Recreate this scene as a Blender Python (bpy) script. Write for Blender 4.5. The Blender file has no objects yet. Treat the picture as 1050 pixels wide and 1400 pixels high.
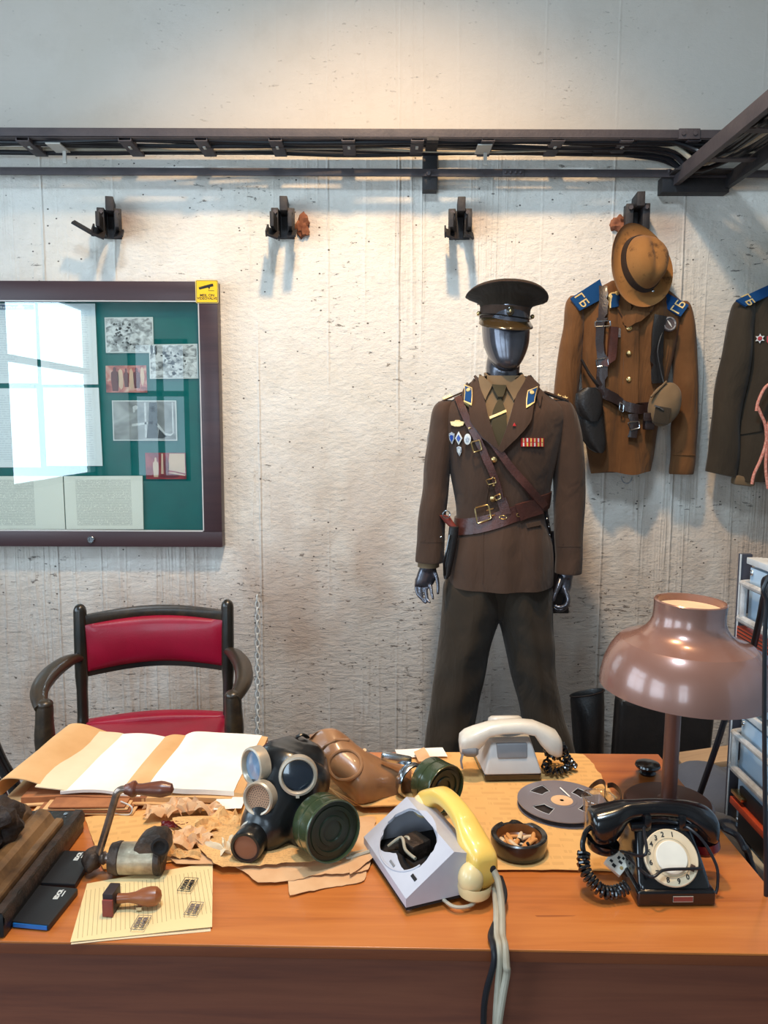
import bpy, bmesh, math, random
from mathutils import Vector, Matrix, noise
from mathutils.bvhtree import BVHTree
random.seed(11)
SC = bpy.context.scene
C = SC.collection
R = math.radians
PI = math.pi

# ------------------------------------------------------------------ camera
FPX = 1060.0
EYE = Vector((0, 0, 1.5))
CAMROT = Matrix.Rotation(R(90 - 6.5), 3, 'X') @ Matrix.Rotation(R(0.2), 3, 'Z')
cam = bpy.data.cameras.new('camera')
cam.sensor_fit = 'VERTICAL'; cam.sensor_height = 36; cam.lens = 36 * FPX / 1400
cam.clip_start = 0.02
camo = bpy.data.objects.new('camera', cam); C.objects.link(camo)
camo.location = EYE; camo.rotation_euler = CAMROT.to_euler()
SC.camera = camo

# ------------------------------------------------------------------ world, exposure, lights
SC.view_settings.view_transform = 'Standard'; SC.view_settings.look = 'None'
SC.view_settings.gamma = 1; SC.view_settings.use_curve_mapping = False
SC.view_settings.exposure = 0.2
w = bpy.data.worlds.new('world'); SC.world = w; w.use_nodes = True
w.node_tree.nodes['Background'].inputs[0].default_value = (0.55, 0.72, 1.0, 1)
w.node_tree.nodes['Background'].inputs[1].default_value = 0.25

def lamp(name, kind, loc, energy, col, target=None, **kw):
    d = bpy.data.lights.new(name, kind); d.energy = energy; d.color = col
    for k, v in kw.items(): setattr(d, k, v)
    o = bpy.data.objects.new(name, d); C.objects.link(o); o.location = loc
    if target is not None:
        o.rotation_euler = (Vector(target) - Vector(loc)).to_track_quat('-Z', 'Y').to_euler()
    return o
WARM = (1.0, 0.67, 0.36)
COOL = (0.64, 0.83, 1.0)
RX0, RX1, RY0, RZ1, WY = -2.9, 2.3, -2.2, 3.85, 2.95
lamp('ceiling_spot', 'SPOT', (0.0, 1.5, 3.75), 222, WARM, (0.0, 2.95, -0.05), spot_size=R(92), spot_blend=0.85, shadow_soft_size=0.085)
lamp('ceiling_spot', 'SPOT', (0.9, 1.9, 3.75), 45, WARM, (0.6, 1.5, 0.7), spot_size=R(80), spot_blend=0.8, shadow_soft_size=0.05)
lamp('ceiling_fill', 'AREA', (-0.2, 0.3, 3.8), 55, COOL, (-0.2, 0.6, 0.0), shape='DISK', size=0.6)  # added cool fill with no known fixture, softly brightens desk and wall
# daylight coming through the windows: two in the left wall, one in the wall behind the camera
WINS = (('L', -2.12, -0.25, 0.95, 2.65, 66), ('L', 0.35, 2.05, 0.95, 2.65, 58), ('F', -2.62, -2.0, 0.9, 2.35, 4), ('F', -1.3, -0.4, 0.95, 2.6, 34))
for w_, a_, b_, z0_, z1_, e_ in WINS:
    c_ = Vector((RX0 - 0.14, (a_+b_)/2, (z0_+z1_)/2)) if w_ == 'L' else Vector(((a_+b_)/2, RY0 - 0.14, (z0_+z1_)/2))
    lamp('window_daylight', 'AREA', c_, e_, COOL, c_ + (Vector((5, 0, 0)) if w_ == 'L' else Vector((0, 5, 0))), shape='RECTANGLE', size=b_-a_, size_y=z1_-z0_)

# ------------------------------------------------------------------ helpers
def ray(px, py):
    return CAMROT @ Vector(((px - 525) / FPX, (700 - py) / FPX, -1)).normalized()
def at(px, py, Y):                      # point of the vertical plane y = Y seen at a place of the photograph
    d = ray(px, py); return EYE + d * (Y / d.y)
DESK = 0.76
def on(px, py, z=DESK):                 # point of the level plane z seen at a place of the photograph
    d = ray(px, py); return EYE + d * ((z - EYE.z) / d.z)
def lin(c):
    c /= 255.0
    return c / 12.92 if c <= 0.04045 else ((c + 0.055) / 1.055) ** 2.4
def rgb(r, g, b): return (lin(r), lin(g), lin(b), 1)
def catmull(rows, sub):
    out = []
    n = len(rows)
    for i in range(n - 1):
        p0, p1, p2, p3 = rows[max(i-1, 0)], rows[i], rows[i+1], rows[min(i+2, n-1)]
        for s in range(sub):
            t = s / sub
            out.append([0.5 * (2*b + (c-a)*t + (2*a-5*b+4*c-d)*t*t + (3*b-a-3*c+d)*t**3) for a, b, c, d in zip(p0, p1, p2, p3)])
    out.append(list(rows[-1]))
    return out
def curve(pts, sub=6): return [Vector(p) for p in catmull([list(p) for p in pts], sub)]
def spow(v, e): return math.copysign(abs(v) ** e, v)
def frame(loc, n, up=(0, 0, 1)):        # local z along n, local y near up
    n = Vector(n).normalized(); up = Vector(up)
    x = up.cross(n)
    if x.length < 1e-5: x = Vector((1, 0, 0))
    x.normalize(); y = n.cross(x)
    return Matrix.Translation(loc) @ Matrix((x, y, n)).transposed().to_4x4()
def TR(x, y, z): return Matrix.Translation((x, y, z))
def RZ(a): return Matrix.Rotation(a, 4, 'Z')
def RX(a): return Matrix.Rotation(a, 4, 'X')
def RY(a): return Matrix.Rotation(a, 4, 'Y')

class MB:
    def __init__(s): s.bm = bmesh.new(); s.mi = 0; s.X = Matrix.Identity(4)
    def v(s, p): return s.bm.verts.new(s.X @ Vector(p))
    def f(s, vs):
        try:
            f = s.bm.faces.new(vs); f.material_index = s.mi; return f
        except ValueError: return None
    def rings(s, rings, cap=True, closed=True, loop=False):
        vr = [[s.v(p) for p in r] for r in rings]
        n = len(vr[0])
        pairs = list(zip(vr, vr[1:])) + ([(vr[-1], vr[0])] if loop else [])
        for a, b in pairs:
            for i in range(n if closed else n - 1):
                j = (i + 1) % n
                s.f((a[i], a[j], b[j], b[i]))
        if cap and closed and not loop:
            for r, rev in ((vr[0], True), (vr[-1], False)):
                s.f(list(reversed(r)) if rev else r)
        return vr
    def box(s, c, size, rot=None, bev=0.0):
        cx, cy, cz = (v / 2 for v in size)
        M = Matrix.Translation(c) @ (rot if rot is not None else Matrix.Identity(4))
        t = bmesh.new()
        bmesh.ops.create_cube(t, size=1)
        for v in t.verts: v.co = Vector((v.co.x * size[0], v.co.y * size[1], v.co.z * size[2]))
        if bev > 0: bmesh.ops.bevel(t, geom=t.edges[:], offset=bev, segments=2, affect='EDGES', profile=0.6)
        s.add(t, M); t.free()
    def add(s, t, M=Matrix.Identity(4)):
        t.verts.ensure_lookup_table()
        mp = {v: s.v(M @ v.co) for v in t.verts}
        for f in t.faces: s.f([mp[v] for v in f.verts])
    def mesh(s, me, M=Matrix.Identity(4)):
        vs = [s.v(M @ v.co) for v in me.vertices]
        for p in me.polygons: s.f([vs[i] for i in p.vertices])
    def hexa(s, P, bev=0.0):            # 8 corners: bottom ring then top ring
        t = bmesh.new()
        vs = [t.verts.new(p) for p in P]
        for q in ((3,2,1,0), (4,5,6,7), (0,1,5,4), (1,2,6,5), (2,3,7,6), (3,0,4,7)): t.faces.new([vs[i] for i in q])
        if bev > 0: bmesh.ops.bevel(t, geom=t.edges[:], offset=bev, segments=3, affect='EDGES', profile=0.6)
        s.add(t); t.free()
    def tube(s, pts, r, n=10, cap=True, loop=False, flat=1.0):
        pts = [Vector(p) for p in pts]
        m = len(pts)
        rs = r if isinstance(r, (list, tuple)) else [r] * m
        rings = []
        nrm = None
        for i, p in enumerate(pts):
            if loop: t = pts[(i+1) % m] - pts[i-1]
            else: t = pts[min(i+1, m-1)] - pts[max(i-1, 0)]
            t.normalize()
            if nrm is None:
                nrm = t.cross(Vector((0.13, 0.27, 1)))
                if nrm.length < 0.1: nrm = t.cross(Vector((1, 0, 0)))
            nrm = (nrm - t * nrm.dot(t)).normalized()
            b = t.cross(nrm)
            rings.append([p + (nrm * math.cos(2*PI*k/n) + b * math.sin(2*PI*k/n) * flat) * rs[i] for k in range(n)])
        return s.rings(rings, cap=cap, loop=loop)
    def cyl(s, a, b, ra, rb=None, n=20): s.tube([a, b], [ra, ra if rb is None else rb], n)
    def lathe(s, prof, n=40, M=Matrix.Identity(4), cap=False, fn=None):
        rings = []
        for r, z in prof:
            ring = []
            for k in range(n):
                th = 2*PI*k/n
                p = Vector((r*math.cos(th), r*math.sin(th), z))
                if fn: p = fn(p, th, r)
                ring.append(M @ p)
            rings.append(ring)
        s.rings(rings, cap=cap)
    def ball(s, c, r, n=16, M=None):
        r = r if isinstance(r, (tuple, list)) else (r, r, r)
        M = (Matrix.Translation(c) @ (M if M is not None else Matrix.Identity(4)))
        rings = []
        for i in range(1, n):
            ph = PI * i / n - PI/2
            rings.append([M @ Vector((r[0]*math.cos(ph)*math.cos(2*PI*k/(2*n)), r[1]*math.cos(ph)*math.sin(2*PI*k/(2*n)), r[2]*math.sin(ph))) for k in range(2*n)])
        s.rings(rings, cap=True)
    def prism(s, outline, t, M=Matrix.Identity(4), bev=0.0):   # 2D outline in local xy, thickness t along +z
        b = bmesh.new()
        f = b.faces.new([b.verts.new((x, y, 0)) for x, y in outline])
        ex = bmesh.ops.extrude_face_region(b, geom=[f])
        bmesh.ops.translate(b, vec=(0, 0, t), verts=[v for v in ex['geom'] if isinstance(v, bmesh.types.BMVert)])
        bmesh.ops.recalc_face_normals(b, faces=b.faces[:])
        if bev > 0: bmesh.ops.bevel(b, geom=b.edges[:], offset=bev, segments=2, affect='EDGES', profile=0.6)
        s.add(b, M); b.free()
    def grid(s, nu, nv, fn, th=0.0, skirt=None):
        P = [[Vector(fn(i/nu, j/nv)) for j in range(nv+1)] for i in range(nu+1)]
        s.gridpts(P, th)
    def gridpts(s, P, th=0.0, dirs=None):
        V = [[s.v(p) for p in row] for row in P]
        nu, nv = len(P) - 1, len(P[0]) - 1
        for i in range(nu):
            for j in range(nv): s.f((V[i][j], V[i+1][j], V[i+1][j+1], V[i][j+1]))
        if th or dirs:
            off = (lambda i, j: dirs[i][j]) if dirs else (lambda i, j: Vector((0, 0, -th)))
            W = [[s.v(P[i][j] + off(i, j)) for j in range(nv+1)] for i in range(nu+1)]
            for i in range(nu):
                for j in range(nv): s.f((W[i][j], W[i][j+1], W[i+1][j+1], W[i+1][j]))
            for i in range(nu):
                s.f((V[i][0], W[i][0], W[i+1][0], V[i+1][0])); s.f((V[i][nv], V[i+1][nv], W[i+1][nv], W[i][nv]))
            for j in range(nv):
                s.f((V[0][j], V[0][j+1], W[0][j+1], W[0][j])); s.f((V[nu][j], W[nu][j], W[nu][j+1], V[nu][j+1]))
    def xf(s, M): bmesh.ops.transform(s.bm, matrix=M, verts=s.bm.verts[:]); return s
    def bvh(s):
        s.bm.normal_update(); return BVHTree.FromBMesh(s.bm)
    def obj(s, name, mat, parent=None, world=True, angle=35, mods=(), flat=False, recalc=True):
        if recalc: bmesh.ops.recalc_face_normals(s.bm, faces=s.bm.faces[:])
        me = bpy.data.meshes.new(name)
        s.bm.to_mesh(me); s.bm.free()
        for m in (mat if isinstance(mat, (list, tuple)) else [mat]): me.materials.append(m)
        if not flat:
            me.polygons.foreach_set('use_smooth', [True] * len(me.polygons))
            if angle < 180: me.set_sharp_from_angle(angle=R(angle))
        o = bpy.data.objects.new(name, me); C.objects.link(o)
        if parent is not None:
            if world: me.transform(wm(parent).inverted())
            o.parent = parent
        for kind, kw in mods:
            md = o.modifiers.new(kind.lower(), kind)
            for k, v in kw.items(): setattr(md, k, v)
        return o
def wm(o):
    m = o.matrix_basis.copy() if o.parent is None else wm(o.parent) @ o.matrix_basis
    return m
def tag(o, label=None, cat=None, group=None, kind=None):
    if label: o['label'] = label
    if cat: o['category'] = cat
    if group: o['group'] = group
    if kind: o['kind'] = kind
    return o
def thing(name, label, cat, loc=(0, 0, 0), rot=(0, 0, 0), group=None):
    o = bpy.data.objects.new(name, None); C.objects.link(o)
    o.location = loc; o.rotation_euler = rot; o.empty_display_size = 0.05
    return tag(o, label, cat, group)
def single(o, label, cat, group=None):  # a thing that is one mesh: put its origin at its base
    me = o.data
    xs = [v.co for v in me.vertices]
    c = Vector((sum(v.x for v in xs)/len(xs), sum(v.y for v in xs)/len(xs), min(v.z for v in xs)))
    if not o.location.length:
        me.transform(Matrix.Translation(-c)); o.location = c
    return tag(o, label, cat, group)
def dup(root, label=None, group=None):
    r = root.copy(); C.objects.link(r)
    if label: r['label'] = label
    if group: r['group'] = group
    for ch in list(root.children):
        c = ch.copy(); C.objects.link(c); c.parent = r
        for g in list(ch.children):
            d = g.copy(); C.objects.link(d); d.parent = c
    return r
def text_mesh(txt, size, ext=0.0005, align='CENTER', bold=0.0):
    cu = bpy.data.curves.new('lettering', 'FONT'); cu.body = txt; cu.size = size; cu.extrude = ext; cu.offset = bold
    cu.align_x = align; cu.align_y = 'CENTER'; cu.resolution_u = 3
    o = bpy.data.objects.new('lettering', cu); C.objects.link(o)
    dg = bpy.context.evaluated_depsgraph_get(); dg.update()
    me = bpy.data.meshes.new_from_object(o.evaluated_get(dg))
    bpy.data.objects.remove(o); bpy.data.curves.remove(cu)
    return me
def subsurf(n=1): return ('SUBSURF', dict(levels=n, render_levels=n))
# surfaces found by looking along the line from the camera, so that trimmings lie on the cloth they are sewn to
def hit(bvh, px, py, off=0.0, Y=2.45):
    d = ray(px, py)
    loc, n, _, _ = bvh.ray_cast(EYE, d)
    if loc is None:
        q = bvh.find_nearest(at(px, py, Y)); loc, n = q[0], q[1]
    if n.dot(d) > 0: n = -n
    return loc + n * off, n
def poly_resample(pts, n):
    pts = [Vector(p) for p in pts]
    L = [0]
    for a, b in zip(pts, pts[1:]): L.append(L[-1] + (b - a).length)
    out = []
    for k in range(n + 1):
        d = L[-1] * k / n
        i = 0
        while i < len(L) - 2 and L[i+1] < d: i += 1
        t = (d - L[i]) / max(L[i+1] - L[i], 1e-9)
        out.append(pts[i].lerp(pts[i+1], t))
    return out
def patch(mb, bvh, Lp, Rp, nu=12, nv=6, off=0.002, th=0.003):
    A, B = poly_resample(Lp, nu), poly_resample(Rp, nu)
    P, D = [], []
    for a, b in zip(A, B):
        row, dr = [], []
        for j in range(nv + 1):
            q = a.lerp(b, j / nv)
            p, n = hit(bvh, q.x, q.y, off + th)
            row.append(p); dr.append(-n * (th + off + 0.002))
        P.append(row); D.append(dr)
    mb.gridpts(P, dirs=D)
def strap(mb, bvh, pts, wpx, off=0.002, th=0.004, nu=None, nv=3):
    pts = [Vector(p) for p in pts]
    nu = nu or max(6, int(sum((b-a).length for a, b in zip(pts, pts[1:])) / 5))
    q = poly_resample(pts, nu)
    Lp, Rp = [], []
    for i, p in enumerate(q):
        t = (q[min(i+1, nu)] - q[max(i-1, 0)]).normalized()
        n = Vector((-t.y, t.x)) * wpx / 2
        Lp.append(p + n); Rp.append(p - n)
    patch(mb, bvh, Lp, Rp, nu, nv, off, th)
def ringframe_px(mb, bvh, quad, r, off=0.004):   # a wire buckle round four corners
    pts = [hit(bvh, x, y, off)[0] for x, y in quad]
    d = []
    for a, b in zip(pts, pts[1:] + pts[:1]): d += [a.lerp(b, t) for t in (0.08, 0.5, 0.92)]
    mb.tube(d, r, 6, loop=True)
def loft_px(keys, Y0, n=40, sub=6, fn=None):
    rows = []
    for k in keys:
        py, xl, xr, ry = k[:4]
        yc = k[4] if len(k) > 4 else 0.0
        pw = k[5] if len(k) > 5 else 2.0
        a, b = at(xl, py, Y0), at(xr, py, Y0)
        rows.append([(a.x+b.x)/2, (b.x-a.x)/2, Y0+yc, ry, (a.z+b.z)/2, pw])
    out = []
    D = catmull(rows, sub)
    for i, (cx, rx, yc, ry, z, pw) in enumerate(D):
        ring = []
        for k in range(n):
            th = 2*PI*k/n
            p = Vector((cx + rx*spow(math.cos(th), 2/pw), yc + ry*spow(math.sin(th), 2/pw), z))
            if fn: p = fn(p, th, i/(len(D)-1))
            ring.append(p)
        out.append(ring)
    return out
def wrinkle(p, amp, freq=(9, 9, 5), seed=0.0):
    q = Vector((p.x*freq[0] + seed, p.y*freq[1], p.z*freq[2] - seed))
    return noise.noise(q) * amp

# ------------------------------------------------------------------ materials
def newmat(name):
    m = bpy.data.materials.new(name); m.use_nodes = True
    nt = m.node_tree; b = nt.nodes['Principled BSDF']
    return m, nt, b
def nd(nt, typ, props=None, **ins):
    n = nt.nodes.new(typ)
    for k, v in (props or {}).items(): setattr(n, k, v)
    for k, v in ins.items():
        key = int(k[1:]) if k[0] == '_' and k[1:].isdigit() else k.replace('_', ' ')
        s = n.inputs[key]
        if isinstance(v, bpy.types.NodeSocket): nt.links.new(v, s)
        else: s.default_value = v
    return n
def mth(nt, op, a, b=None, c=None, clamp=False):
    n = nt.nodes.new('ShaderNodeMath'); n.operation = op; n.use_clamp = clamp
    for i, v in enumerate((a, b, c)):
        if v is None: continue
        if isinstance(v, bpy.types.NodeSocket): nt.links.new(v, n.inputs[i])
        else: n.inputs[i].default_value = v
    return n.outputs[0]
def mix(nt, fac, a, b, mode='MIX'):
    n = nt.nodes.new('ShaderNodeMix'); n.data_type = 'RGBA'; n.blend_type = mode
    for s, v in ((n.inputs[0], fac), (n.inputs[6], a), (n.inputs[7], b)):
        if isinstance(v, bpy.types.NodeSocket): nt.links.new(v, s)
        else: s.default_value = v
    return n.outputs[2]
def ramp(nt, fac, stops):
    n = nt.nodes.new('ShaderNodeValToRGB')
    nt.links.new(fac, n.inputs[0])
    e = n.color_ramp.elements
    while len(e) < len(stops): e.new(0.5)
    for i, (p, c) in enumerate(stops):
        e[i].position = p; e[i].color = c if not isinstance(c, (int, float)) else (c, c, c, 1)
    return n.outputs[0]
def coords(nt, scale=(1, 1, 1), rot=(0, 0, 0)):
    tc = nd(nt, 'ShaderNodeTexCoord')
    mp = nd(nt, 'ShaderNodeMapping', Vector=tc.outputs['Object'], Scale=scale, Rotation=rot)
    return mp.outputs[0]
def noi(nt, vec, scale=5, detail=3, rough=0.5, dist=0.0):
    return nd(nt, 'ShaderNodeTexNoise', Vector=vec, Scale=scale, Detail=detail, Roughness=rough, Distortion=dist).outputs['Fac']
def bump(nt, b, h, strength=0.3, dist=0.01):
    n = nd(nt, 'ShaderNodeBump', Strength=strength, Distance=dist, Height=h)
    nt.links.new(n.outputs[0], b.inputs['Normal'])
    return n
def plain(name, c1, c2=None, rough=0.5, metal=0.0, nscale=8, bmp=0.0, bscale=60, coat=0.0, spec=0.5, stretch=(1, 1, 1), sheen=0.0, rvar=0.0, detail=4):
    m, nt, b = newmat(name)
    v = coords(nt, stretch)
    f = noi(nt, v, nscale, detail, 0.6)
    c2 = c2 or tuple(x * 0.8 for x in c1[:3]) + (1,)
    nt.links.new(ramp(nt, f, [(0.35, c1), (0.68, c2)]), b.inputs['Base Color'])
    b.inputs['Metallic'].default_value = metal
    if rvar: nt.links.new(mth(nt, 'MULTIPLY_ADD', f, rvar, rough - rvar / 2), b.inputs['Roughness'])
    else: b.inputs['Roughness'].default_value = rough
    b.inputs['Coat Weight'].default_value = coat; b.inputs['Coat Roughness'].default_value = 0.12
    b.inputs['Specular IOR Level'].default_value = spec
    if sheen: b.inputs['Sheen Weight'].default_value = sheen; b.inputs['Sheen Roughness'].default_value = 0.6
    if bmp: bump(nt, b, noi(nt, v, bscale, 4, 0.6), bmp, 0.004)
    return m
def wood(name, c1, c2, c3, axis=0, rough=0.4, coat=0.2, scale=1.0, scratch=0.0, bmp=0.15):
    m, nt, b = newmat(name)
    s = [26*scale] * 3; s[axis] = 1.6*scale
    v = coords(nt, s)
    f = noi(nt, v, 1.0, 8, 0.62, 0.4)
    big = noi(nt, coords(nt, (1.5, 1.5, 1.5)), 1.6, 3)
    col = ramp(nt, f, [(0.28, c3), (0.47, c2), (0.7, c1)])
    col = mix(nt, mth(nt, 'MULTIPLY', big, 0.5), col, c2)
    if scratch:
        s2 = [90] * 3; s2[axis] = 5
        k = noi(nt, coords(nt, s2), 1.0, 2, 0.5)
        k = mth(nt, 'MULTIPLY', mth(nt, 'GREATER_THAN', k, 0.72), mth(nt, 'GREATER_THAN', noi(nt, coords(nt, (3, 3, 3)), 2, 2), 0.52))
        col = mix(nt, mth(nt, 'MULTIPLY', k, scratch), col, c3)
    nt.links.new(col, b.inputs['Base Color'])
    nt.links.new(mth(nt, 'MULTIPLY_ADD', big, 0.3, rough - 0.15), b.inputs['Roughness'])
    b.inputs['Coat Weight'].default_value = coat; b.inputs['Coat Roughness'].default_value = 0.25
    bump(nt, b, f, bmp, 0.002)
    return m
def cloth(name, c1, c2, fine=500, bmp=0.25, rough=0.9, stain=None, fold=None):
    m, nt, b = newmat(name)
    f = noi(nt, coords(nt), 6, 4, 0.6)
    col = ramp(nt, f, [(0.3, c2), (0.7, c1)])
    g = noi(nt, coords(nt, (fine, fine, fine * 0.6)), 1.0, 2)
    col = mix(nt, mth(nt, 'MULTIPLY', g, 0.35), col, tuple(x * 0.55 for x in c1[:3]) + (1,))
    if stain:
        k = noi(nt, coords(nt, (1, 1, 1)), stain[1], 4, 0.65)
        k = ramp(nt, k, [(0.55, 0.0), (0.66, 1.0)])
        col = mix(nt, mth(nt, 'MULTIPLY', k, 0.75), col, stain[0])
    nt.links.new(col, b.inputs['Base Color'])
    b.inputs['Roughness'].default_value = rough; b.inputs['Specular IOR Level'].default_value = 0.15
    b.inputs['Sheen Weight'].default_value = 0.12
    n1 = bump(nt, b, g, bmp, 0.001)
    if fold:     # soft creases of the worn cloth
        q = noi(nt, coords(nt, fold[0]), 1.0, 3, 0.55, 0.6)
        n2 = nd(nt, 'ShaderNodeBump', Strength=fold[1], Distance=0.03, Height=q)
        nt.links.new(n2.outputs[0], n1.inputs['Normal'])
    return m
def clear(name, tint=(1, 1, 1, 1), refl=1.0, rough=0.02, base=0.04):
    m = bpy.data.materials.new(name); m.use_nodes = True
    nt = m.node_tree; nt.nodes.remove(nt.nodes['Principled BSDF'])
    lw = nd(nt, 'ShaderNodeLayerWeight', Blend=0.35)
    fac = mth(nt, 'MULTIPLY_ADD', lw.outputs['Facing'], 0.55 * refl, base * refl, clamp=True)
    t = nd(nt, 'ShaderNodeBsdfTransparent', Color=tint); g = nd(nt, 'ShaderNodeBsdfGlossy', Color=(1, 1, 1, 1), Roughness=rough)
    ms = nd(nt, 'ShaderNodeMixShader', Fac=fac)
    nt.links.new(t.outputs[0], ms.inputs[1]); nt.links.new(g.outputs[0], ms.inputs[2])
    nt.links.new(ms.outputs[0], nt.nodes['Material Output'].inputs[0])
    return m
def printed(name, paper, ink, pitch=0.006, wx=0.08, wy=0.12, strength=0.6, gate=0.42, wordx=70, ruled=False, ax=0, alt=None):
    # paper with lines of type across the sheet; local x runs along the lines when ax = 0
    m, nt, b = newmat(name)
    tc = nd(nt, 'ShaderNodeTexCoord'); sp = nd(nt, 'ShaderNodeSeparateXYZ', Vector=tc.outputs['Object'])
    x, y = (sp.outputs[0], sp.outputs[1]) if ax == 0 else (sp.outputs[1], sp.outputs[0])
    q = mth(nt, 'DIVIDE', y, pitch)
    fr = mth(nt, 'FRACT', q); fl = mth(nt, 'FLOOR', q)
    line = mth(nt, 'LESS_THAN', fr, 0.14 if ruled else 0.5)
    cv = nd(nt, 'ShaderNodeCombineXYZ', X=mth(nt, 'MULTIPLY', x, wordx), Y=mth(nt, 'MULTIPLY', fl, 3.7), Z=0.0)
    word = noi(nt, cv.outputs[0], 3, 2, 0.6)
    k = mth(nt, 'MULTIPLY', line, mth(nt, 'GREATER_THAN', word, 0.3 if ruled else gate))
    inx = mth(nt, 'LESS_THAN', mth(nt, 'ABSOLUTE', x), wx); iny = mth(nt, 'LESS_THAN', mth(nt, 'ABSOLUTE', y), wy)
    k = mth(nt, 'MULTIPLY', k, mth(nt, 'MULTIPLY', inx, iny))
    age = noi(nt, coords(nt), 9, 4, 0.6)
    pc = mix(nt, mth(nt, 'MULTIPLY', age, 0.6), paper, alt or tuple(c * 0.85 for c in paper[:3]) + (1,))
    nt.links.new(mix(nt, mth(nt, 'MULTIPLY', k, strength), pc, ink), b.inputs['Base Color'])
    b.inputs['Roughness'].default_value = 0.75; b.inputs['Specular IOR Level'].default_value = 0.2
    return m

M = {}
BK = rgb(18, 20, 22)
M['iron'] = plain('dark_iron', rgb(84, 75, 76), rgb(70, 63, 66), 0.6, 0.0, 12, 0.3, 90)
M['iron_dark'] = plain('black_iron', rgb(40, 38, 40), rgb(56, 50, 49), 0.6, 0.1, 14, 0.35, 80)
M['cable'] = plain('black_cable', rgb(20, 21, 25), rgb(32, 32, 38), 0.35)
M['cable_pale'] = plain('pale_cable', rgb(190, 180, 160), rgb(150, 140, 120), 0.45)
M['tag_white'] = plain('white_tag', rgb(205, 200, 190), None, 0.5)
M['rust'] = plain('rust', rgb(120, 70, 48), rgb(160, 105, 75), 0.9, 0, 30, 0.8, 70)
M['frame_wood'] = wood('brown_frame', rgb(70, 45, 46), rgb(60, 38, 42), rgb(48, 30, 34), 0, 0.4, 0.15)
M['felt'] = cloth('teal_felt', rgb(12, 116, 114), rgb(10, 100, 100), 400, 0.2)
M['glass'] = clear('pane_glass', (0.97, 1, 0.99, 1), 1.0, 0.0, 0.045)
M['plastic_clear'] = clear('clear_plastic', (0.93, 0.91, 0.88, 1), 0.8, 0.08, 0.05)
M['chrome'] = plain('chrome', rgb(200, 205, 210), rgb(170, 175, 180), 0.22, 1.0, 20)
M['brass'] = plain('brass', rgb(236, 208, 150), rgb(206, 170, 110), 0.3, 1.0, 30)
M['gold'] = plain('gold_thread', rgb(240, 216, 156), rgb(226, 196, 130), 0.4, 0.3, 200)
M['silver'] = plain('silver_badge', rgb(215, 215, 215), rgb(120, 125, 135), 0.35, 0.6, 160, 0.5, 300)
M['enamel_white'] = plain('white_enamel', rgb(225, 228, 225), None, 0.3)
M['enamel_red'] = plain('red_enamel', rgb(190, 40, 40), rgb(160, 25, 30), 0.35)
M['enamel_blue'] = plain('blue_enamel', rgb(20, 70, 170), None, 0.35)
M['jacket'] = cloth('olive_brown_wool', rgb(80, 61, 50), rgb(70, 53, 44), fold=((13, 8, 5), 0.45))
M['trouser'] = cloth('dark_olive_wool', rgb(60, 50, 40), rgb(50, 42, 34), fold=((13, 8, 5), 0.45))
M['jacket_grey'] = cloth('grey_green_wool', rgb(66, 58, 48), rgb(56, 49, 41), fold=((13, 8, 5), 0.45))
M['shirt'] = cloth('khaki_shirt', rgb(132, 110, 84), rgb(116, 96, 72), 600, 0.15)
M['tie'] = cloth('olive_tie', rgb(74, 66, 46), rgb(62, 55, 38), 700, 0.15, 0.7)
M['tunic'] = cloth('ochre_cotton', rgb(120, 82, 50), rgb(94, 63, 39), 450, 0.3, 0.9, None, ((17, 8, 3.6), 0.6))
M['hat'] = cloth('tan_felt', rgb(160, 113, 65), rgb(142, 98, 54), 300, 0.3, 0.9, (rgb(62, 40, 28), 17))
M['hatband'] = cloth('dark_hat_band', rgb(58, 42, 32), rgb(44, 32, 26), 300, 0.3)
M['blue_cloth'] = cloth('blue_board_cloth', rgb(12, 72, 128), rgb(8, 60, 110), 700, 0.3, 0.7)
M['leather'] = plain('brown_leather', rgb(86, 48, 40), rgb(60, 34, 30), 0.42, 0, 14, 0.35, 160, 0.1)
M['leather_dark'] = plain('dark_leather', rgb(44, 28, 26), rgb(30, 22, 22), 0.4, 0, 14, 0.35, 140, 0.15)
M['leather_black'] = plain('black_leather', rgb(22, 21, 22), rgb(32, 28, 28), 0.45, 0, 12, 0.3, 120, 0.1)
M['skin'] = plain('gunmetal_gloss', rgb(98, 97, 104), rgb(90, 89, 97), 0.27, 0.75, 4, 0, 0, 0.4)
M['visor'] = plain('brown_lacquer', rgb(64, 50, 30), rgb(54, 42, 26), 0.2, 0, 6, 0, 0, 0.6)
M['lacquer_black'] = plain('black_lacquer', rgb(20, 18, 18), None, 0.2, 0, 6, 0, 0, 0.5)
M['red_leather'] = plain('crimson_leatherette', rgb(160, 8, 48), rgb(140, 6, 40), 0.36, 0, 7, 0.12, 200, 0.15)
M['chair_wood'] = plain('black_green_lacquer', rgb(22, 24, 22), rgb(44, 36, 26), 0.3, 0, 9, 0.1, 40, 0.35)
M['chair_wood_worn'] = wood('worn_dark_wood', rgb(74, 58, 38), rgb(50, 40, 29), rgb(28, 25, 22), 1, 0.38, 0.3, 1.4)
M['desk_top'] = wood('orange_varnished_oak', rgb(208, 128, 62), rgb(190, 108, 48), rgb(148, 76, 32), 0, 0.36, 0.3, 1.0, 0.8)
M['desk_front'] = wood('dark_brown_veneer', rgb(140, 82, 58), rgb(124, 70, 50), rgb(98, 54, 42), 0, 0.5, 0.1, 1.6)
M['desk_edge'] = wood('dark_edge_wood', rgb(136, 72, 38), rgb(118, 60, 32), rgb(90, 44, 26), 0, 0.45, 0.15)
M['lamp_brown'] = plain('taupe_gloss_enamel', rgb(146, 106, 92), rgb(136, 97, 84), 0.27, 0.25, 3, 0, 0, 0.7)
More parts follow.
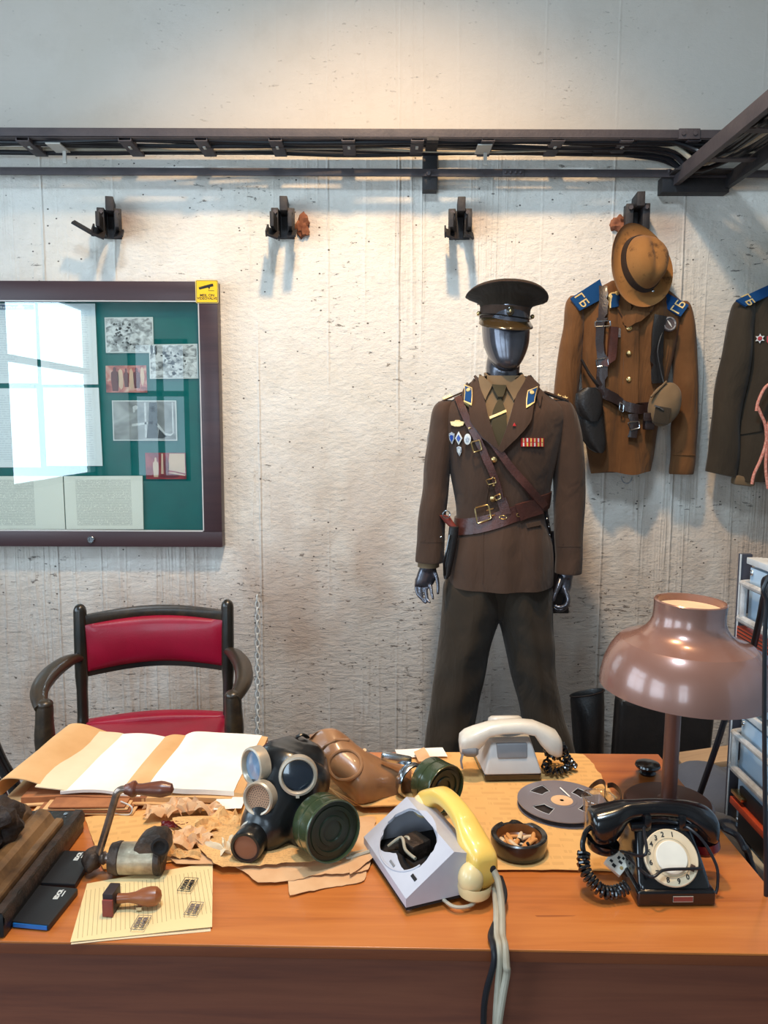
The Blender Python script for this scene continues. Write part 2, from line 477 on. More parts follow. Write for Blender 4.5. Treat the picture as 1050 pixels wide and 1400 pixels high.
M['lamp_stem'] = plain('brown_stem_enamel', rgb(110, 70, 56), rgb(98, 62, 50), 0.35, 0.2, 4, 0, 0, 0.3)
M['lamp_cream'] = plain('cream_diffuser', rgb(240, 205, 165), None, 0.6)
M['bakelite'] = plain('black_bakelite', rgb(14, 15, 18), rgb(20, 20, 24), 0.2, 0, 5, 0, 0, 0.6)
M['dial_cream'] = plain('yellowed_cream', rgb(226, 205, 172), rgb(206, 182, 148), 0.4, 0, 14)
M['dial_white'] = plain('ivory_white', rgb(240, 232, 216), None, 0.4)
M['ink'] = plain('black_ink', rgb(25, 22, 24), None, 0.6)
M['grey_plastic'] = plain('pale_grey_plastic', rgb(205, 203, 200), rgb(188, 186, 184), 0.4, 0, 7, 0, 0, 0.1)
M['grey_plastic2'] = plain('lilac_grey_plastic', rgb(190, 190, 198), rgb(176, 176, 186), 0.45, 0, 7, 0, 0, 0.1)
M['grey_dark'] = plain('shaded_grey_plastic', rgb(130, 130, 132), rgb(110, 110, 114), 0.5)
M['white_plastic'] = plain('off_white_plastic', rgb(226, 218, 204), rgb(206, 196, 180), 0.32, 0, 8, 0, 0, 0.3)
M['yellow_plastic'] = plain('yellowed_ivory_plastic', rgb(248, 206, 104), rgb(240, 190, 86), 0.34, 0, 3, 0, 0, 0.35)
M['ivory_plastic'] = plain('ivory_plastic', rgb(238, 214, 160), rgb(228, 200, 140), 0.34, 0, 3, 0, 0, 0.35)
M['red_plastic'] = plain('dark_red_plastic', rgb(110, 20, 26), rgb(90, 16, 22), 0.25, 0, 6, 0, 0, 0.4)
M['rubber'] = plain('black_rubber', rgb(16, 18, 20), rgb(24, 25, 27), 0.3, 0, 6, 0.08, 60, 0.25)
M['rubber_brown'] = plain('brown_rubber', rgb(166, 120, 82), rgb(136, 96, 66), 0.34, 0, 8, 0.12, 40, 0.3)
M['lens'] = plain('dark_lens', rgb(30, 40, 52), rgb(24, 30, 40), 0.05, 0, 3, 0, 0, 1.0)
M['lens_blue'] = plain('pale_blue_lens', rgb(120, 146, 172), rgb(100, 128, 156), 0.1, 0, 3, 0, 0, 1.0)
M['rim_metal'] = plain('cream_metal_rim', rgb(196, 182, 162), rgb(170, 156, 138), 0.4, 0.4, 14)
M['disc_tan'] = plain('tan_disc', rgb(176, 132, 100), rgb(158, 116, 86), 0.5, 0, 14)
M['army_green'] = plain('army_green_enamel', rgb(64, 76, 48), rgb(52, 64, 40), 0.26, 0.15, 5, 0.05, 40, 0.5)
M['army_green_dark'] = plain('dark_green_enamel', rgb(38, 46, 30), rgb(30, 38, 26), 0.35, 0.1, 20)
M['cork'] = plain('brown_stopper', rgb(140, 86, 56), rgb(124, 72, 46), 0.6)
M['paper_white'] = plain('white_page', rgb(250, 245, 236), rgb(240, 230, 214), 0.7, 0, 5)
M['paper_tan'] = plain('tan_folder_paper', rgb(226, 180, 126), rgb(206, 156, 100), 0.7, 0, 5, 0.1, 40)
M['paper_cream'] = plain('cream_page', rgb(238, 218, 184), rgb(224, 198, 160), 0.7, 0, 5)
M['paper_old'] = printed('yellowed_map_paper', rgb(236, 186, 118), rgb(150, 100, 60), 0.019, 5, 5, 0.16, 0.5, 14, False, 0, rgb(200, 142, 82))
M['paper_type'] = printed('yellowed_typed_paper', rgb(228, 182, 122), rgb(130, 86, 58), 0.0055, 5, 5, 0.26, 0.5, 70, False, 0, rgb(206, 150, 92))
M['paper_pink'] = plain('faded_buff_paper', rgb(226, 184, 140), rgb(206, 156, 110), 0.75, 0, 8, 0.2, 30)
M['paper_edge'] = plain('brown_paper_edge', rgb(176, 112, 68), rgb(140, 84, 50), 0.8, 0, 20)
M['form'] = printed('ruled_form_paper', rgb(240, 214, 160), rgb(120, 96, 70), 0.0065, 0.06, 0.10, 0.55, 0.3, 20, True, 1, rgb(228, 196, 140))
M['doc'] = printed('typed_white_document', rgb(246, 247, 248), rgb(130, 135, 150), 0.0085, 0.075, 0.125, 0.2, 0.44, 60)
M['book'] = printed('small_print_page', rgb(248, 243, 232), rgb(70, 70, 74), 0.0050, 0.105, 0.088, 0.42, 0.42, 110, False, 0, rgb(240, 234, 222))
M['ash'] = plain('ashtray_glaze', rgb(40, 34, 28), rgb(28, 26, 24), 0.25, 0, 8, 0, 0, 0.5)
M['ash_in'] = plain('amber_ashtray_inside', rgb(140, 84, 40), rgb(96, 58, 32), 0.3, 0, 12, 0, 0, 0.4)
M['butt'] = plain('cigarette_filter', rgb(214, 150, 84), rgb(190, 120, 60), 0.8, 0, 60)
M['butt_paper'] = plain('cigarette_paper', rgb(222, 196, 160), rgb(190, 156, 116), 0.85, 0, 60)
M['char'] = plain('char', rgb(34, 28, 26), None, 0.95, 0, 90)
M['reel'] = plain('smoky_grey_plastic', rgb(128, 120, 124), rgb(116, 108, 112), 0.3, 0, 4, 0, 0, 0.4)
M['tape'] = plain('brown_tape', rgb(44, 34, 32), rgb(34, 27, 26), 0.35)
M['band'] = plain('brown_band', rgb(84, 56, 38), rgb(60, 40, 30), 0.5)
M['tool_metal'] = plain('worn_grey_metal', rgb(206, 188, 158), rgb(120, 98, 78), 0.42, 0.4, 22, 0.4, 60, rvar=0.3)
M['tool_dark'] = plain('greasy_cast_iron', rgb(92, 74, 62), rgb(40, 32, 28), 0.5, 0.4, 26, 0.8, 70)
M['rod'] = plain('worn_steel_rod', rgb(170, 150, 136), rgb(84, 62, 52), 0.3, 0.8, 18, 0.1, 60)
M['handle_wood'] = wood('red_brown_handle', rgb(128, 72, 46), rgb(108, 56, 36), rgb(78, 40, 28), 0, 0.35, 0.4, 2)
M['stamp_wood'] = wood('stamp_handle_wood', rgb(168, 100, 56), rgb(148, 84, 46), rgb(118, 64, 36), 0, 0.4, 0.3, 2)
M['stamp_block'] = plain('ink_stained_block', rgb(44, 34, 36), rgb(58, 40, 40), 0.5)
M['stamp_red'] = plain('red_brown_rubber', rgb(140, 62, 52), rgb(118, 48, 42), 0.6)
M['drive'] = plain('matt_black_plastic', rgb(34, 35, 38), rgb(30, 31, 34), 0.4, 0, 5, 0.03, 400)
M['drive_blue'] = plain('bright_blue_plastic', rgb(20, 120, 205), None, 0.4)
M['slab'] = plain('black_chipped_stone', rgb(36, 33, 32), rgb(24, 24, 26), 0.42, 0, 18, 0.5, 50)
M['slab_edge'] = plain('chipped_brown_edge', rgb(64, 46, 36), rgb(30, 27, 26), 0.55, 0, 40, 0.9, 60)
M['gilt_wood'] = plain('tarnished_gilt_moulding', rgb(146, 110, 72), rgb(70, 50, 36), 0.35, 0.35, 16, 0.2, 60)
M['lump'] = plain('cracked_dark_casting', rgb(52, 36, 28), rgb(30, 22, 20), 0.6, 0.2, 40, 1.0, 60)
M['rack_blue'] = plain('pale_blue_enamel', rgb(176, 200, 220), rgb(160, 186, 208), 0.35, 0, 4, 0, 0, 0.2)
M['rack_frame'] = plain('slate_frame', rgb(74, 74, 84), rgb(64, 64, 72), 0.5, 0.2, 6)
M['rack_white'] = plain('chipped_white_enamel', rgb(214, 220, 224), rgb(190, 190, 186), 0.4, 0, 9)
M['connector'] = plain('orange_connector', rgb(206, 84, 50), rgb(170, 60, 40), 0.45)
M['handle_grey'] = plain('worn_pale_metal', rgb(206, 206, 204), rgb(170, 166, 162), 0.35, 0.25, 30)
M['rack_dark'] = plain('dark_panel', rgb(40, 38, 42), rgb(50, 44, 44), 0.5)
M['grey_fabric'] = cloth('slate_grey_cloth', rgb(86, 90, 100), rgb(70, 74, 84), 300, 0.3)
M['table_wood'] = wood('low_table_wood', rgb(170, 104, 56), rgb(150, 88, 48), rgb(110, 62, 36), 1, 0.5, 0.1)
M['plank'] = wood('pale_plank', rgb(190, 160, 126), rgb(170, 140, 108), rgb(140, 112, 86), 0, 0.7, 0)
M['cord_red'] = plain('pink_red_cord', rgb(196, 104, 92), rgb(226, 170, 150), 0.7, 0, 160)
M['sign_yellow'] = plain('sign_yellow', rgb(252, 206, 20), rgb(248, 196, 10), 0.4)
M['sign_edge'] = plain('sign_cream_edge', rgb(240, 214, 120), None, 0.4)
M['floor'] = plain('grey_concrete_floor', rgb(120, 114, 110), rgb(96, 92, 90), 0.7, 0, 3, 0.2, 40)
M['paint'] = plain('painted_plaster', rgb(170, 165, 158), rgb(150, 146, 140), 0.85, 0, 2, 0.1, 20)
M['win_frame'] = plain('dark_window_frame', rgb(60, 64, 66), None, 0.5)

def concrete():
    m, nt, b = newmat('whitewashed_board_marked_concrete')
    tc = nd(nt, 'ShaderNodeTexCoord'); P = tc.outputs['Object']
    sp = nd(nt, 'ShaderNodeSeparateXYZ', Vector=P); x, z = sp.outputs[0], sp.outputs[2]
    def cs(s): return nd(nt, 'ShaderNodeMapping', Vector=P, Scale=s).outputs[0]
    big = noi(nt, cs((1, 1, 1)), 1.7, 5, 0.6); mid = noi(nt, cs((1, 1, 1)), 7, 5, 0.65)
    col = ramp(nt, big, [(0.3, rgb(226, 218, 204)), (0.55, rgb(238, 232, 222)), (0.75, rgb(230, 225, 216))])
    col = mix(nt, mth(nt, 'MULTIPLY', ramp(nt, mid, [(0.5, 0.0), (0.75, 1.0)]), 0.25), col, rgb(180, 170, 156))
    # greyer towards the floor: whitewash wear plus light falloff put into the colour
    edge = mth(nt, 'ADD', z, mth(nt, 'MULTIPLY', mth(nt, 'SUBTRACT', big, 0.5), 0.9))
    low = nd(nt, 'ShaderNodeMapRange', Value=edge, From_Min=1.18, From_Max=0.72, To_Min=0.0, To_Max=1.0).outputs[0]
    col = mix(nt, mth(nt, 'MULTIPLY', low, 0.55), col, rgb(172, 160, 152))
    brown = ramp(nt, noi(nt, cs((1.6, 1, 0.8)), 1.3, 4, 0.6), [(0.46, 0.0), (0.62, 1.0)])
    col = mix(nt, mth(nt, 'MULTIPLY', mth(nt, 'MULTIPLY', brown, nd(nt, 'ShaderNodeMapRange', Value=edge, From_Min=1.6, From_Max=1.0, To_Min=0.0, To_Max=1.0).outputs[0]), 0.55), col, rgb(168, 138, 116))
    # bare smoother pour above the cable ladder
    top = nd(nt, 'ShaderNodeMapRange', Value=mth(nt, 'ADD', z, mth(nt, 'MULTIPLY', mid, 0.06)), From_Min=2.5, From_Max=2.56, To_Min=0.0, To_Max=1.0).outputs[0]
    col = mix(nt, mth(nt, 'MULTIPLY', top, 0.6), col, rgb(196, 182, 168))
    cap = mth(nt, 'GREATER_THAN', mth(nt, 'ADD', z, mth(nt, 'MULTIPLY', mid, 0.012)), 3.03)
    col = mix(nt, mth(nt, 'MULTIPLY', cap, 0.35), col, rgb(170, 170, 172))
    # pits and short cracks
    vo = nd(nt, 'ShaderNodeTexVoronoi', Vector=nd(nt, 'ShaderNodeMapping', Vector=P, Scale=(34, 1, 44)).outputs[0], Scale=1.0)
    vr_ = nd(nt, 'ShaderNodeSeparateColor', Color=vo.outputs['Color'])
    gate = noi(nt, cs((1, 1, 1)), 3.1, 3, 0.6)
    pit = mth(nt, 'MULTIPLY', mth(nt, 'LESS_THAN', mth(nt, 'ADD', vo.outputs['Distance'], mth(nt, 'MULTIPLY', mid, 0.12)), mth(nt, 'MULTIPLY_ADD', vr_.outputs[1], 0.09, 0.095)), mth(nt, 'GREATER_THAN', mth(nt, 'MULTIPLY', vr_.outputs[0], gate), 0.36))
    ck = noi(nt, cs((24, 1, 70)), 1.0, 6, 0.72, 0.5)
    dense = mth(nt, 'ADD', mth(nt, 'MULTIPLY', low, 0.03), mth(nt, 'MULTIPLY', mth(nt, 'SUBTRACT', gate, 0.5), 0.30))
    crack = mth(nt, 'GREATER_THAN', mth(nt, 'ADD', ck, dense), 0.662)
    notop = mth(nt, 'SUBTRACT', 1.0, mth(nt, 'MULTIPLY', top, 0.85))
    dark = mth(nt, 'MULTIPLY', mth(nt, 'MAXIMUM', mth(nt, 'MULTIPLY', pit, 0.85), mth(nt, 'MULTIPLY', crack, 0.7)), notop)
    col = mix(nt, dark, col, rgb(70, 60, 54))
    # vertical board joints and runs
    runs = noi(nt, cs((7, 1, 0.25)), 1.0, 4, 0.6)
    ridge = mth(nt, 'POWER', mth(nt, 'SUBTRACT', 1.0, mth(nt, 'MULTIPLY', mth(nt, 'ABSOLUTE', mth(nt, 'SUBTRACT', runs, 0.5)), 14.0), clamp=True), 2.0)
    ridge = mth(nt, 'MULTIPLY', ridge, ramp(nt, noi(nt, cs((1.1, 1, 0.5)), 1.0, 2), [(0.42, 0.0), (0.6, 1.0)]))
    brd = mth(nt, 'ABSOLUTE', mth(nt, 'SUBTRACT', mth(nt, 'FRACT', mth(nt, 'DIVIDE', mth(nt, 'ADD', mth(nt, 'ADD', x, 0.337), mth(nt, 'MULTIPLY', mid, 0.008)), 0.262)), 0.5))
    joint = mth(nt, 'MULTIPLY', mth(nt, 'SUBTRACT', 1.0, mth(nt, 'MULTIPLY', brd, 40.0), clamp=True), ramp(nt, noi(nt, cs((2.2, 1, 0.6)), 1.0, 2), [(0.4, 0.0), (0.62, 1.0)]))
    seam = mth(nt, 'SUBTRACT', 1.0, mth(nt, 'MULTIPLY', mth(nt, 'ABSOLUTE', mth(nt, 'SUBTRACT', mth(nt, 'ADD', z, mth(nt, 'MULTIPLY', mid, 0.02)), 3.04)), 90.0), clamp=True)
    col = mix(nt, mth(nt, 'MULTIPLY', mth(nt, 'MULTIPLY', seam, ramp(nt, mid, [(0.38, 0.15), (0.55, 1.0)])), 0.75), col, rgb(104, 92, 84))
    # rust stains beside the cable clamps and round the noticeboard corner
    for (sx, sy, rr, amt) in ((172, 300, 0.10, 0.5), (412, 306, 0.10, 0.45), (650, 300, 0.10, 0.4), (915, 312, 0.12, 0.5), (545, 300, 0.1, 0.22)):
        c = at(sx, sy, 2.95)
        d = nd(nt, 'ShaderNodeVectorMath', {'operation': 'DISTANCE'}, _0=P, _1=(c.x, 2.95, c.z)).outputs['Value']
        k = mth(nt, 'MULTIPLY', nd(nt, 'ShaderNodeMapRange', Value=mth(nt, 'ADD', d, mth(nt, 'MULTIPLY', mth(nt, 'SUBTRACT', mid, 0.5), 0.08)), From_Min=rr, From_Max=0.0, To_Min=0.0, To_Max=1.0).outputs[0], amt)
        col = mix(nt, k, col, rgb(150, 96, 66))
    nt.links.new(col, b.inputs['Base Color'])
    b.inputs['Roughness'].default_value = 0.9; b.inputs['Specular IOR Level'].default_value = 0.15
    fine = noi(nt, cs((1, 1, 1.6)), 34, 5, 0.65); strat = noi(nt, cs((11, 1, 40)), 1.0, 6, 0.7, 0.5)
    strat = mth(nt, 'MULTIPLY', strat, mth(nt, 'MULTIPLY_ADD', top, -0.8, 1.0))
    h = mth(nt, 'ADD', mth(nt, 'MULTIPLY', fine, mth(nt, 'MULTIPLY_ADD', top, -0.4, 0.55)), mth(nt, 'MULTIPLY', strat, mth(nt, 'MULTIPLY_ADD', low, 0.55, 0.18)))
    h = mth(nt, 'ADD', h, mth(nt, 'MULTIPLY', mth(nt, 'MULTIPLY', ridge, 0.35), notop))
    h = mth(nt, 'ADD', h, mth(nt, 'MULTIPLY', mth(nt, 'MULTIPLY', joint, 0.5), notop))
    h = mth(nt, 'SUBTRACT', h, mth(nt, 'ADD', mth(nt, 'MULTIPLY', dark, 1.2), mth(nt, 'MULTIPLY', seam, 0.5)))
    bump(nt, b, h, 0.8, 0.014)
    return m
M['concrete'] = concrete()

# ------------------------------------------------------------------ room shell
def slab(name, c, size, mat, kind='structure'):
    b = MB(); b.box(c, size); return tag(b.obj(name, mat, flat=True), kind=kind)
slab('floor', ((RX0+RX1)/2, 0.4, -0.05), (RX1-RX0+0.4, 5.6, 0.1), M['floor'])
slab('ceiling', ((RX0+RX1)/2, 0.4, RZ1+0.05), (RX1-RX0+0.4, 5.6, 0.1), M['paint'])
slab('wall_back', ((RX0+RX1)/2, WY+0.1, RZ1/2), (RX1-RX0+0.4, 0.2, RZ1), M['concrete'])
slab('wall_right', (RX1+0.1, 0.375, RZ1/2), (0.2, WY-RY0, RZ1), M['paint'])
def holed(name, kind, u0, u1):
    b = MB()
    def piece(a, c, z0, z1):
        if kind == 'L': b.box((RX0-0.1, (a+c)/2, (z0+z1)/2), (0.2, c-a, z1-z0))
        else: b.box(((a+c)/2, RY0-0.1, (z0+z1)/2), (c-a, 0.2, z1-z0))
    u = u0
    for w_, a_, b_, z0_, z1_, e_ in WINS:
        if w_ != kind: continue
        piece(u, a_, 0, RZ1); piece(a_, b_, 0, z0_); piece(a_, b_, z1_, RZ1); u = b_
    piece(u, u1, 0, RZ1)
    tag(b.obj(name, M['paint'], flat=True), kind='structure')
holed('wall_left', 'L', RY0, WY)
holed('wall_front', 'F', RX0-0.2, RX1+0.2)
for i, (w_, a_, b_, z0_, z1_, e_) in enumerate(WINS):
    b = MB()
    def bar(u, du, z, dz):
        if w_ == 'L': b.box((RX0-0.06, u, z), (0.05, du, dz))
        else: b.box((u, RY0-0.06, z), (du, 0.05, dz))
    zc_, uc_ = (z0_+z1_)/2, (a_+b_)/2
    for u in ((a_+0.03, b_-0.03) if i == 0 else (a_+0.03, b_-0.03, uc_)): bar(u, 0.06, zc_, z1_-z0_)
    for z in (z0_+0.03, z1_-0.03, z0_+(z1_-z0_)*0.62): bar(uc_, b_-a_, z, 0.055)
    tag(b.obj('window_%d' % (i+1), M['win_frame'], flat=True), kind='structure')

# ------------------------------------------------------------------ cable ladder and bars high on the wall
def zat(py, Y, px=525): return at(px, py, Y).z
NR, FR = 2.76, 2.915
ladder = thing('cable_ladder', 'long dark iron cable ladder running level along the concrete wall', 'cable tray', (0, FR, zat(207, FR)))
def bar_px(name, x0, y0, x1, y1, hpx, Y, depth, mat, parent, lip=0.0):
    b = MB()
    a, c = at(x0, y0, Y), at(x1, y1, Y)
    h = hpx / FPX * Y
    d = depth / 2
    P = [(a.x, Y-d, a.z-h/2), (c.x, Y-d, c.z-h/2), (c.x, Y+d, c.z-h/2), (a.x, Y+d, a.z-h/2),
         (a.x, Y-d, a.z+h/2), (c.x, Y-d, c.z+h/2), (c.x, Y+d, c.z+h/2), (a.x, Y+d, a.z+h/2)]
    b.hexa(P, 0.0015)
    if lip:
        P2 = [(p[0], p[1] + (lip if i in (2, 3, 6, 7) else 0), (a.z if i in (0,3,4,7) else c.z) - h/2 + (0.004 if i > 3 else 0)) for i, p in enumerate(P)]
        b.hexa(P2)
    return b.obj(name, mat, parent)
bar_px('side_rail', -350, 180, 1345, 185.5, 12, NR, 0.006, M['iron'], ladder, 0.03)
bar_px('side_rail', -350, 206, 1300, 208, 9, FR, 0.006, M['iron_dark'], ladder, -0.0)
zr = zat(190, NR)
for i, px in enumerate((-300, -190, -80, 30, 170, 274, 376, 476, 571, 668, 764, 858, 950, 1060, 1170, 1270)):
    b = MB()
    a = at(px, 183, NR)
    wdt = 0.042
    b.box((a.x, (NR+FR)/2, a.z - 0.022), (wdt, FR-NR, 0.004), bev=0.001)
    for s in (-1, 1): b.box((a.x + s*wdt/2, (NR+FR)/2, a.z - 0.016), (0.003, FR-NR, 0.014))
    r = b.obj('rung', M['iron'], ladder)
    b = MB(); b.box((a.x, NR+0.06, a.z-0.0255), (0.009, 0.022, 0.003)); b.obj('rung_tag', M['tag_white'], r)
for px, py in ((930, 184),):
    b = MB(); a, c = at(928, 183, NR-0.006), at(957, 183, NR-0.006)
    b.box(((a.x+c.x)/2, NR-0.006, (a.z+c.z)/2), (c.x-a.x, 0.006, 0.034), bev=0.001)
    for t in (0.2, 0.75): b.cyl((a.x+(c.x-a.x)*t, NR-0.014, a.z), (a.x+(c.x-a.x)*t, NR-0.006, a.z), 0.007, n=8)
    b.obj('splice_plate', M['iron'], ladder)
# cables lying in the ladder, tied together
bund = thing('cable_bundle', 'bundle of black cables lying in the level wall ladder', 'cables', (0, 2.84, zr))
random.seed(4)
for i in range(7):
    y0 = NR + 0.03 + i*0.019
    pts = []
    for k in range(33):
        x = -2.2 + k*0.1125
        pts.append((x, y0 + 0.006*math.sin(k*0.9+i*1.7), zr + 0.0 + 0.004*math.sin(k*0.6+i) + 0.006*(i % 2)))
    b = MB(); b.tube(curve(pts, 3), 0.0075 if i != 4 else 0.005, 8)
    b.obj('cable', M['cable_pale'] if i in (4,) else M['cable'], bund)
for px in (83, 665):
    b = MB(); a = at(px, 197, 2.82)
    b.box((a.x-0.01, 2.82, zr-0.012), (0.05, 0.09, 0.004)); b.box((a.x, 2.85, zr-0.03), (0.012, 0.006, 0.05))
    b.obj('cable_tie', M['tag_white'], bund)
# flat bar under the ladder
fbar = thing('flat_bar', 'long flat iron bar fixed level under the cable ladder', 'metal bar', (0, 2.9, zat(236, 2.9)))
bar_px('bar', -350, 232.5, 1310, 239, 9.5, 2.895, 0.008, M['iron'], fbar)
b = MB()
a, c = at(687, 236, 2.888), at(716, 236, 2.888)
b.box(((a.x+c.x)/2, 2.888, (a.z+c.z)/2), (c.x-a.x, 0.006, 0.024), bev=0.001)
for t in (0.15, 0.38, 0.62, 0.85): b.ball((a.x+(c.x-a.x)*t, 2.884, a.z), 0.006, 5)
b.obj('splice_plate', M['iron'], fbar)
# short post that carries ladder and bar
post = thing('support_post', 'short black iron post holding the ladder and the flat bar', 'bracket', (at(587, 262, 2.92).x, 2.92, zat(262, 2.92)))
b = MB()
a, c = at(578, 189, 2.93), at(597, 263, 2.93)
b.box(((a.x+c.x)/2, 2.925, (a.z+c.z)/2), (c.x-a.x, 0.05, a.z-c.z), bev=0.003)
b.obj('upright', M['iron_dark'], post)
b = MB(); b.box(((a.x+c.x)/2, 2.845, zat(187, 2.80)-0.02), (0.04, 0.18, 0.012)); b.obj('carrier_arm', M['iron_dark'], post)
b = MB(); q = at(586, 237, 2.885); b.cyl((q.x, 2.88, q.z), (q.x, 2.9, q.z), 0.008, n=6); b.obj('bolt', M['iron'], post)
# ladder that leaves the wall towards the room
lad2 = thing('cable_ladder', 'dark iron cable ladder coming off the wall at the upper right', 'cable tray', (1.22, 2.9, 2.42))
def beam(name, p, q, wx, hz, mat, parent):
    b = MB(); p, q = Vector(p), Vector(q)
    P = []
    for dz in (-hz/2, hz/2):
        for pt, sx in ((p, -1), (p, 1), (q, 1), (q, -1)): P.append((pt.x + sx*wx/2, pt.y, pt.z + dz))
    b.hexa(P, 0.0015); return b.obj(name, mat, parent)
pa = at(922, 246, 2.92); pb = at(992, 250, 2.92)
beam('side_rail', pa, (pa.x, 0.9, pa.z), 0.02, 0.05, M['iron'], lad2)
beam('side_rail', pb, (pb.x, 0.9, pb.z), 0.02, 0.05, M['iron_dark'], lad2)
for yy in (2.68, 2.42, 2.16, 1.9, 1.6, 1.3, 1.0):
    b = MB(); b.box(((pa.x+pb.x)/2, yy, pa.z-0.008), (pb.x-pa.x-0.02, 0.035, 0.004)); b.obj('rung', M['iron'], lad2)
bund2 = thing('cable_bundle', 'tangled black cables curving from the wall ladder into the room ladder', 'cables', (1.15, 2.8, 2.45))
for i in range(8):
    x1 = pa.x + 0.022 + (pb.x-pa.x-0.045)*i/7
    ys = NR + 0.02 + ((i*5) % 8)*0.018
    pts = [(0.86-0.02*i, ys, zr+0.006*(i % 2)), (0.98, ys, zr-0.005*i % 0.02), (1.08, ys-0.02, zr-0.04-0.006*i), (x1-0.02, ys-0.12, pa.z+0.022), (x1, ys-0.35, pa.z+0.014), (x1+0.01*math.sin(i), 1.9, pa.z+0.012+0.012*(i % 2)), (x1, 1.0, pa.z+0.012)]
    b = MB(); b.tube(curve(pts, 6), 0.0085, 8); b.obj('cable', M['cable'] if i != 5 else M['cable_pale'], bund2)
wb = thing('wall_bracket', 'black iron channel bracket on the wall under the right hand ladder', 'bracket', (at(950, 262, 2.93).x, 2.93, zat(264, 2.93)))
a, c = at(906, 241, 2.9), at(997, 263, 2.9)
b = MB(); b.box(((a.x+c.x)/2, 2.925, (a.z+c.z)/2), (c.x-a.x, 0.05, a.z-c.z), bev=0.002); b.obj('channel', M['iron_dark'], wb)
b = MB(); b.box(((a.x+c.x)/2, 2.87, a.z+0.004), (c.x-a.x-0.04, 0.08, 0.006), bev=0.001); b.obj('flange', M['iron_dark'], wb)
b = MB()
for t in (0.08, 0.2): b.cyl((a.x+(c.x-a.x)*t, 2.9, a.z+0.01), (a.x+(c.x-a.x)*t, 2.9, a.z+0.022), 0.012, n=6)
b.obj('bolt', M['iron'], wb)

# ------------------------------------------------------------------ clamps in the wall
def clamp(px, py, label, swing=0.0, flap=0.0, prong=0.13):
    base = at(px, py, WY)
    t = thing('cable_clamp', label, 'clamp', (base.x, WY, base.z), (0, 0, swing), 'cable clamps in a row on the wall')
    def P(name, fn, mat='iron_dark', par=t):
        b = MB(); fn(b); return b.obj(name, M[mat], par, world=False)
    P('back_plate', lambda b: b.box((0, -0.008, 0), (0.075, 0.016, 0.10), bev=0.002))
    P('top_tab', lambda b: b.box((0.004, -0.05, 0.052), (0.028, 0.1, 0.05), bev=0.003))
    for s in (-1, 1):
        j = P('jaw', lambda b: (b.box((s*0.027, -0.04, -0.002), (0.026, 0.075, 0.088), RZ(s*0.06), bev=0.003), b.box((s*0.028, -0.035-prong/2, -0.018), (0.014, prong, 0.05), RZ(s*0.06), bev=0.002)))
        P('bolt', lambda b: (b.cyl((s*0.027, -0.076, 0.026), (s*0.027, -0.088, 0.026), 0.008, n=6)), 'iron', j)
    if prong < .1: return t
    P('hook', lambda b: (b.box((-0.033, -0.11, -0.055), (0.04, 0.085, 0.007), RX(0.5) @ RY(0.35)), b.box((-0.053, -0.11, -0.045), (0.006, 0.085, 0.02), RX(0.5))))
    P('hook', lambda b: b.box((0.034, -0.10, -0.052), (0.03, 0.09, 0.007), RX(0.45) @ RY(-flap)))
    return t
cl = clamp(152, 308, 'leftmost iron cable clamp, above the noticeboard, with a loose bar sticking out', 0.25, 0.3)
b = MB(); b.box((-0.085, -0.08, -0.035), (0.085, 0.03, 0.007), RY(0.5) @ RX(0.5)); b.obj('loose_bar', M['iron_dark'], cl, world=False)
clamp(389, 308, 'iron cable clamp with a lump of rusty plaster beside it', 0.05, 0.1)
clamp(628, 309, 'iron cable clamp straight above the mannequin cap', -0.06, -0.6)
clamp(866, 302, 'iron cable clamp that the tan hat hangs on', -0.1, -0.2, 0.03)
def rust_lump(px, py, rx, rz, label):
    b = MB(); c = at(px, py, WY)
    b.ball((c.x, WY, c.z), (rx, 0.022, rz), 14)
    for v in b.bm.verts:
        n = noise.noise(v.co*38) * 0.5 + noise.noise(v.co*90) * 0.4
        v.co += (v.co - c) * n * 0.9
    single(b.obj('plaster_lump', M['rust'], angle=30), label, 'plaster')
rust_lump(414, 310, 0.028, 0.042, 'rusty brown lump of broken plaster right of a clamp')
rust_lump(846, 308, 0.03, 0.03, 'broken plaster edge left of the clamp above the hat')

# ------------------------------------------------------------------ noticeboard
FY = 2.895
nb = thing('noticeboard', 'wide glazed noticeboard with a dark brown frame and teal felt', 'noticeboard', (at(20, 748, WY).x, WY, at(20, 748, WY).z))
LX = -330
def rect_px(x0, y0, x1, y1, Y): 
    a, c = at(x0, y0, Y), at(x1, y1, Y); return a.x, c.x, c.z, a.z
ox0, ox1, oz0, oz1 = rect_px(LX, 382.5, 304, 748, FY)
ix0, ix1, iz0, iz1 = rect_px(LX+24, 409, 279, 727, FY)
b = MB()
for (x0, x1, z0, z1) in ((ox0, ox1, iz1, oz1), (ox0, ox1, oz0, iz0), (ox0, ix0, iz0, iz1), (ix1, ox1, iz0, iz1)):
    b.box(((x0+x1)/2, (FY+WY)/2, (z0+z1)/2), (x1-x0, WY-FY, z1-z0), bev=0.002)
b.obj('frame', M['frame_wood'], nb)
b = MB(); b.box(((ix0+ix1)/2, 2.942, (iz0+iz1)/2), (ix1-ix0, 0.01, iz1-iz0)); b.obj('felt_backing', M['felt'], nb, flat=True)
b = MB()
e = 0.004
for (x0, x1, z0, z1) in ((ix0, ix1, iz1-e, iz1), (ix0, ix1, iz0, iz0+e), (ix0, ix0+e, iz0, iz1), (ix1-e, ix1, iz0, iz1)):
    b.box(((x0+x1)/2, FY+0.006, (z0+z1)/2), (x1-x0, 0.01, z1-z0))
b.obj('glazing_bead', M['grey_plastic'], nb)
b = MB(); b.box(((ix0+ix1)/2, FY+0.012, (iz0+iz1)/2), (ix1-ix0, 0.004, iz1-iz0)); b.obj('glass_pane', M['glass'], nb, flat=True)
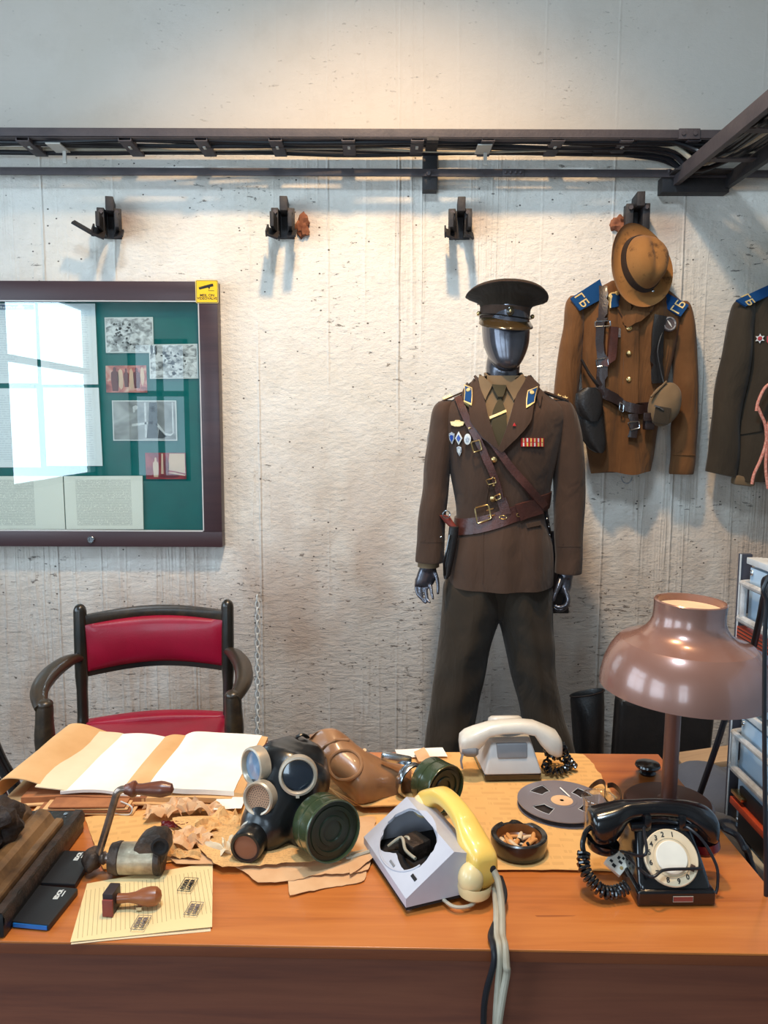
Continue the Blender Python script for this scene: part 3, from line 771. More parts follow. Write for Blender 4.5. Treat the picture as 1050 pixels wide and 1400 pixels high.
b = MB(); q = at(125, 737.5, FY)
b.lathe([(0.0, 0), (0.0135, 0), (0.0135, 0.006), (0.011, 0.008), (0.006, 0.008), (0.006, 0.005), (0, 0.005)], 20, frame((q.x, FY, q.z), (0, -1, 0)))
b.obj('lock', M['chrome'], nb)
PYB = 2.934
def sheet_px(name, quad, mat, label, cat, group=None, Y=PYB, th=0.0012, parent=None):
    pts = [at(x, y, Y) for x, y in quad]
    c = sum(pts, Vector()) / 4
    o = (pts[1] - pts[0]).normalized(); ang = math.atan2(o.z, o.x)
    X = frame(c, (0, -1, 0)) @ RZ(ang)
    Xi = X.inverted()
    b = MB(); b.prism([tuple((Xi @ p)[:2]) for p in pts], th)
    ob = b.obj(name, mat, parent, world=False, flat=True)
    ob.matrix_basis = X
    tag(ob, label, cat, group)
    return ob, X, [Xi @ p for p in pts]
g = 'papers pinned in the noticeboard'
d1, X1, q1 = sheet_px('document', [(-62, 415), (48, 415), (52, 524), (-58, 524)], M['doc'], 'white printed sheet with a dark heading strip in the top left of the board', 'document', g)
sheet_px('document', [(52, 415), (130, 415), (134.5, 525.5), (57.5, 526)], M['doc'], 'white typed sheet beside the uppermost black and white photo', 'document', g)
sheet_px('document', [(-66, 531), (50, 531), (56, 639), (-60, 639)], M['doc'], 'white sheet with a small crest, under the sheet with the heading strip', 'document', g)
sheet_px('document', [(59, 530), (135, 530), (140.5, 637), (64, 637)], M['doc'], 'white typed sheet left of the large black and white photo', 'document', g)
b = MB(); b.prism([(q1[0].x+0.004, q1[0].y-0.004), (q1[1].x-0.004, q1[1].y-0.004), (q1[1].x-0.004, q1[1].y-0.022), (q1[0].x+0.004, q1[0].y-0.022)], 0.0008, TR(0, 0, 0.0012))
hd = b.obj('heading_strip', plain('slate_heading', rgb(92, 112, 140), None, 0.6), d1, world=False, flat=True)
b = MB()
random.seed(3)
x = q1[0].x + 0.03
while x < q1[1].x - 0.075:
    wd = random.uniform(0.004, 0.008); hh = random.choice((0.006, 0.006, 0.009))
    b.prism([(x, q1[1].y-0.018), (x+wd, q1[1].y-0.018), (x+wd, q1[1].y-0.018+hh), (x, q1[1].y-0.018+hh)], 0.0005, TR(0, 0, 0.002)); x += wd + 0.003
xc = q1[1].x - 0.055
for dx, hh in ((-0.012, 0.008), (-0.006, 0.013), (0, 0.015), (0.006, 0.013), (0.012, 0.008)):
    b.prism([(xc+dx-0.0025, q1[1].y-0.02), (xc+dx+0.0025, q1[1].y-0.02), (xc+dx+0.003, q1[1].y-0.02+hh), (xc+dx-0.003, q1[1].y-0.02+hh)], 0.0005, TR(0, 0, 0.002))
b.obj('heading_letters', M['enamel_white'], hd, world=False, flat=True)
sp = thing('open_book', 'open spread of small print pages along the bottom of the noticeboard', 'book', at(87, 723, PYB))
for qd in ([(-70, 651), (86, 651), (89.6, 723.5), (-66, 723.5)], [(87.5, 651), (195, 650.5), (196.5, 723.5), (91, 723.5)]):
    o, X, q = sheet_px('page', qd, M['book'], None, None, None, PYB-0.004, 0.003)
    o.parent = sp; o.matrix_basis = wm(sp).inverted() @ X
def photo(quad, label, kind, border, figs=(), bcol='enamel_white'):
    o, X, q = sheet_px('photograph', quad, M[bcol] if border else M['photo_'+kind], label, 'photograph', 'photographs pinned in the noticeboard', PYB-0.003 if label.startswith('black and white photo of people lying') else PYB-0.0015)
    cx = sum(p.x for p in q)/4; cy = sum(p.y for p in q)/4
    w = (q[1]-q[0]).length; h = (q[0]-q[3]).length
    b = MB(); k = border
    b.prism([(p.x - math.copysign(k, p.x-cx), p.y - math.copysign(k, p.y-cy)) for p in q], 0.0005, TR(0, 0, 0.0012))
    im = b.obj('picture', M['photo_'+kind], o, world=False, flat=True)
    for mat, polys in figs:
        b = MB()
        for poly in polys: b.prism([(cx + (u-0.5)*w, cy + (v-0.5)*h) for u, v in poly], 0.0003, TR(0, 0, 0.0017))
        b.obj('figure', mat, im, world=False, flat=True)
def photo_mat(name, stops, sc, det=5):
    m, nt, b = newmat(name)
    f = noi(nt, coords(nt, (1, 1.3, 1)), sc, det, 0.62, 0.6)
    nt.links.new(ramp(nt, f, stops), b.inputs['Base Color']); b.inputs['Roughness'].default_value = 0.35
    return m
G = lambda v: rgb(v, v, v)
M['photo_field'] = photo_mat('grey_field_print', [(0.3, G(60)), (0.45, G(150)), (0.55, G(205)), (0.7, G(235))], 34)
M['photo_red'] = photo_mat('red_toned_print', [(0.3, rgb(120, 40, 46)), (0.5, rgb(196, 110, 100)), (0.7, rgb(226, 190, 170))], 16, 2)
M['photo_room'] = photo_mat('grey_room_print', [(0.3, G(110)), (0.5, G(150)), (0.7, G(185))], 9, 2)
M['photo_crimson'] = photo_mat('crimson_print', [(0.3, rgb(96, 16, 26)), (0.5, rgb(150, 26, 36)), (0.7, rgb(176, 60, 56))], 12, 2)
dk = plain('print_dark', G(40), G(70), 0.4, 0, 90); lt = plain('print_light', G(220), G(190), 0.4, 0, 90)
mar = plain('print_maroon', rgb(110, 46, 52), rgb(90, 36, 44), 0.4); rs = plain('print_rose', rgb(226, 190, 160), None, 0.4); crm = plain('print_crimson', rgb(120, 8, 26), None, 0.4)
def blob(cx, cy, rx, ry, n=10, j=0.2): return [(cx + rx*(1+random.uniform(-j, j))*math.cos(2*PI*i/n), cy + ry*(1+random.uniform(-j, j))*math.sin(2*PI*i/n)) for i in range(n)]
random.seed(8)
def specks(n, x0, x1, y0, y1, smin, smax): return [blob(random.uniform(x0, x1), random.uniform(y0, y1), random.uniform(smin, smax), random.uniform(smin, smax)*1.2, 7, 0.35) for _ in range(n)]
photo([(143, 434), (209, 433.5), (210.5, 482.5), (145, 482.5)], 'black and white photo of figures in a field, topmost in the board', 'field', 0.004,
      [(dk, specks(22, .16, .56, .45, .82, .012, .035) + specks(10, .05, .6, .1, .3, .01, .03)), (lt, specks(9, .2, .55, .4, .75, .015, .04) + [blob(.62, .48, .09, .07), blob(.45, .42, .04, .05)])])
photo([(203.6, 471), (270, 470), (271.5, 517.5), (205, 518)], 'black and white photo of people lying in rubble, overlapping the one above', 'field', 0.004,
      [(dk, [blob(.06, .85, .03, .14), blob(.14, .83, .03, .13)] + specks(26, .25, .75, .38, .78, .015, .045)), (lt, [blob(.18, .18, .14, .06), blob(.85, .6, .13, .035)] + specks(8, .4, .7, .12, .35, .03, .07) + specks(8, .3, .65, .5, .75, .012, .03))])
person_p = lambda cx, y0, y1, wd: [(cx-wd*.8, y0), (cx+wd*.8, y0), (cx+wd*1.1, (y0+y1)/2), (cx+wd, y1-0.2), (cx+wd*.4, y1-0.14), (cx+wd*.42, y1-.05), (cx+wd*.2, y1), (cx-wd*.2, y1), (cx-wd*.42, y1-.05), (cx-wd*.4, y1-0.14), (cx-wd, y1-0.2), (cx-wd*1.1, (y0+y1)/2)]
photo([(144.6, 500), (200, 499.5), (201.5, 536.6), (145.5, 536.6)], 'faded red photo of three standing figures', 'red', 0.0,
      [(rs, [blob(.36, .5, .07, .42, 8, .1), blob(.63, .5, .06, .42, 8, .1), blob(.9, .6, .05, .36, 8, .1)]), (mar, [person_p(.22, .05, .95, .09), person_p(.5, .2, .9, .06), person_p(.76, .15, .92, .08)])])
photo([(153, 547.5), (241, 547.5), (242.5, 602.5), (155, 602.5)], 'largest black and white photo, with a person in dark clothes working', 'room', 0.004,
      [(dk, [[(.52, .06), (.70, .06), (.70, .95), (.58, .95), (.56, .5)], [(.7, .06), (.78, .06), (.84, .1), (.72, .3)]]), (lt, [blob(.635, .79, .035, .075), blob(.36, .82, .045, .06), blob(.34, .74, .02, .04), [(.3, .36), (.42, .38), (.58, .43), (.58, .47), (.3, .42)], [(.66, .42), (.8, .14), (.9, .12), (.97, .22), (.9, .17), (.82, .19), (.7, .44)], blob(.6, .45, .035, .04), [(.5, .08), (.53, .08), (.53, .95), (.5, .95)], [(.93, .2), (.95, .2), (.95, .95), (.93, .95)]])])
photo([(198.6, 619), (253.5, 619), (255, 655), (200, 655)], 'crimson photo of two standing figures, lowest in the board', 'crimson', 0.0,
      [(rs, [[(.55, .35), (.98, .22), (.98, .97), (.6, .97)], [(.38, .2), (.44, .2), (.44, .97), (.4, .97)], person_p(.25, .08, .82, .065), [(.52, .25), (.98, .12), (.98, .16), (.7, .26)]]), (crm, [person_p(.52, .2, .85, .06), blob(.6, .12, .25, .09)])])
# yellow camera notice stuck on the frame corner
sg = thing('warning_sign', 'small yellow video camera notice on the corner of the noticeboard', 'sign', at(283, 413, FY))
def sgX(Y): q = at(283, 398.7, Y); return frame((q.x, Y, q.z), (0, -1, 0))
sw = 30/FPX*FY/0.99
def rrect(w, h, r, n=5):
    out = []
    for cx, cy, a0 in ((w/2-r, h/2-r, 0), (-w/2+r, h/2-r, 90), (-w/2+r, -h/2+r, 180), (w/2-r, -h/2+r, 270)):
        for k in range(n+1): a = R(a0 + 90*k/n); out.append((cx + r*math.cos(a), cy + r*math.sin(a)))
    return out
b = MB(); b.prism(rrect(sw, sw, 0.006), 0.0025, sgX(FY)); b.obj('plate', M['sign_edge'], sg)
b = MB(); b.prism(rrect(sw-0.005, sw-0.005, 0.004), 0.0006, sgX(FY-0.0025)); b.obj('border', M['ink'], sg)
b = MB(); b.prism(rrect(sw-0.008, sw-0.008, 0.003), 0.0006, sgX(FY-0.0028)); b.obj('face', M['sign_yellow'], sg)
b = MB(); X = sgX(FY-0.0034)
b.prism([(-0.030, 0.014), (-0.027, 0.007), (0.024, 0.019), (0.022, 0.028)], 0.0005, X); b.prism([(-0.031, 0.015), (-0.028, 0.0165), (0.02, 0.0285), (0.022, 0.0275)], 0.0005, X)
b.prism([(0.004, 0.016), (0.012, 0.016), (0.009, 0.009), (0.007, 0.004), (0.026, 0.004), (0.026, 0.0025), (0.0055, 0.0025), (0.0075, 0.009)], 0.0005, X)
b.obj('camera_symbol', M['ink'], sg)
b = MB(); b.mesh(text_mesh('MEIL ON', 0.0135, 0.0003, bold=0.0003), X @ TR(0, -0.0135, 0)); b.mesh(text_mesh('VIDEOVALVE', 0.0125, 0.0003, bold=0.0003), X @ TR(0, -0.0245, 0))
b.obj('lettering', M['ink'], sg, flat=True)

# ------------------------------------------------------------------ chain hanging on the wall
ch = thing('hanging_chain', 'thin pale steel chain hanging straight down the concrete wall', 'chain', at(352, 1020, 2.93))
b = MB()
lk = [(0.0072*math.cos(a), 0, 0.0150*math.sin(a)) for a in [2*PI*k/14 for k in range(14)]]
b.tube(lk, 0.0026, 8, loop=True)
proto = b.obj('link', M['enamel_white'], ch, world=False)
za, zb = at(352, 818, 2.925), at(352.5, 1018, 2.925)
nl = 24
for i in range(nl):
    o = proto if i == 0 else proto.copy()
    if i: C.objects.link(o); o.parent = ch
    p = za.lerp(zb, i/(nl-1))
    o.location = wm(ch).inverted() @ p; o.rotation_euler = (0, 0, 0 if i % 2 else PI/2*0.9)
b = MB(); q = at(352, 815, 2.95); b.cyl((q.x, 2.96, q.z), (q.x, 2.925, q.z+0.004), 0.004, n=8); b.obj('nail', M['iron'], ch)

# ------------------------------------------------------------------ mannequin in uniform
MY = 2.55
man = thing('mannequin', 'faceless gunmetal mannequin standing in an olive brown officer uniform', 'mannequin', (at(684, 840, MY).x, MY, 0))
def bloft(b, keys, **kw): b.rings(loft_px(keys, MY, kw.pop('n', 28), kw.pop('sub', 4), **kw))
b = MB()
bloft(b, [(401, 682, 700, .02), (404, 672, 709, .05), (412, 664, 717, .08), (430, 659.5, 722.5, .094), (452, 659, 723.5, .096, -.005), (472, 661, 721.5, .094, -.01), (487, 666, 716, .082, -.02), (497, 671.5, 710, .064, -.035), (504, 678, 704, .04, -.05), (507, 685, 697, .015, -.06)])
bloft(b, [(470, 672, 712, .05, .02), (495, 666, 712, .056, .015), (515, 665, 711, .058, .01), (535, 662, 716, .06), (545, 650, 728, .06), (556, 616, 760, .062), (600, 622, 752, .085), (650, 628, 742, .09), (700, 634, 738, .09), (760, 622, 744, .1), (800, 620, 742, .08)])
bloft(b, [(800, 620, 676, .07), (900, 612, 660, .06), (1000, 596, 640, .052), (1100, 586, 622, .045), (1210, 578, 610, .04)])
bloft(b, [(800, 690, 744, .07), (900, 702, 752, .06), (1000, 726, 766, .052), (1100, 738, 780, .045), (1210, 750, 784, .04)])
# arms, each ending in a hand with separate fingers
def P3(x, y, dy=0.0): q = at(x, y, MY); return Vector((q.x, MY + dy, q.z))
def arm(pts): 
    rs = [p[3] for p in pts]; b.tube([P3(*p[:3]) for p in pts], rs, 14)
arm([(612, 565, .01, .045), (603, 600, .01, .046), (596, 660, .0, .04), (589, 720, -.005, .033), (586, 762, -.01, .026), (585, 778, -.012, .026)])
arm([(768, 565, .01, .045), (777, 600, .01, .046), (779, 660, .0, .04), (776, 720, -.01, .033), (773, 768, -.02, .026), (771, 788, -.022, .025)])
def finger(pts, r): 
    c = curve([P3(*p) for p in pts], 4); n = len(c)
    b.tube(c, [r*(1.05 - 0.35*i/(n-1)) for i in range(n)], 10)
    b.ball(c[-1], r*0.7, 6); b.ball(c[0], r*1.05, 6)
# viewer's left hand: back of the hand to the front, thumb hanging apart at the right
b.rings([[P3(x, y, -.012) + Vector((rx*math.cos(2*PI*k/16), ry*math.sin(2*PI*k/16), 0)) for k in range(16)] for x, y, rx, ry in ((585, 772, .026, .022), (584, 782, .033, .021), (581.5, 792, .034, .02), (579, 799, .031, .018))])
finger([(570, 792, -.002), (568.8, 803, -.012), (571, 811, -.022), (574.5, 815, -.03)], .0068)
finger([(575.8, 795, -.008), (575, 808, -.022), (577.5, 817, -.032), (581, 820.5, -.038)], .0072)
finger([(581.8, 796, -.014), (582, 808, -.03), (583.8, 816, -.04), (586.5, 819, -.048)], .0072)
finger([(587.6, 794, -.018), (588.6, 803, -.035), (589.8, 810, -.046), (591, 814, -.052)], .0068)
finger([(592, 777, -.016), (596, 786, -.03), (597.6, 797, -.042), (597.2, 807, -.05)], .0078)
# viewer's right hand: fingers curled, thumb straight down on the left
b.rings([[P3(x, y, -.02) + Vector((rx*math.cos(2*PI*k/16), ry*math.sin(2*PI*k/16), 0)) for k in range(16)] for x, y, rx, ry in ((771, 783, .024, .022), (770, 791, .026, .026), (769, 800, .026, .029), (768, 808, .022, .029))])
finger([(764, 787, -.035), (759, 796, -.052), (754, 806, -.06), (751.5, 815, -.06)], .0095)
finger([(768, 803, -.045), (771, 812, -.058), (769, 821, -.06), (760, 825, -.055), (754, 823, -.05)], .009)
finger([(769, 805, -.032), (773, 815, -.04), (770, 826, -.04), (762, 830, -.038), (755, 828, -.034)], .0092)
finger([(769, 806, -.018), (773, 817, -.02), (770, 829, -.02), (763, 833, -.02), (757, 832, -.018)], .009)
finger([(769, 806, -.004), (772, 816, -.002), (769, 826, -.002), (763, 831, -.004)], .0082)
body = b.obj('body', M['skin'], man, angle=180, mods=[('REMESH', dict(mode='VOXEL', voxel_size=0.0035, use_smooth_shade=True)), ('SMOOTH', dict(factor=0.5, iterations=4))])

# trousers
def crease(side):
    def fn(p, th, t):
        d = math.cos(th - 1.5*PI); k = max(0, d)**14
        p = p.copy(); p.y -= 0.020 * k
        p.y += wrinkle(p, 0.006, (14, 8, 7), side*9); p.x += wrinkle(p, 0.004, (8, 8, 9), side*5)
        if t > 0.3: p.y -= 0.004*math.sin(p.z*46 + p.x*30*side) * max(0, math.sin((t-0.3)*4.4))
        return p
    return fn
hips = lambda p, th, t: p + Vector((0, wrinkle(p, 0.006, (14, 8, 7), 2), 0))
b = MB()
b.rings(loft_px([(735, 626, 740, .095), (780, 612, 752, .102), (800, 607, 754, .104), (815, 606, 755, .092), (832, 612, 750, .078), (845, 640, 720, .05), (847, 660, 700, .03)], MY, 48, 5, hips))
b.rings(loft_px([(790, 612, 704, .098), (800, 606, 703, .104), (826, 604, 695, .104), (846, 602, 683, .1), (870, 600, 674, .096), (930, 592, 661, .088), (980, 586, 650, .084), (1025, 579.5, 643, .082), (1100, 570, 634, .082), (1195, 560, 626, .084)], MY, 48, 6, crease(-1)))
b.rings(loft_px([(790, 660, 750, .098), (800, 660, 755, .104), (826, 667, 755.5, .104), (846, 679, 755.5, .1), (870, 687, 756, .096), (930, 701, 760, .088), (980, 712, 771, .084), (1025, 717, 785, .082), (1100, 722, 797, .082), (1195, 730, 806, .084)], MY, 48, 6, crease(1)))
tro = b.obj('trousers', M['trouser'], man, angle=60)
for sx in (-1, 1):
    b = MB(); q = at(595 if sx < 0 else 768, 1200, MY)
    b.lathe([(0.0, 0.0), (0.045, 0.0), (0.048, 0.03), (0.04, 0.06), (0.0, 0.075)], 20, Matrix.Translation((q.x, MY-0.06, 0.0)) @ Matrix.Diagonal((0.95, 2.6, 1, 1)))
    b.obj('shoe', M['leather_black'], man)

# jacket
def jk(p, th, t):
    p = p.copy(); c = max(0, -math.sin(th))
    p.y += wrinkle(p, 0.008, (10, 6, 5), 4)
    zb = at(705, 705, MY).z
    if p.z < zb: p.y -= 0.010 * (1 + math.sin(p.x*52 + 1.0)) * min(1, (zb - p.z)/0.08) * c     # skirt folds below the belt
    else: p.y -= 0.008 * math.sin((p.x - 0.3*p.z)*40) * max(0, 1 - abs(p.z - zb - 0.05)/0.12) * c
    return p
jb = MB()
jb.rings(loft_px([(798, 611, 756, .136), (775, 612, 757, .134), (745, 617, 755, .128), (715, 623, 749, .118), (692, 623.5, 749, .117), (650, 616, 755, .126), (610, 608, 764, .132), (585, 604, 771, .126), (566, 602, 776, .112), (555, 606, 772, .095), (546, 620, 757, .082), (538, 632, 746, .074), (530, 641, 737, .07), (522, 650, 727, .066), (515, 656, 721, .062)], MY, 64, 6, jk))
JB = jb.bvh()
jacket = jb.obj('jacket', M['jacket'], man, angle=60)
def sl(side):
    def fn(p, th, t):
        p = p.copy()
        p.x += wrinkle(p, 0.006, (7, 7, 9), 3*side); p.y += wrinkle(p, 0.008, (9, 9, 8), 7*side)
        return p
    return fn
b = MB(); b.rings(loft_px([(767, 568, 606, .046, -.012), (762, 568, 606.5, .047, -.012), (740, 570, 607, .05, -.008), (700, 573, 610, .055), (650, 579, 615, .06, .005), (600, 585, 620, .066, .01), (570, 589, 622, .068, .01), (557, 593, 622, .06, .01), (550, 599, 622, .045, .01), (547, 606, 620, .02, .01)], MY, 40, 6, sl(-1)))
LB = b.bvh(); b.obj('sleeve', M['jacket'], jacket, angle=60)
b = MB(); b.rings(loft_px([(781, 756.5, 792.5, .046, -.025), (776, 756.5, 793, .047, -.025), (750, 757, 795, .05, -.018), (700, 757, 798, .055, -.005), (640, 756, 800.5, .06), (600, 756, 796, .066, .008), (570, 755, 789, .068, .01), (557, 754, 784, .06, .01), (550, 754, 779, .045, .01), (547, 756, 772, .02, .01)], MY, 40, 6, sl(1)))
RB = b.bvh(); b.obj('sleeve', M['jacket'], jacket, angle=60)
for bv, xs, py in ((LB, (569.5, 605), 741), (RB, (758, 793), 747)):
    b = MB(); strap(b, bv, [(xs[0], py), (xs[1], py)], 1.3, 0.0003, 0.001); b.obj('cuff_seam', M['jacket'], jacket)
# shirt, tie and lapels in the neck opening
b = MB(); patch(b, JB, [(652, 514), (654, 530), (661, 560), (672, 590), (681, 614)], [(724, 514), (718, 530), (706, 560), (694, 590), (683, 614)], 16, 10, 0.002, 0.002)
shirt = b.obj('shirt', M['shirt'], man)
b = MB()
for L, Rr in (([(660, 514), (666, 520), (674, 528.5)], [(657.5, 523), (658.5, 537), (663.5, 551)]), ([(710, 513), (705, 519), (691, 529)], [(714.5, 520), (711, 535), (701.5, 551)])):
    patch(b, JB, L, Rr, 8, 5, 0.012, 0.004)
b.obj('collar', M['shirt'], shirt)
b = MB(); b.rings([[P3(688, y, 0.0) + Vector((rx*math.cos(2*PI*k/28), ry*math.sin(2*PI*k/28) + 0.0, 0.05*math.cos(2*PI*k/28)*0 )) + Vector((0, 0, -.034*max(0, -math.sin(2*PI*k/28))**1.5)) for k in range(28)] for y, rx, ry in ((534, .062, .068), (522, .062, .066), (510, .063, .064), (509, .058, .06), (520, .056, .058))], cap=False)
b.obj('collar_stand', M['shirt'], shirt)
b = MB(); patch(b, JB, [(673.5, 529), (678, 541), (681, 548), (672.5, 566), (672, 590), (680, 612)], [(691, 529), (686.5, 541), (684, 548), (691, 566), (692, 590), (683.5, 612)], 18, 6, 0.008, 0.006)
patch(b, JB, [(673.5, 528.5), (676, 539), (679.5, 547.5)], [(691, 528.5), (689, 539), (686, 547.5)], 6, 5, 0.014, 0.008)
tie = b.obj('tie', M['tie'], man)
b = MB(); strap(b, JB, [(669.5, 573.5), (691, 565)], 3.0, 0.015, 0.003); b.obj('tie_clip', M['gold'], tie)
lap = MB()
patch(lap, JB, [(655, 517), (660, 540), (667, 570), (676, 597), (683, 614)], [(641, 530), (642, 552), (645, 578), (662, 600), (684, 617)], 16, 6, 0.009, 0.008)
lap.obj('lapel', M['jacket'], jacket)
lap = MB()
patch(lap, JB, [(717, 517), (706, 540), (697, 570), (688, 597), (680.5, 615)], [(733, 531), (729, 553), (723, 579), (706, 599), (686, 618)], 16, 6, 0.010, 0.009)
lap.obj('lapel', M['jacket'], jacket)
b = MB(); patch(b, JB, [(655, 512), (652, 518), (650, 526)], [(640, 529), (634, 540), (630, 556)], 8, 5, 0.008, 0.004); b.obj('jacket_collar', M['jacket'], jacket)
b = MB()
patch(b, JB, [(719, 512), (722, 519), (725, 527)], [(733, 530), (739, 541), (737, 557)], 8, 5, 0.008, 0.004)
b.obj('jacket_collar', M['jacket'], jacket); b = MB()
def shape(bv, quad, off, th): 
    b = MB(); patch(b, bv, [quad[0], quad[3]], [quad[1], quad[2]], 4, 4, off, th); return b
for q in ([(640.7, 532), (649, 535.5), (646.5, 559.5), (636.5, 555)], [(718, 538), (729.5, 532.5), (728.3, 556.5), (717.3, 563)]):
    tab = shape(JB, q, 0.0205, 0.0025).obj('collar_tab', M['gold'], jacket)
    c = Vector((sum(p[0] for p in q)/4, sum(p[1] for p in q)/4))
    q2 = [tuple(c + (Vector(p) - c) * 0.83) for p in q]
    shape(JB, q2, 0.023, 0.0012).obj('tab_field', M['blue_cloth'], jacket)
    e = Vector(q[0]).lerp(Vector(q[1]), 0.5).lerp(c, 0.55)
    p, n = hit(JB, e.x, e.y, 0.026); b = MB(); b.lathe([(0, 0.002), (0.006, 0.002), (0.0075, 0), (0.0075, -0.002)], 16, frame(p, n)); b.obj('tab_emblem', M['gold'], jacket)
def coin(bv, px, py, r, off=0.003, name='button', mat='brass', parent=None, dome=0.5):
    p, n = hit(bv, px, py, off); b = MB()
    b.lathe([(r, -0.004), (r, 0), (r*0.85, r*dome*0.6), (r*0.5, r*dome*0.9), (0.0001, r*dome)], 18, frame(p, n)); return b.obj(name, M[mat], parent)
coin(JB, 675.5, 628.5, .0105, 0.004, parent=jacket); coin(JB, 674, 681.5, .0105, 0.006, parent=jacket)
# front edge of the buttoned jacket, pocket flap, hem edge
b = MB(); strap(b, JB, [(683, 616), (672, 640), (664, 690), (660, 740), (660, 797)], 1.6, 0.0, 0.002); b.obj('front_edge', M['jacket'], jacket)
b = MB(); patch(b, JB, [(718, 716), (737, 712)], [(720, 722), (739, 718)], 6, 3, 0.001, 0.004); b.obj('pocket_flap', M['jacket'], jacket)
# breast badges
def badge(px, py, outline, s, mat, off=0.004, th=0.003, inner=None, nm='badge'):
    p, n = hit(JB, px, py, off); X = frame(p, n)
    b = MB(); b.prism([(x*s, y*s) for x, y in outline], th, X, 0.0006); o = b.obj(nm, M[mat], jacket)
    if inner:
        b = MB(); b.prism([(x*s*0.55, y*s*0.55) for x, y in outline], 0.0012, X @ TR(0, 0, th)); b.obj(nm + '_field', M[inner], jacket)
wing = [(-1, .25), (-.45, .3), (-.25, .45), (.25, .45), (.45, .3), (1, .25), (.8, -.2), (.3, -.35), (-.3, -.35), (-.8, -.2)]
rhomb = [(0, 1), (.62, 0), (0, -1), (-.62, 0)]
oval = [(.66*math.cos(2*PI*k/16), math.sin(2*PI*k/16)) for k in range(16)]
shield = [(-.6, .75), (0, 1), (.6, .75), (.55, -.1), (0, -1), (-.55, -.1)]
badge(626.5, 579.5, wing, .026, 'gold'); badge(619.5, 599, shield, .020, 'silver', inner='enamel_blue'); badge(628.5, 599, rhomb, .0215, 'enamel_white', inner='enamel_blue')
badge(641.5, 600.5, oval, .0175, 'enamel_white', inner='silver', off=0.012); badge(629.5, 616.5, shield, .0165, 'silver', inner='enamel_white')
badge(701.5, 583.5, [(-.7, -.5), (.7, -.5), (0, .9)], .008, 'enamel_red', off=0.022)
# two rows of ribbon bars
rib = MB(); patch(rib, JB, [(712, 599), (742.5, 599)], [(712, 610.5), (742.5, 610.5)], 8, 3, 0.003, 0.002); rb = rib.obj('ribbon_bar', M['enamel_red'], jacket)
for r, y0 in ((0, 599.3), (1, 605.2)):
    for k in range(6):
        b = MB(); x0 = 712.6 + k*4.98
        patch(b, JB, [(x0+1.4, y0), (x0+3.2, y0)], [(x0+1.4, y0+5), (x0+3.2, y0+5)], 2, 2, 0.005, 0.0012)
        b.obj('ribbon', M['gold' if (k+r) % 3 == 0 else ('enamel_white' if (k+r) % 3 == 1 else 'sign_edge')], jacket)
# shoulder boards, seen edge on, with their stars
for pts in ([(742, 539), (775, 552)], [(632, 540), (606, 552)]):
    b = MB(); p0 = P3(pts[0][0], pts[0][1]-2, 0.0); p1 = P3(pts[1][0], pts[1][1]-3, 0.0)
    d = (p1-p0); nr = Vector((-d.z, 0, d.x)).normalized() if d.x > 0 else Vector((d.z, 0, -d.x)).normalized()
    P = [p0+Vector((0, -.028, 0)), p0+Vector((0, .028, 0)), p1+Vector((0, .028, 0)), p1+Vector((0, -.028, 0))]
    b.hexa(P + [q + nr*0.006 for q in P], 0.001); ob = b.obj('shoulder_board', M['jacket'], jacket)
    for t, dy in ((0.62, -.004), (0.86, -.016), (0.86, .014)):
        b = MB(); c = p0.lerp(p1, t) + nr*0.0065 + Vector((0, dy, 0))
        X = frame(c, (nr*0.5 + Vector((0, -0.86, 0))).normalized())
        b.prism([((.010 if k % 2 == 0 else .0045)*math.cos(2*PI*k/10 + PI/2), (.010 if k % 2 == 0 else .0045)*math.sin(2*PI*k/10 + PI/2)) for k in range(10)], 0.002, X); b.obj('star', M['gold'], jacket)
# belt round the waist
belt = MB()
def beltring(zc, half, off0, off1):
    ins, out = [], []
    for k in range(64):
        a = 2*PI*k/64
        rows = []
        for s in (-1, 1):
            x0 = at(686, 700, MY).x
            org = Vector((x0 + 0.6*math.cos(a), MY + 0.6*math.sin(a), 0))
            xx = x0 + 0.15*math.cos(a)
            pxz = zc(xx)
            org.z = pxz + s*half
            dr = Vector((-math.cos(a), -math.sin(a), 0))
            loc, n, _, _ = JB.ray_cast(org, dr)
            if loc is None: loc = Vector((x0 + .14*math.cos(a), MY + .11*math.sin(a), org.z))
            rows.append((loc - dr*off0, loc - dr*off1))
        ins.append((rows[0][0], rows[1][0])); out.append((rows[0][1], rows[1][1]))
    return ins, out
zl, zr2 = at(622, 719, MY), at(748, 682, MY)
ins, out = beltring(lambda x: zl.z + (zr2.z - zl.z)*(x - zl.x)/(zr2.x - zl.x), 0.0265, 0.0, 0.006)
belt.rings([[i[0], o[0], o[1], i[1]] for i, o in zip(ins, out)], loop=True)
bo = belt.obj('belt', M['leather'], man)
b = MB(); strap(b, JB, [(707, 700.5), (724, 695), (737, 691)], 22, 0.006, 0.004); b.obj('belt_end', M['leather'], bo)
b = MB(); strap(b, JB, [(686, 681), (689.5, 692), (692, 703)], 13, 0.007, 0.003); b.obj('belt_keeper', M['leather'], bo)
b = MB(); ringframe_px(b, JB, [(651, 692.5), (668, 688.5), (673, 711), (655, 716)], 0.0026, 0.014)
q0 = hit(JB, 666, 697, .014)[0]; q1 = hit(JB, 676, 694.5, .014)[0]; b.tube([q0, q1], 0.002, 6)
q0 = hit(JB, 668, 706, .014)[0]; q1 = hit(JB, 678, 703.5, .014)[0]; b.tube([q0, q1], 0.002, 6)
b.obj('buckle', M['brass'], bo)
b = MB()
for px, py in ((688, 707), (709, 703), (733, 700)):
    c, n = hit(JB, px, py, .006); b.tube([c + frame((0,0,0), n).to_3x3() @ Vector((.011*math.cos(2*PI*k/12), .006*math.sin(2*PI*k/12), 0.002)) for k in range(12)], .0018, 6, loop=True)
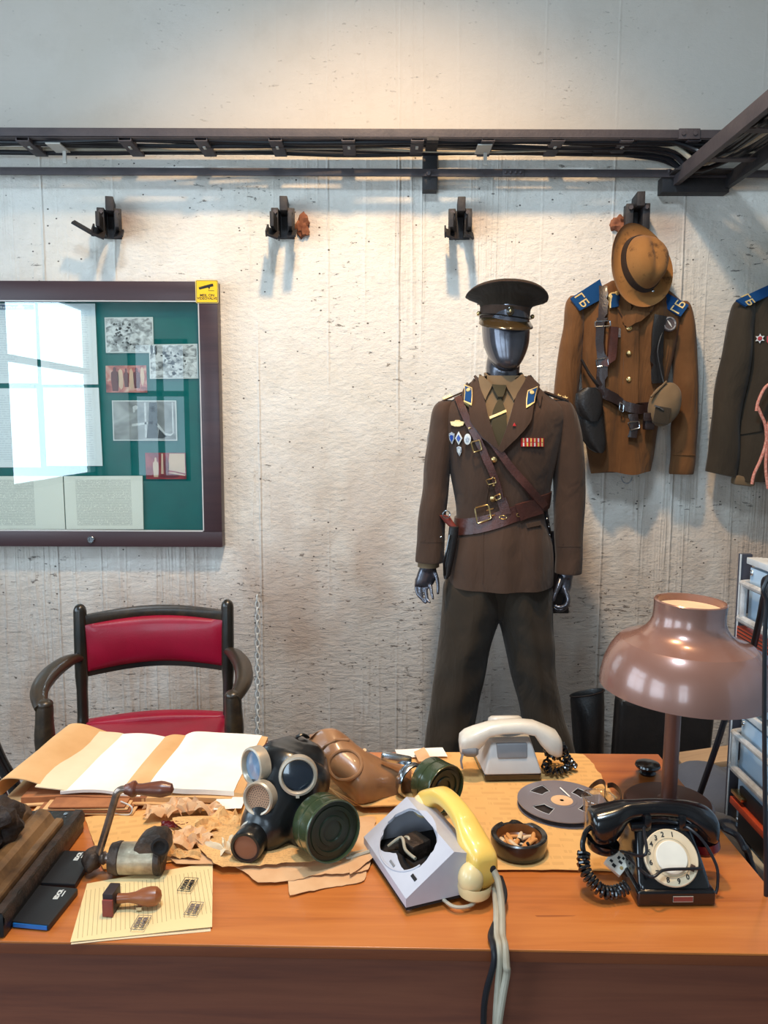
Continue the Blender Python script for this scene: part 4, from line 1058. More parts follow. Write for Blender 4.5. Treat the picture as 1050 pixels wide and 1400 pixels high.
b.obj('belt_ring', M['brass'], bo)
b = MB(); strap(b, JB, [(712, 704), (721, 707), (729, 700)], 2.4, 0.004, 0.003); b.obj('strap_loop', M['leather'], bo)
# cross strap from the shoulder to the belt
cs = MB(); strap(cs, JB, [(627, 546), (640, 574), (657, 606), (672, 642), (680, 662), (686, 684)], 9.5, 0.009, 0.004)
cso = cs.obj('cross_strap', M['leather'], man)
b = MB(); strap(b, JB, [(652, 588), (672, 602), (696, 636), (722, 668), (742, 692)], 10, 0.008, 0.004); b.obj('diagonal_strap', M['leather'], cso)
for qd, r_, o_ in (([(647, 604.5), (657, 601.5), (660.5, 614.5), (650.5, 618)], 0.0022, 0.017), ([(665, 655), (676, 652), (678, 658.5), (667, 661)], 0.0018, 0.014), ([(676.5, 676.5), (684, 674), (686, 680), (678.5, 682.5)], 0.002, 0.016)):
    b = MB(); ringframe_px(b, JB, qd, r_, o_); b.obj('strap_buckle', M['brass'], cso)
for px, py in ((644, 586), (675, 662), (673.5, 652)): coin(JB, px, py, .004, 0.0155, 'strap_stud', 'brass', cso)
# shirt cuff above the hand
b = MB(); q = P3(585.5, 769, -.012); b.lathe([(0.032, -0.013), (0.034, -0.012), (0.034, 0.02), (0.03, 0.022)], 24, Matrix.Translation(q), fn=lambda p, th, r: Vector((p.x*1.05, p.y, p.z))); b.obj('shirt_cuff', M['shirt'], man)

# peaked cap on its head
capX = P3(690.5, 424, 0.0)
cap = thing('peaked_cap', 'olive brown peaked officer cap on the mannequin head', 'cap', capX)
tilt = TR(*capX) @ RX(0.10) @ RY(0.055)
b = MB()
def crown(p, th, r):
    f = -math.sin(th)
    q = p.copy()
    if p.z > 0.008: q.z += (0.046 if f > 0 else 0.004)*f*(r/0.13)**1.1; q.y -= 0.008
    q.y *= 1.05
    return q
b.lathe([(0.080, 0.004), (0.086, 0.014), (0.100, 0.020), (0.120, 0.026), (0.1285, 0.031), (0.1290, 0.037), (0.1240, 0.043), (0.11, 0.047), (0.07, 0.050), (0.0005, 0.051)], 56, tilt, fn=crown)
b.obj('crown', M['trouser'], cap, angle=60)
b = MB(); b.tube([tilt @ crown(Vector((.1292*math.cos(2*PI*k/56), .1292*math.sin(2*PI*k/56), .034)), 2*PI*k/56, .129) for k in range(56)], 0.0024, 6, loop=True); b.obj('piping', M['jacket'], cap)
b = MB(); b.lathe([(0.0775, -0.034), (0.0795, -0.034), (0.0805, 0.010), (0.0785, 0.012)], 56, tilt, fn=lambda p, th, r: Vector((p.x, p.y*1.16, p.z))); b.obj('band', M['jacket'], cap)
b = MB()
P = []
for i in range(25):
    a = PI + PI*(0.06 + 0.88*i/24)
    row = []
    for j in range(7):
        t = j/6; s = math.sin(PI*(i/24))
        rr = 0.080 + 0.036*t*s**0.7
        row.append(tilt @ Vector((rr*math.cos(a), rr*1.15*math.sin(a), -0.028 - 0.030*t*s**0.6 - 0.004*t*t)))
    P.append(row)
b.gridpts(P, dirs=[[Vector((0, 0, -0.0025))]*7 for _ in P]); b.obj('visor', M['visor'], cap, angle=60)
b = MB(); b.tube([tilt @ Vector((.0835*math.cos(a), .0835*1.16*math.sin(a), -0.022 + 0.003*math.sin(2*a))) for a in [PI + PI*k/24 for k in range(25)]], 0.0062, 8, flat=0.45); b.obj('chin_strap', M['lacquer_black'], cap)
for a in (PI*1.0, PI*2.0):
    b = MB(); c = tilt @ Vector((.086*math.cos(a), .05*0, -0.018)); b.ball(c + Vector((0, -0.02, 0)), 0.0072, 8); b.obj('button', M['brass'], cap)
b = MB(); c = tilt @ Vector((0.002, -.0975, -0.006)); b.ball(c, (0.0125, 0.005, 0.015), 10); bg = b.obj('cockade', M['visor'], cap)
b = MB(); b.ball(c + Vector((0, -0.0035, 0)), (0.004, 0.003, 0.006), 8); b.obj('cockade_star', M['brass'], bg)

# scabbard and map case that hang from the belt
sc = thing('dagger_scabbard', 'slim black dagger scabbard hanging at the belt by the left hand', 'scabbard', P3(610, 782, -.06))
b = MB(); b.rings([[P3(x, y, -.075) + Vector((rx*math.cos(2*PI*k/14), .011*math.sin(2*PI*k/14), 0)) for k in range(14)] for x, y, rx in ((618, 716, .016), (616, 735, .016), (612, 760, .014), (608.5, 780, .012), (607, 785, .006))])
b.obj('sheath', M['leather_black'], sc)
b = MB(); b.tube([P3(612, 726, -.09), P3(608, 745, -.095), P3(604, 762, -.09), P3(605, 780, -.085)], 0.004, 6); b.obj('edge_strip', M['lacquer_black'], sc)
b = MB(); b.rings([[P3(x, y, -.05) + Vector((rx*math.cos(2*PI*k/14), .014*math.sin(2*PI*k/14), 0)) for k in range(14)] for x, y, rx in ((604, 702, .012), (607, 704, .016), (612, 711, .015), (618, 718, .012))]); b.obj('grip', M['stamp_red'], sc)
b = MB(); b.tube([P3(608, 700, -.07) + Vector((.012*math.cos(2*PI*k/14), 0, .012*math.sin(2*PI*k/14))) for k in range(14)], 0.002, 6, loop=True); b.ball(P3(601, 730, -.07), .004, 6); b.obj('ring', M['chrome'], sc)
mc = thing('map_case', 'flat black leather map case hanging behind the curled right hand', 'bag', P3(766, 845, .07))
b = MB(); P = [P3(752, 845, .06), P3(784, 845, .06), P3(784, 845, .085), P3(752, 845, .085), P3(745, 730, .06), P3(778, 730, .06), P3(778, 730, .085), P3(745, 730, .085)]
b.hexa(P, 0.005); b.obj('pouch', M['leather_black'], mc)
b = MB(); P = [P3(750, 815, .052), P3(783, 815, .052), P3(783, 815, .06), P3(750, 815, .06), P3(745, 730, .052), P3(779, 730, .052), P3(779, 730, .06), P3(745, 730, .06)]
b.hexa(P, 0.003); b.obj('flap', M['leather_dark'], mc)
b = MB(); b.tube(curve([P3(741, 697, -.06), P3(744, 712, -.05), P3(749, 728, -.02), P3(755, 742, .05)], 5), 0.008, 6, flat=0.3); st = b.obj('hanging_strap', M['leather_black'], mc)
for px, py, dy in ((742, 706, -.067), (745.5, 717, -.055), (748.5, 729, -.034), (751, 738, -.012)):
    b = MB(); b.ball(P3(px, py, dy), .0035, 6); b.obj('stud', M['chrome'], st)

# ------------------------------------------------------------------ tunic hanging on the wall
TY = 2.87
tn = thing('field_tunic', 'ochre brown field tunic hanging flat on the wall with blue shoulder boards', 'tunic', (at(866, 648, TY).x, TY, at(866, 648, TY).z))
def tfold(p, th, t):
    p = p.copy(); f = max(0, -math.sin(th))
    p.y -= f*(0.014*math.sin(p.x*75 + 2.5*p.z + 2*noise.noise(p*6)) * (0.35 + 0.65*min(1, t*1.0))) + wrinkle(p, 0.016, (11, 5, 5), 8)*f
    p.z += 0.006*math.sin(p.x*40)*(1 if t < 0.05 else 0)
    return p
tb = MB()
tb.rings(loft_px([(646, 808, 889, .045), (620, 803, 894, .05), (585, 798, 899, .055), (548, 797, 906, .05), (520, 795, 912, .056), (480, 792, 922, .062), (450, 790, 930, .06), (428, 788, 936, .052), (415, 792, 934, .042), (403, 806, 922, .036), (392, 822, 908, .03), (384, 836, 896, .026)], TY, 56, 6, tfold))
TB = tb.bvh()
tun = tb.obj('body', M['tunic'], tn, angle=60)
def tsl(k): 
    def fn(p, th, t):
        p = p.copy(); p.y += wrinkle(p, 0.016, (12, 8, 6), k); p.x += wrinkle(p, 0.008, (6, 6, 9), k+3); return p
    return fn
def rowfix(keys): return keys
b = MB(); b.rings(loft_px([(636, 752, 786, .03), (600, 753, 787, .034), (560, 756, 788, .036), (500, 762, 793, .042), (450, 769, 797, .046), (425, 772, 798, .044), (412, 775, 797, .036), (405, 780, 794, .018)], TY, 32, 6, tsl(1))); b.obj('sleeve', M['tunic'], tn, angle=60)
b = MB(); b.rings(loft_px([(648, 915, 947, .034), (640, 914, 948, .036), (600, 918, 951, .038), (550, 921, 953, .04), (500, 921, 952.5, .044), (455, 921, 949, .046), (430, 921, 946, .042), (418, 924, 943, .034), (412, 929, 940, .016)], TY, 32, 6, tsl(9))); SRB = b.bvh(); b.obj('sleeve', M['tunic'], tn, angle=60)
b = MB(); strap(b, SRB, [(915, 621), (949, 622)], 1.6, 0.001, 0.003); b.obj('cuff_edge', M['tunic'], tn)
# placket, collar, buttons
b = MB(); patch(b, TB, [(853, 440), (852, 500), (850, 560)], [(872, 440), (872, 500), (871, 560)], 16, 4, 0.001, 0.004); b.obj('placket', M['tunic'], tn)
b = MB(); patch(b, TB, [(838, 416), (846, 428), (856, 446)], [(848, 402), (864, 418), (858, 446)], 8, 4, 0.006, 0.006); patch(b, TB, [(893, 425), (876, 436), (859, 449)], [(896, 412), (872, 416), (856, 434)], 8, 4, 0.012, 0.006); b.obj('collar', M['tunic'], tn)
for py in (449, 483, 519): coin(TB, 860, py, .0105, 0.006, parent=tn)
def tboard(q, flip, name='shoulder_board', parent=tn, bv=TB, Y=TY-0.05, txt=True, rot=0.0, tc=(0.3, 0.5), sz=0.05):
    ps = [at(x, y, Y) for x, y in q]
    ps = [p + Vector((0, d, 0)) for p, d in zip(ps, (0.0, 0.035, 0.02, -0.012))]
    b = MB(); P = [[ps[0].lerp(ps[1], u/6).lerp(ps[3].lerp(ps[2], u/6), v/4) for v in range(5)] for u in range(7)]
    n = (ps[1]-ps[0]).cross(ps[3]-ps[0]).normalized()
    if n.y > 0: n = -n
    b.gridpts(P, dirs=[[-n*0.007]*5 for _ in P]); o = b.obj(name, M['blue_cloth'], parent)
    c = ps[0].lerp(ps[1], tc[0]).lerp(ps[3].lerp(ps[2], tc[0]), tc[1]) + n*0.0008
    up = (ps[1]-ps[0]).normalized() if not flip else (ps[1]-ps[0]).normalized()
    X = frame(c, n, up) @ RZ(rot)
    b = MB(); b.mesh(text_mesh('ГБ', sz, 0.0009, bold=0.0004), X); b.obj('lettering', M['gold'], o, flat=True)
    return o
tboard([(780, 407.5), (824, 379), (830, 405), (792, 425)], False, tc=(0.22, 0.5), sz=0.046)
tboard([(942, 417), (913, 396), (906, 416), (929, 433)], True, tc=(0.27, 0.5), sz=0.046)
tab = shape(TB, [(832, 404), (843, 400), (844, 420), (833, 423)], 0.012, 0.003).obj('collar_tab', M['blue_cloth'], tn)
b = MB(); strap(b, TB, [(832.5, 404), (833.5, 423)], 1.5, 0.013, 0.003); strap(b, TB, [(833, 404), (843, 400)], 1.5, 0.013, 0.003); p, n = hit(TB, 839, 403, .016); b.lathe([(0, .003), (.007, .002), (.008, 0), (.008, -.002)], 14, frame(p, n)); b.obj('tab_edge', M['gold'], tab)
p, n = hit(TB, 842, 455, .008); b = MB(); b.prism([((.013 if k % 2 == 0 else .006)*math.cos(2*PI*k/10+PI/2), (.013 if k % 2 == 0 else .006)*math.sin(2*PI*k/10+PI/2)) for k in range(10)], .003, frame(p, n)); b.prism([(-.014, .016), (.014, .016), (.014, -.016), (-.014, -.016)], .0015, frame(p, n)); b.obj('star_badge', M['silver'], tn)
b = MB(); p, n = hit(TB, 840, 470, .006); b.prism([(-.004, .014), (.004, .014), (.006, -.014), (-.006, -.014)], .003, frame(p, n)); b.obj('badge_pendant', M['silver'], tn)
# hanger loop under the hem
b = MB(); q = at(857, 650, 2.92); b.tube([q + Vector((.02*math.cos(a), 0, .026*math.sin(a) - 0.004)) for a in [PI + PI*k/12 for k in range(13)]], .0022, 6); single(b.obj('wire_hook', M['silver']), 'thin wire hook showing below the hem of the ochre tunic', 'hook')
# harness and belt over the tunic
hs = thing('leather_harness', 'dark leather belt and shoulder straps worn over the ochre tunic', 'belt', at(866, 565, TY-0.08))
b = MB(); strap(b, TB, [(826, 395), (826, 410), (824, 440)], 9, 0.012, 0.005)
strap(b, TB, [(824, 436), (822, 470), (824, 495), (822, 540)], 11, 0.014, 0.005); b.obj('shoulder_strap', M['leather_dark'], hs)
b = MB(); strap(b, TB, [(900, 432), (896, 455), (895, 490), (896, 524)], 11, 0.014, 0.006); b.obj('shoulder_strap', M['leather_black'], hs)
b = MB(); strap(b, TB, [(836, 448), (834, 470), (833, 490), (826, 500)], 7, 0.02, 0.004); b.obj('strap_end', M['leather'], hs)
b = MB(); strap(b, TB, [(817, 531), (832, 541), (852, 554), (872, 560), (888, 556), (905, 546)], 13, 0.012, 0.006); bt = b.obj('belt', M['leather_dark'], hs)
b = MB(); ringframe_px(b, TB, [(842, 550), (853, 553), (852, 564), (841, 561)], 0.0024, 0.022); b.obj('buckle', M['chrome'], bt)
for qd in ([(817, 441), (832, 440), (832, 447), (817, 448)], [(817, 492), (829, 490), (830, 500), (818, 502)]):
    b = MB(); ringframe_px(b, TB, qd, 0.0025, 0.022); b.obj('strap_buckle', M['chrome'], hs)
b = MB(); strap(b, TB, [(864, 566), (866, 580), (863, 598)], 8, 0.012, 0.006); b.obj('hanging_tab', M['leather_dark'], hs)
b = MB(); ringframe_px(b, TB, [(860, 578), (869, 576), (870, 585), (862, 588)], 0.0022, 0.022); b.obj('tab_buckle', M['chrome'], hs)
# holster, canteen, compass
ho = thing('holster', 'black leather holster hanging at the left of the ochre tunic', 'holster', at(808, 620, TY-0.09))
b = MB(); b.rings([[at(x, y, TY-0.075) + Vector((rx*math.cos(2*PI*k/20), .024*math.sin(2*PI*k/20), 0)) for k in range(20)] for x, y, rx in ((806, 532, .022), (805, 540, .044), (806, 560, .050), (809, 585, .048), (813, 603, .042), (817, 614, .03), (819, 619, .012))]); b.obj('pouch', M['leather_black'], ho)
b = MB(); b.rings([[at(x, y, TY-0.09) + Vector((rx*math.cos(2*PI*k/20), .02*math.sin(2*PI*k/20), 0)) for k in range(20)] for x, y, rx in ((807, 530, .02), (805, 538, .047), (805, 552, .05), (807, 566, .044), (810, 576, .02))]); b.obj('flap', M['leather_black'], ho)
b = MB(); b.tube([at(795, 492, TY-.055), at(806, 512, TY-.075), at(818, 528, TY-.09)], 0.014, 8, flat=0.3); b.obj('strap', M['leather_black'], ho)
ca = thing('canteen', 'small canteen in a tan cloth cover hanging on the right of the belt', 'canteen', at(909, 583, TY-0.1))
b = MB(); c = at(909, 553, TY-0.095)
b.ball(c, (.056, .038, .078), 16)
for v in b.bm.verts: v.co.y += wrinkle(v.co, .006, (25, 25, 25)); v.co.x += wrinkle(v.co, .005, (25, 20, 25), 4); v.co.x += 0.15*(v.co.z-c.z)
b.obj('cover', M['shirt'], ca)
b = MB(); q = at(905, 568, TY-0.13); b.box(q, (.055, .012, .06), RY(0.15), bev=.005); b.obj('patch_pocket', M['jacket_grey'], ca)
b = MB(); b.tube([at(890, 543, TY-.12), at(898, 535, TY-.12), at(911, 522, TY-.11)], .007, 8, flat=.6); b.obj('strap', M['shirt'], ca)
b = MB(); q = at(901, 557, TY-.137); b.tube([q + Vector((-.016, 0, .006)), q + Vector((0, -.003, 0)), q + Vector((.016, 0, -.01))], .003, 6); b.obj('clasp', M['chrome'], ca)
am = thing('belt_pouch', 'little dark leather pouch on the belt left of the tan canteen', 'pouch', at(887, 586, TY-.09))
b = MB(); b.box(at(887, 576, TY-.085), (.036, .03, .06), bev=.006); b.obj('pouch', M['leather_dark'], am); b = MB(); b.box(at(887, 570, TY-.102), (.038, .008, .03), bev=.003); b.obj('flap', M['leather_dark'], am)
cp = thing('compass', 'round grey compass hanging at the upper right of the tunic', 'compass', at(908, 452, TY-.07))
b = MB(); p, n = hit(TB, 908, 443, .02); X = frame(p, (0.15, -1, 0.1)); b.lathe([(0, -.006), (.026, -.006), (.028, 0), (.026, .006), (.022, .004), (0, .004)], 26, X); b.obj('case', M['iron'], cp)
b = MB(); b.tube([X @ Vector((.0215*math.cos(2*PI*k/24), .0215*math.sin(2*PI*k/24), .005)) for k in range(24)], .0025, 6, loop=True); b.obj('bezel', M['silver'], cp)
b = MB(); b.prism([(-.003, 0), (0, .016), (.003, 0), (0, -.016)], .0012, X @ RZ(.6) @ TR(0, 0, .0045)); b.obj('needle', M['enamel_white'], cp)
b = MB(); b.tube(curve([at(905, 455, TY-.075), at(899, 480, TY-.08), at(904, 510, TY-.08), at(908, 525, TY-.085)], 4), .0035, 6); b.obj('cord', M['leather_black'], cp)

# tan hat hung on the clamp in front of the tunic
hc = at(875, 362, 2.80)
hat = thing('brimmed_hat', 'tan felt hat with dark stains hung crown outwards over the tunic', 'hat', hc)
HX = frame(hc, (0.34, -1, 0.22), (0, 0, 1))
def hfn(p, th, r):
    q = p.copy()
    if r > 0.09: q.z += 0.014*math.cos(2*th + 0.9)*(r-0.075)/0.06; 
    q.x *= 0.98; q.y *= 1.18 if r > 0.09 else 1.22
    if q.z > 0.045: q.z -= 0.012*math.exp(-(q.x/0.02)**2)
    q.z += noise.noise(q*16)*0.006*(1 if q.z > .02 else .3)
    return q
b = MB(); b.lathe([(0.0005, .095), (.03, .094), (.052, .087), (.066, .066), (.074, .037), (.080, .012), (.084, .002), (.096, -.003), (.110, -.004), (.1275, 0.003), (.1285, .006), (.1285, .003), (.110, -.008), (.096, -.007), (.07, -.004)], 56, HX, fn=hfn); b.obj('felt', M['hat'], hat, angle=70)
b = MB(); b.lathe([(.0815, .003), (.0838, .004), (.0795, .024), (.076, .025)], 56, HX, fn=hfn); b.obj('band', M['hatband'], hat)
b = MB(); q = HX @ Vector((.034, -.098, .012)); b.ball(q, .006, 8); b.obj('stud', M['chrome'], hat)

# ------------------------------------------------------------------ second jacket at the right edge
GY = 2.86
gj = thing('dress_jacket', 'grey olive dress jacket hanging at the right edge of the picture', 'jacket', (at(1100, 662, GY).x, GY, at(1100, 662, GY).z))
gb = MB()
gb.rings(loft_px([(658, 1004, 1196, .07), (620, 1006, 1194, .075), (560, 1012, 1188, .07), (500, 1018, 1182, .075), (450, 1022, 1178, .075), (425, 1016, 1184, .06), (410, 1020, 1180, .048), (398, 1040, 1160, .04), (386, 1070, 1130, .034), (378, 1080, 1120, .03)], GY, 56, 5, lambda p, th, t: p + Vector((0, wrinkle(p, .012, (8, 5, 4), 13), 0))))
GB = gb.bvh(); gb.obj('body', M['jacket_grey'], gj, angle=60)
def skew(keys, k): return keys
b = MB()
rr = loft_px([(644, 964.5, 1006, .04), (600, 970, 1010, .044), (550, 977, 1016, .048), (500, 985, 1024, .052), (460, 992, 1028, .055), (430, 1000, 1032, .055), (415, 1004, 1032, .045), (408, 1010, 1030, .022)], GY-0.005, 36, 6, tsl(4))
for i, ring in enumerate(rr[:6]):
    for p in ring: p.z -= (p.x - ring[18].x) * 0.22 * (1 - i/6)
b.rings(rr); b.obj('sleeve', M['jacket_grey'], gj, angle=60)
b = MB()
rr = loft_px([(644, 1194, 1236, .04), (550, 1184, 1223, .048), (460, 1172, 1208, .055), (415, 1168, 1196, .045), (408, 1170, 1190, .022)], GY-0.005, 32, 6, tsl(5)); b.rings(rr); b.obj('sleeve', M['jacket_grey'], gj, angle=60)
tboard([(1006.5, 410), (1060, 386), (1064, 399), (1018, 419)], False, parent=gj, Y=GY-0.05, tc=(0.2, 0.5), sz=0.042)
b = MB(); p, n = hit(GB, 1039.5, 463, .004); b.prism([((.017 if k % 2 == 0 else .009)*math.cos(2*PI*k/12+PI/2), (.017 if k % 2 == 0 else .009)*math.sin(2*PI*k/12+PI/2)) for k in range(12)], .003, frame(p, n)); st = b.obj('star_order', M['enamel_white'], gj)
b = MB(); b.lathe([(0, .004), (.007, .003), (.008, 0)], 14, frame(p + n*.003, n)); b.obj('star_centre', M['enamel_red'], st)
b = MB(); p, n = hit(GB, 1053, 466, .004); b.prism([(x*.02, y*.02) for x, y in shield], .003, frame(p, n)); b.obj('shield_badge', M['enamel_red'], gj)
b = MB(); patch(b, GB, [(1015, 574), (1042, 577)], [(1014, 594), (1042, 589)], 8, 4, .001, .005); b.obj('pocket_flap', M['jacket_grey'], gj)
b = MB(); q = at(1016, 657, GY-.01); b.box(q, (.075, .05, .036), RY(0.1), bev=.012); b.obj('lining_cuff', M['shirt'], gj)
ai = thing('cord_loop', 'pink red twisted cord hanging across the front of the grey olive jacket', 'cord', at(1040, 665, GY-.1))
for pts in ([(1060, 520), (1046, 530), (1037, 548), (1034, 562)], [(1036, 556), (1041, 568), (1046, 580), (1048, 600), (1047, 640), (1050, 668)], [(1050, 580), (1047, 606), (1040, 628), (1031, 648), (1028, 662)], [(1062, 540), (1054, 570), (1050, 590), (1053, 640)]):
    b = MB(); b.tube(curve([at(x, y, GY-.092) for x, y in pts], 6), .0055, 8); b.obj('cord', M['cord_red'], ai)

# ------------------------------------------------------------------ boots and case on the floor behind the desk
BY = 2.76
bo2 = thing('tall_boot', 'tall black boot standing beside the mannequin leg', 'boot', (at(801, 1000, BY).x, BY, 0))
b = MB(); ztop = at(800, 946, BY).z; xb = at(801, 1000, BY).x
b.rings([[Vector((xb + dx + rx*math.cos(2*PI*k/28), BY + dy + ry*math.sin(2*PI*k/28), z + 0.012*math.cos(2*PI*k/28)*(1 if z > .4 else 0))) for k in range(28)] for z, rx, ry, dx, dy in ((0.0, .05, .12, .01, -.02), (.05, .052, .12, .01, -.02), (.10, .05, .09, .01, -.01), (.16, .048, .065, .02, 0), (.3, .054, .066, .012, 0), (.45, .059, .072, .004, 0), (ztop-.02, .062, .034, 0, 0), (ztop, .061, .026, 0, 0), (ztop-.004, .057, .021, 0, 0), (ztop-.03, .055, .018, 0, 0))])
b.obj('shaft', M['leather_black'], bo2, angle=60)
b = MB(); b.tube([Vector((xb + .0625*math.cos(2*PI*k/28), BY + .027*math.sin(2*PI*k/28), ztop-.004 + 0.012*math.cos(2*PI*k/28))) for k in range(28)], .003, 6, loop=True); b.obj('top_edge', M['leather_dark'], bo2)
bg2 = thing('leather_case', 'wide black leather case on the floor behind the table lamp', 'case', (at(905, 1030, 2.7).x, 2.7, 0))
b = MB(); zt = at(905, 952, 2.62).z
x0, x1, x2, x3 = at(832, 1030, 2.62).x, at(972, 1017, 2.62).x, at(845, 950, 2.62).x, at(979, 968, 2.62).x
P = [(x0+.01, 2.6, 0), (x1-.02, 2.6, 0), (x1-.02, 2.68, 0), (x0+.01, 2.68, 0), (x2, 2.605, zt), (x3, 2.605, zt-.03), (x3, 2.68, zt-.03), (x2, 2.68, zt)]
b.hexa(P, .03); b.obj('case_body', M['leather_black'], bg2)
b = MB(); q = at(890, 965, 2.6); b.tube(curve([(q.x-.1, 2.66, zt-.02), (q.x-.06, 2.64, zt+.03), (q.x+.06, 2.64, zt+.03), (q.x+.1, 2.66, zt-.02)], 6), .008, 8); b.obj('handle', M['leather_dark'], bg2)

# ------------------------------------------------------------------ armchair
cz = R(-9)
chair = thing('armchair', 'dark lacquered armchair with crimson leatherette seat and back behind the desk', 'chair', (-.735, 2.36, 0), (0, 0, -cz))
def PO(name, mat, fn, par=chair, angle=45, mods=()):
    b = MB(); fn(b); return b.obj(name, M[mat], par, world=False, angle=angle, mods=mods)
PH = .905
for s in (-1, 1):
    PO('back_post', 'chair_wood', lambda b: (b.tube(curve([(s*.235, .13+.03, 0), (s*.235, .13, .45), (s*.235, .14, .56), (s*.236, .15, .75), (s*.237, .165, PH-.02)], 5), [.021 if k > 12 else .018 + .004*math.sin(k) * 0 for k in range(21)], 16), b.ball((s*.237, .165, PH-.02), (.021, .021, .026), 10)))
    PO('front_post', 'chair_wood_worn', lambda b: (b.tube(curve([(s*.262, -.19, 0), (s*.262, -.19, .40), (s*.264, -.19, .52), (s*.266, -.19, .62), (s*.264, -.185, .695)], 4), [.02, .02, .02, .02, .02, .021, .022, .024, .026, .027, .028, .029, .028, .026, .025, .025, .024], 14), b.ball((s*.264, -.185, .70), (.024, .024, .016), 10)))
    PO('armrest', 'chair_wood_worn', lambda b: b.tube(curve([(s*.238, .15, .735), (s*.262, .08, .745), (s*.288, -.02, .738), (s*.294, -.12, .72), (s*.27, -.2, .695)], 6), [.018+.012*math.sin(PI*k/24) for k in range(25)], 12, flat=.7))
def railf(z0, z1, th, y, bow, dz=0.018):
    def fn(u, v):
        x = -.222 + .444*u
        return (x, y - bow*math.sin(PI*u) + th, z0 + (z1-z0)*v + dz*math.sin(PI*u))
    return fn
def slabgrid(b, fn, th, nu=20, nv=6, puff=0.0):
    P = []
    for i in range(nu+1):
        row = []
        for j in range(nv+1):
            p = Vector(fn(i/nu, j/nv)); p.y -= puff*(math.sin(PI*i/nu)**.5)*(math.sin(PI*j/nv)**.5); row.append(p)
        P.append(row)
    b.gridpts(P, dirs=[[Vector((0, th, 0))]*(nv+1) for _ in P])
PO('top_rail', 'chair_wood_worn', lambda b: slabgrid(b, railf(.838, .872, -.012, .165, -.03), .026, puff=.006))
PO('backrest', 'red_leather', lambda b: slabgrid(b, railf(.686, .842, -.01, .158, -.03), .03, 24, 12, .022), angle=70)
PO('lower_rail', 'chair_wood', lambda b: slabgrid(b, railf(.668, .69, -.006, .158, -.03), .02))
def seatf(b):
    P = []
    for i in range(19):
        row = []
        for j in range(19):
            u, v = i/18, j/18
            w_ = .225 + .03*(1-v)
            z = .505 + .028*(math.sin(PI*u)*math.sin(PI*v))**.4 + .02*(v-.5)
            row.append(Vector((-w_ + 2*w_*u, -.2 + .36*v, z - .016*math.sin(PI*u)*v)))
        P.append(row)
    b.gridpts(P, dirs=[[Vector((0, 0, -.05))]*19 for _ in P])
PO('seat', 'red_leather', seatf, angle=70)
PO('seat_back_roll', 'red_leather', lambda b: slabgrid(b, railf(.485, .522, .0, .12, -.02, 0.010), .04, 20, 6, .012), angle=70)
PO('seat_frame', 'chair_wood', lambda b: (b.box((0, -.19, .455), (.5, .03, .05), bev=.005), b.box((0, .14, .455), (.44, .03, .05), bev=.005), b.box((-.245, -.02, .455), (.03, .34, .05), bev=.005), b.box((.245, -.02, .455), (.03, .34, .05), bev=.005)))
# bent dark tube of something standing further left
tu = thing('bent_tube', 'dark glossy bent tube at the far left edge beside the desk', 'tube', (-1.03, 1.9, 0))
b = MB(); b.tube(curve([at(-60, 930, 1.9), at(-25, 985, 1.9), at(0, 1040, 1.9), at(22, 1082, 1.9), at(40, 1150, 1.9), Vector((-.80, 1.9, 0))], 6), .017, 14); b.obj('tube', M['lacquer_black'], tu)
b = MB(); b.tube(curve([at(-75, 960, 1.93), at(-40, 1010, 1.93), at(-12, 1062, 1.93), at(8, 1100, 1.93), Vector((-.88, 1.93, 0))], 6), .012, 12); b.obj('inner_tube', M['lacquer_black'], tu)

# ------------------------------------------------------------------ desk
fl, fr = on(0, 1286.5), on(1050, 1304)
bl, br = on(545, 1028.5), on(905, 1031)
DX0, DX1 = -.745, .622
def dfront(x): return fl.y + (fr.y-fl.y)*(x-fl.x)/(fr.x-fl.x)
def dback(x): return bl.y + (br.y-bl.y)*(x-bl.x)/(br.x-bl.x)
desk = thing('desk', 'orange varnished wooden desk with a dark brown front panel', 'desk', (-.06, 1.35, 0))
T = .020
def slab_desk(name, z0, z1, inset, mat, bev=.002):
    b = MB()
    c = [(DX0+inset, dfront(DX0)+inset), (DX1-inset, dfront(DX1)+inset), (DX1-inset, dback(DX1)-inset), (DX0+inset, dback(DX0)-inset)]
    b.hexa([(x, y, z0) for x, y in c] + [(x, y, z1) for x, y in c], bev); return b.obj(name, M[mat], desk)
slab_desk('desktop', DESK-.004, DESK, 0, 'desk_top', .0012)
slab_desk('edge_band', DESK-T, DESK-.004, 0.0005, 'desk_edge', .001)
b = MB(); c = [(DX0+.02, dfront(DX0)+.022), (DX1-.02, dfront(DX1)+.022), (DX1-.02, dfront(DX1)+.042), (DX0+.02, dfront(DX0)+.042)]
b.hexa([(x, y, .12) for x, y in c] + [(x, y, DESK-T) for x, y in c]); b.obj('front_panel', M['desk_front'], desk)
for x in (DX0+.03, DX1-.03):
    b = MB(); b.box((x, (dfront(x)+dback(x))/2+.02, (DESK-T)/2), (.025, dback(x)-dfront(x)-.09, DESK-T)); b.obj('side_panel', M['desk_front'], desk)

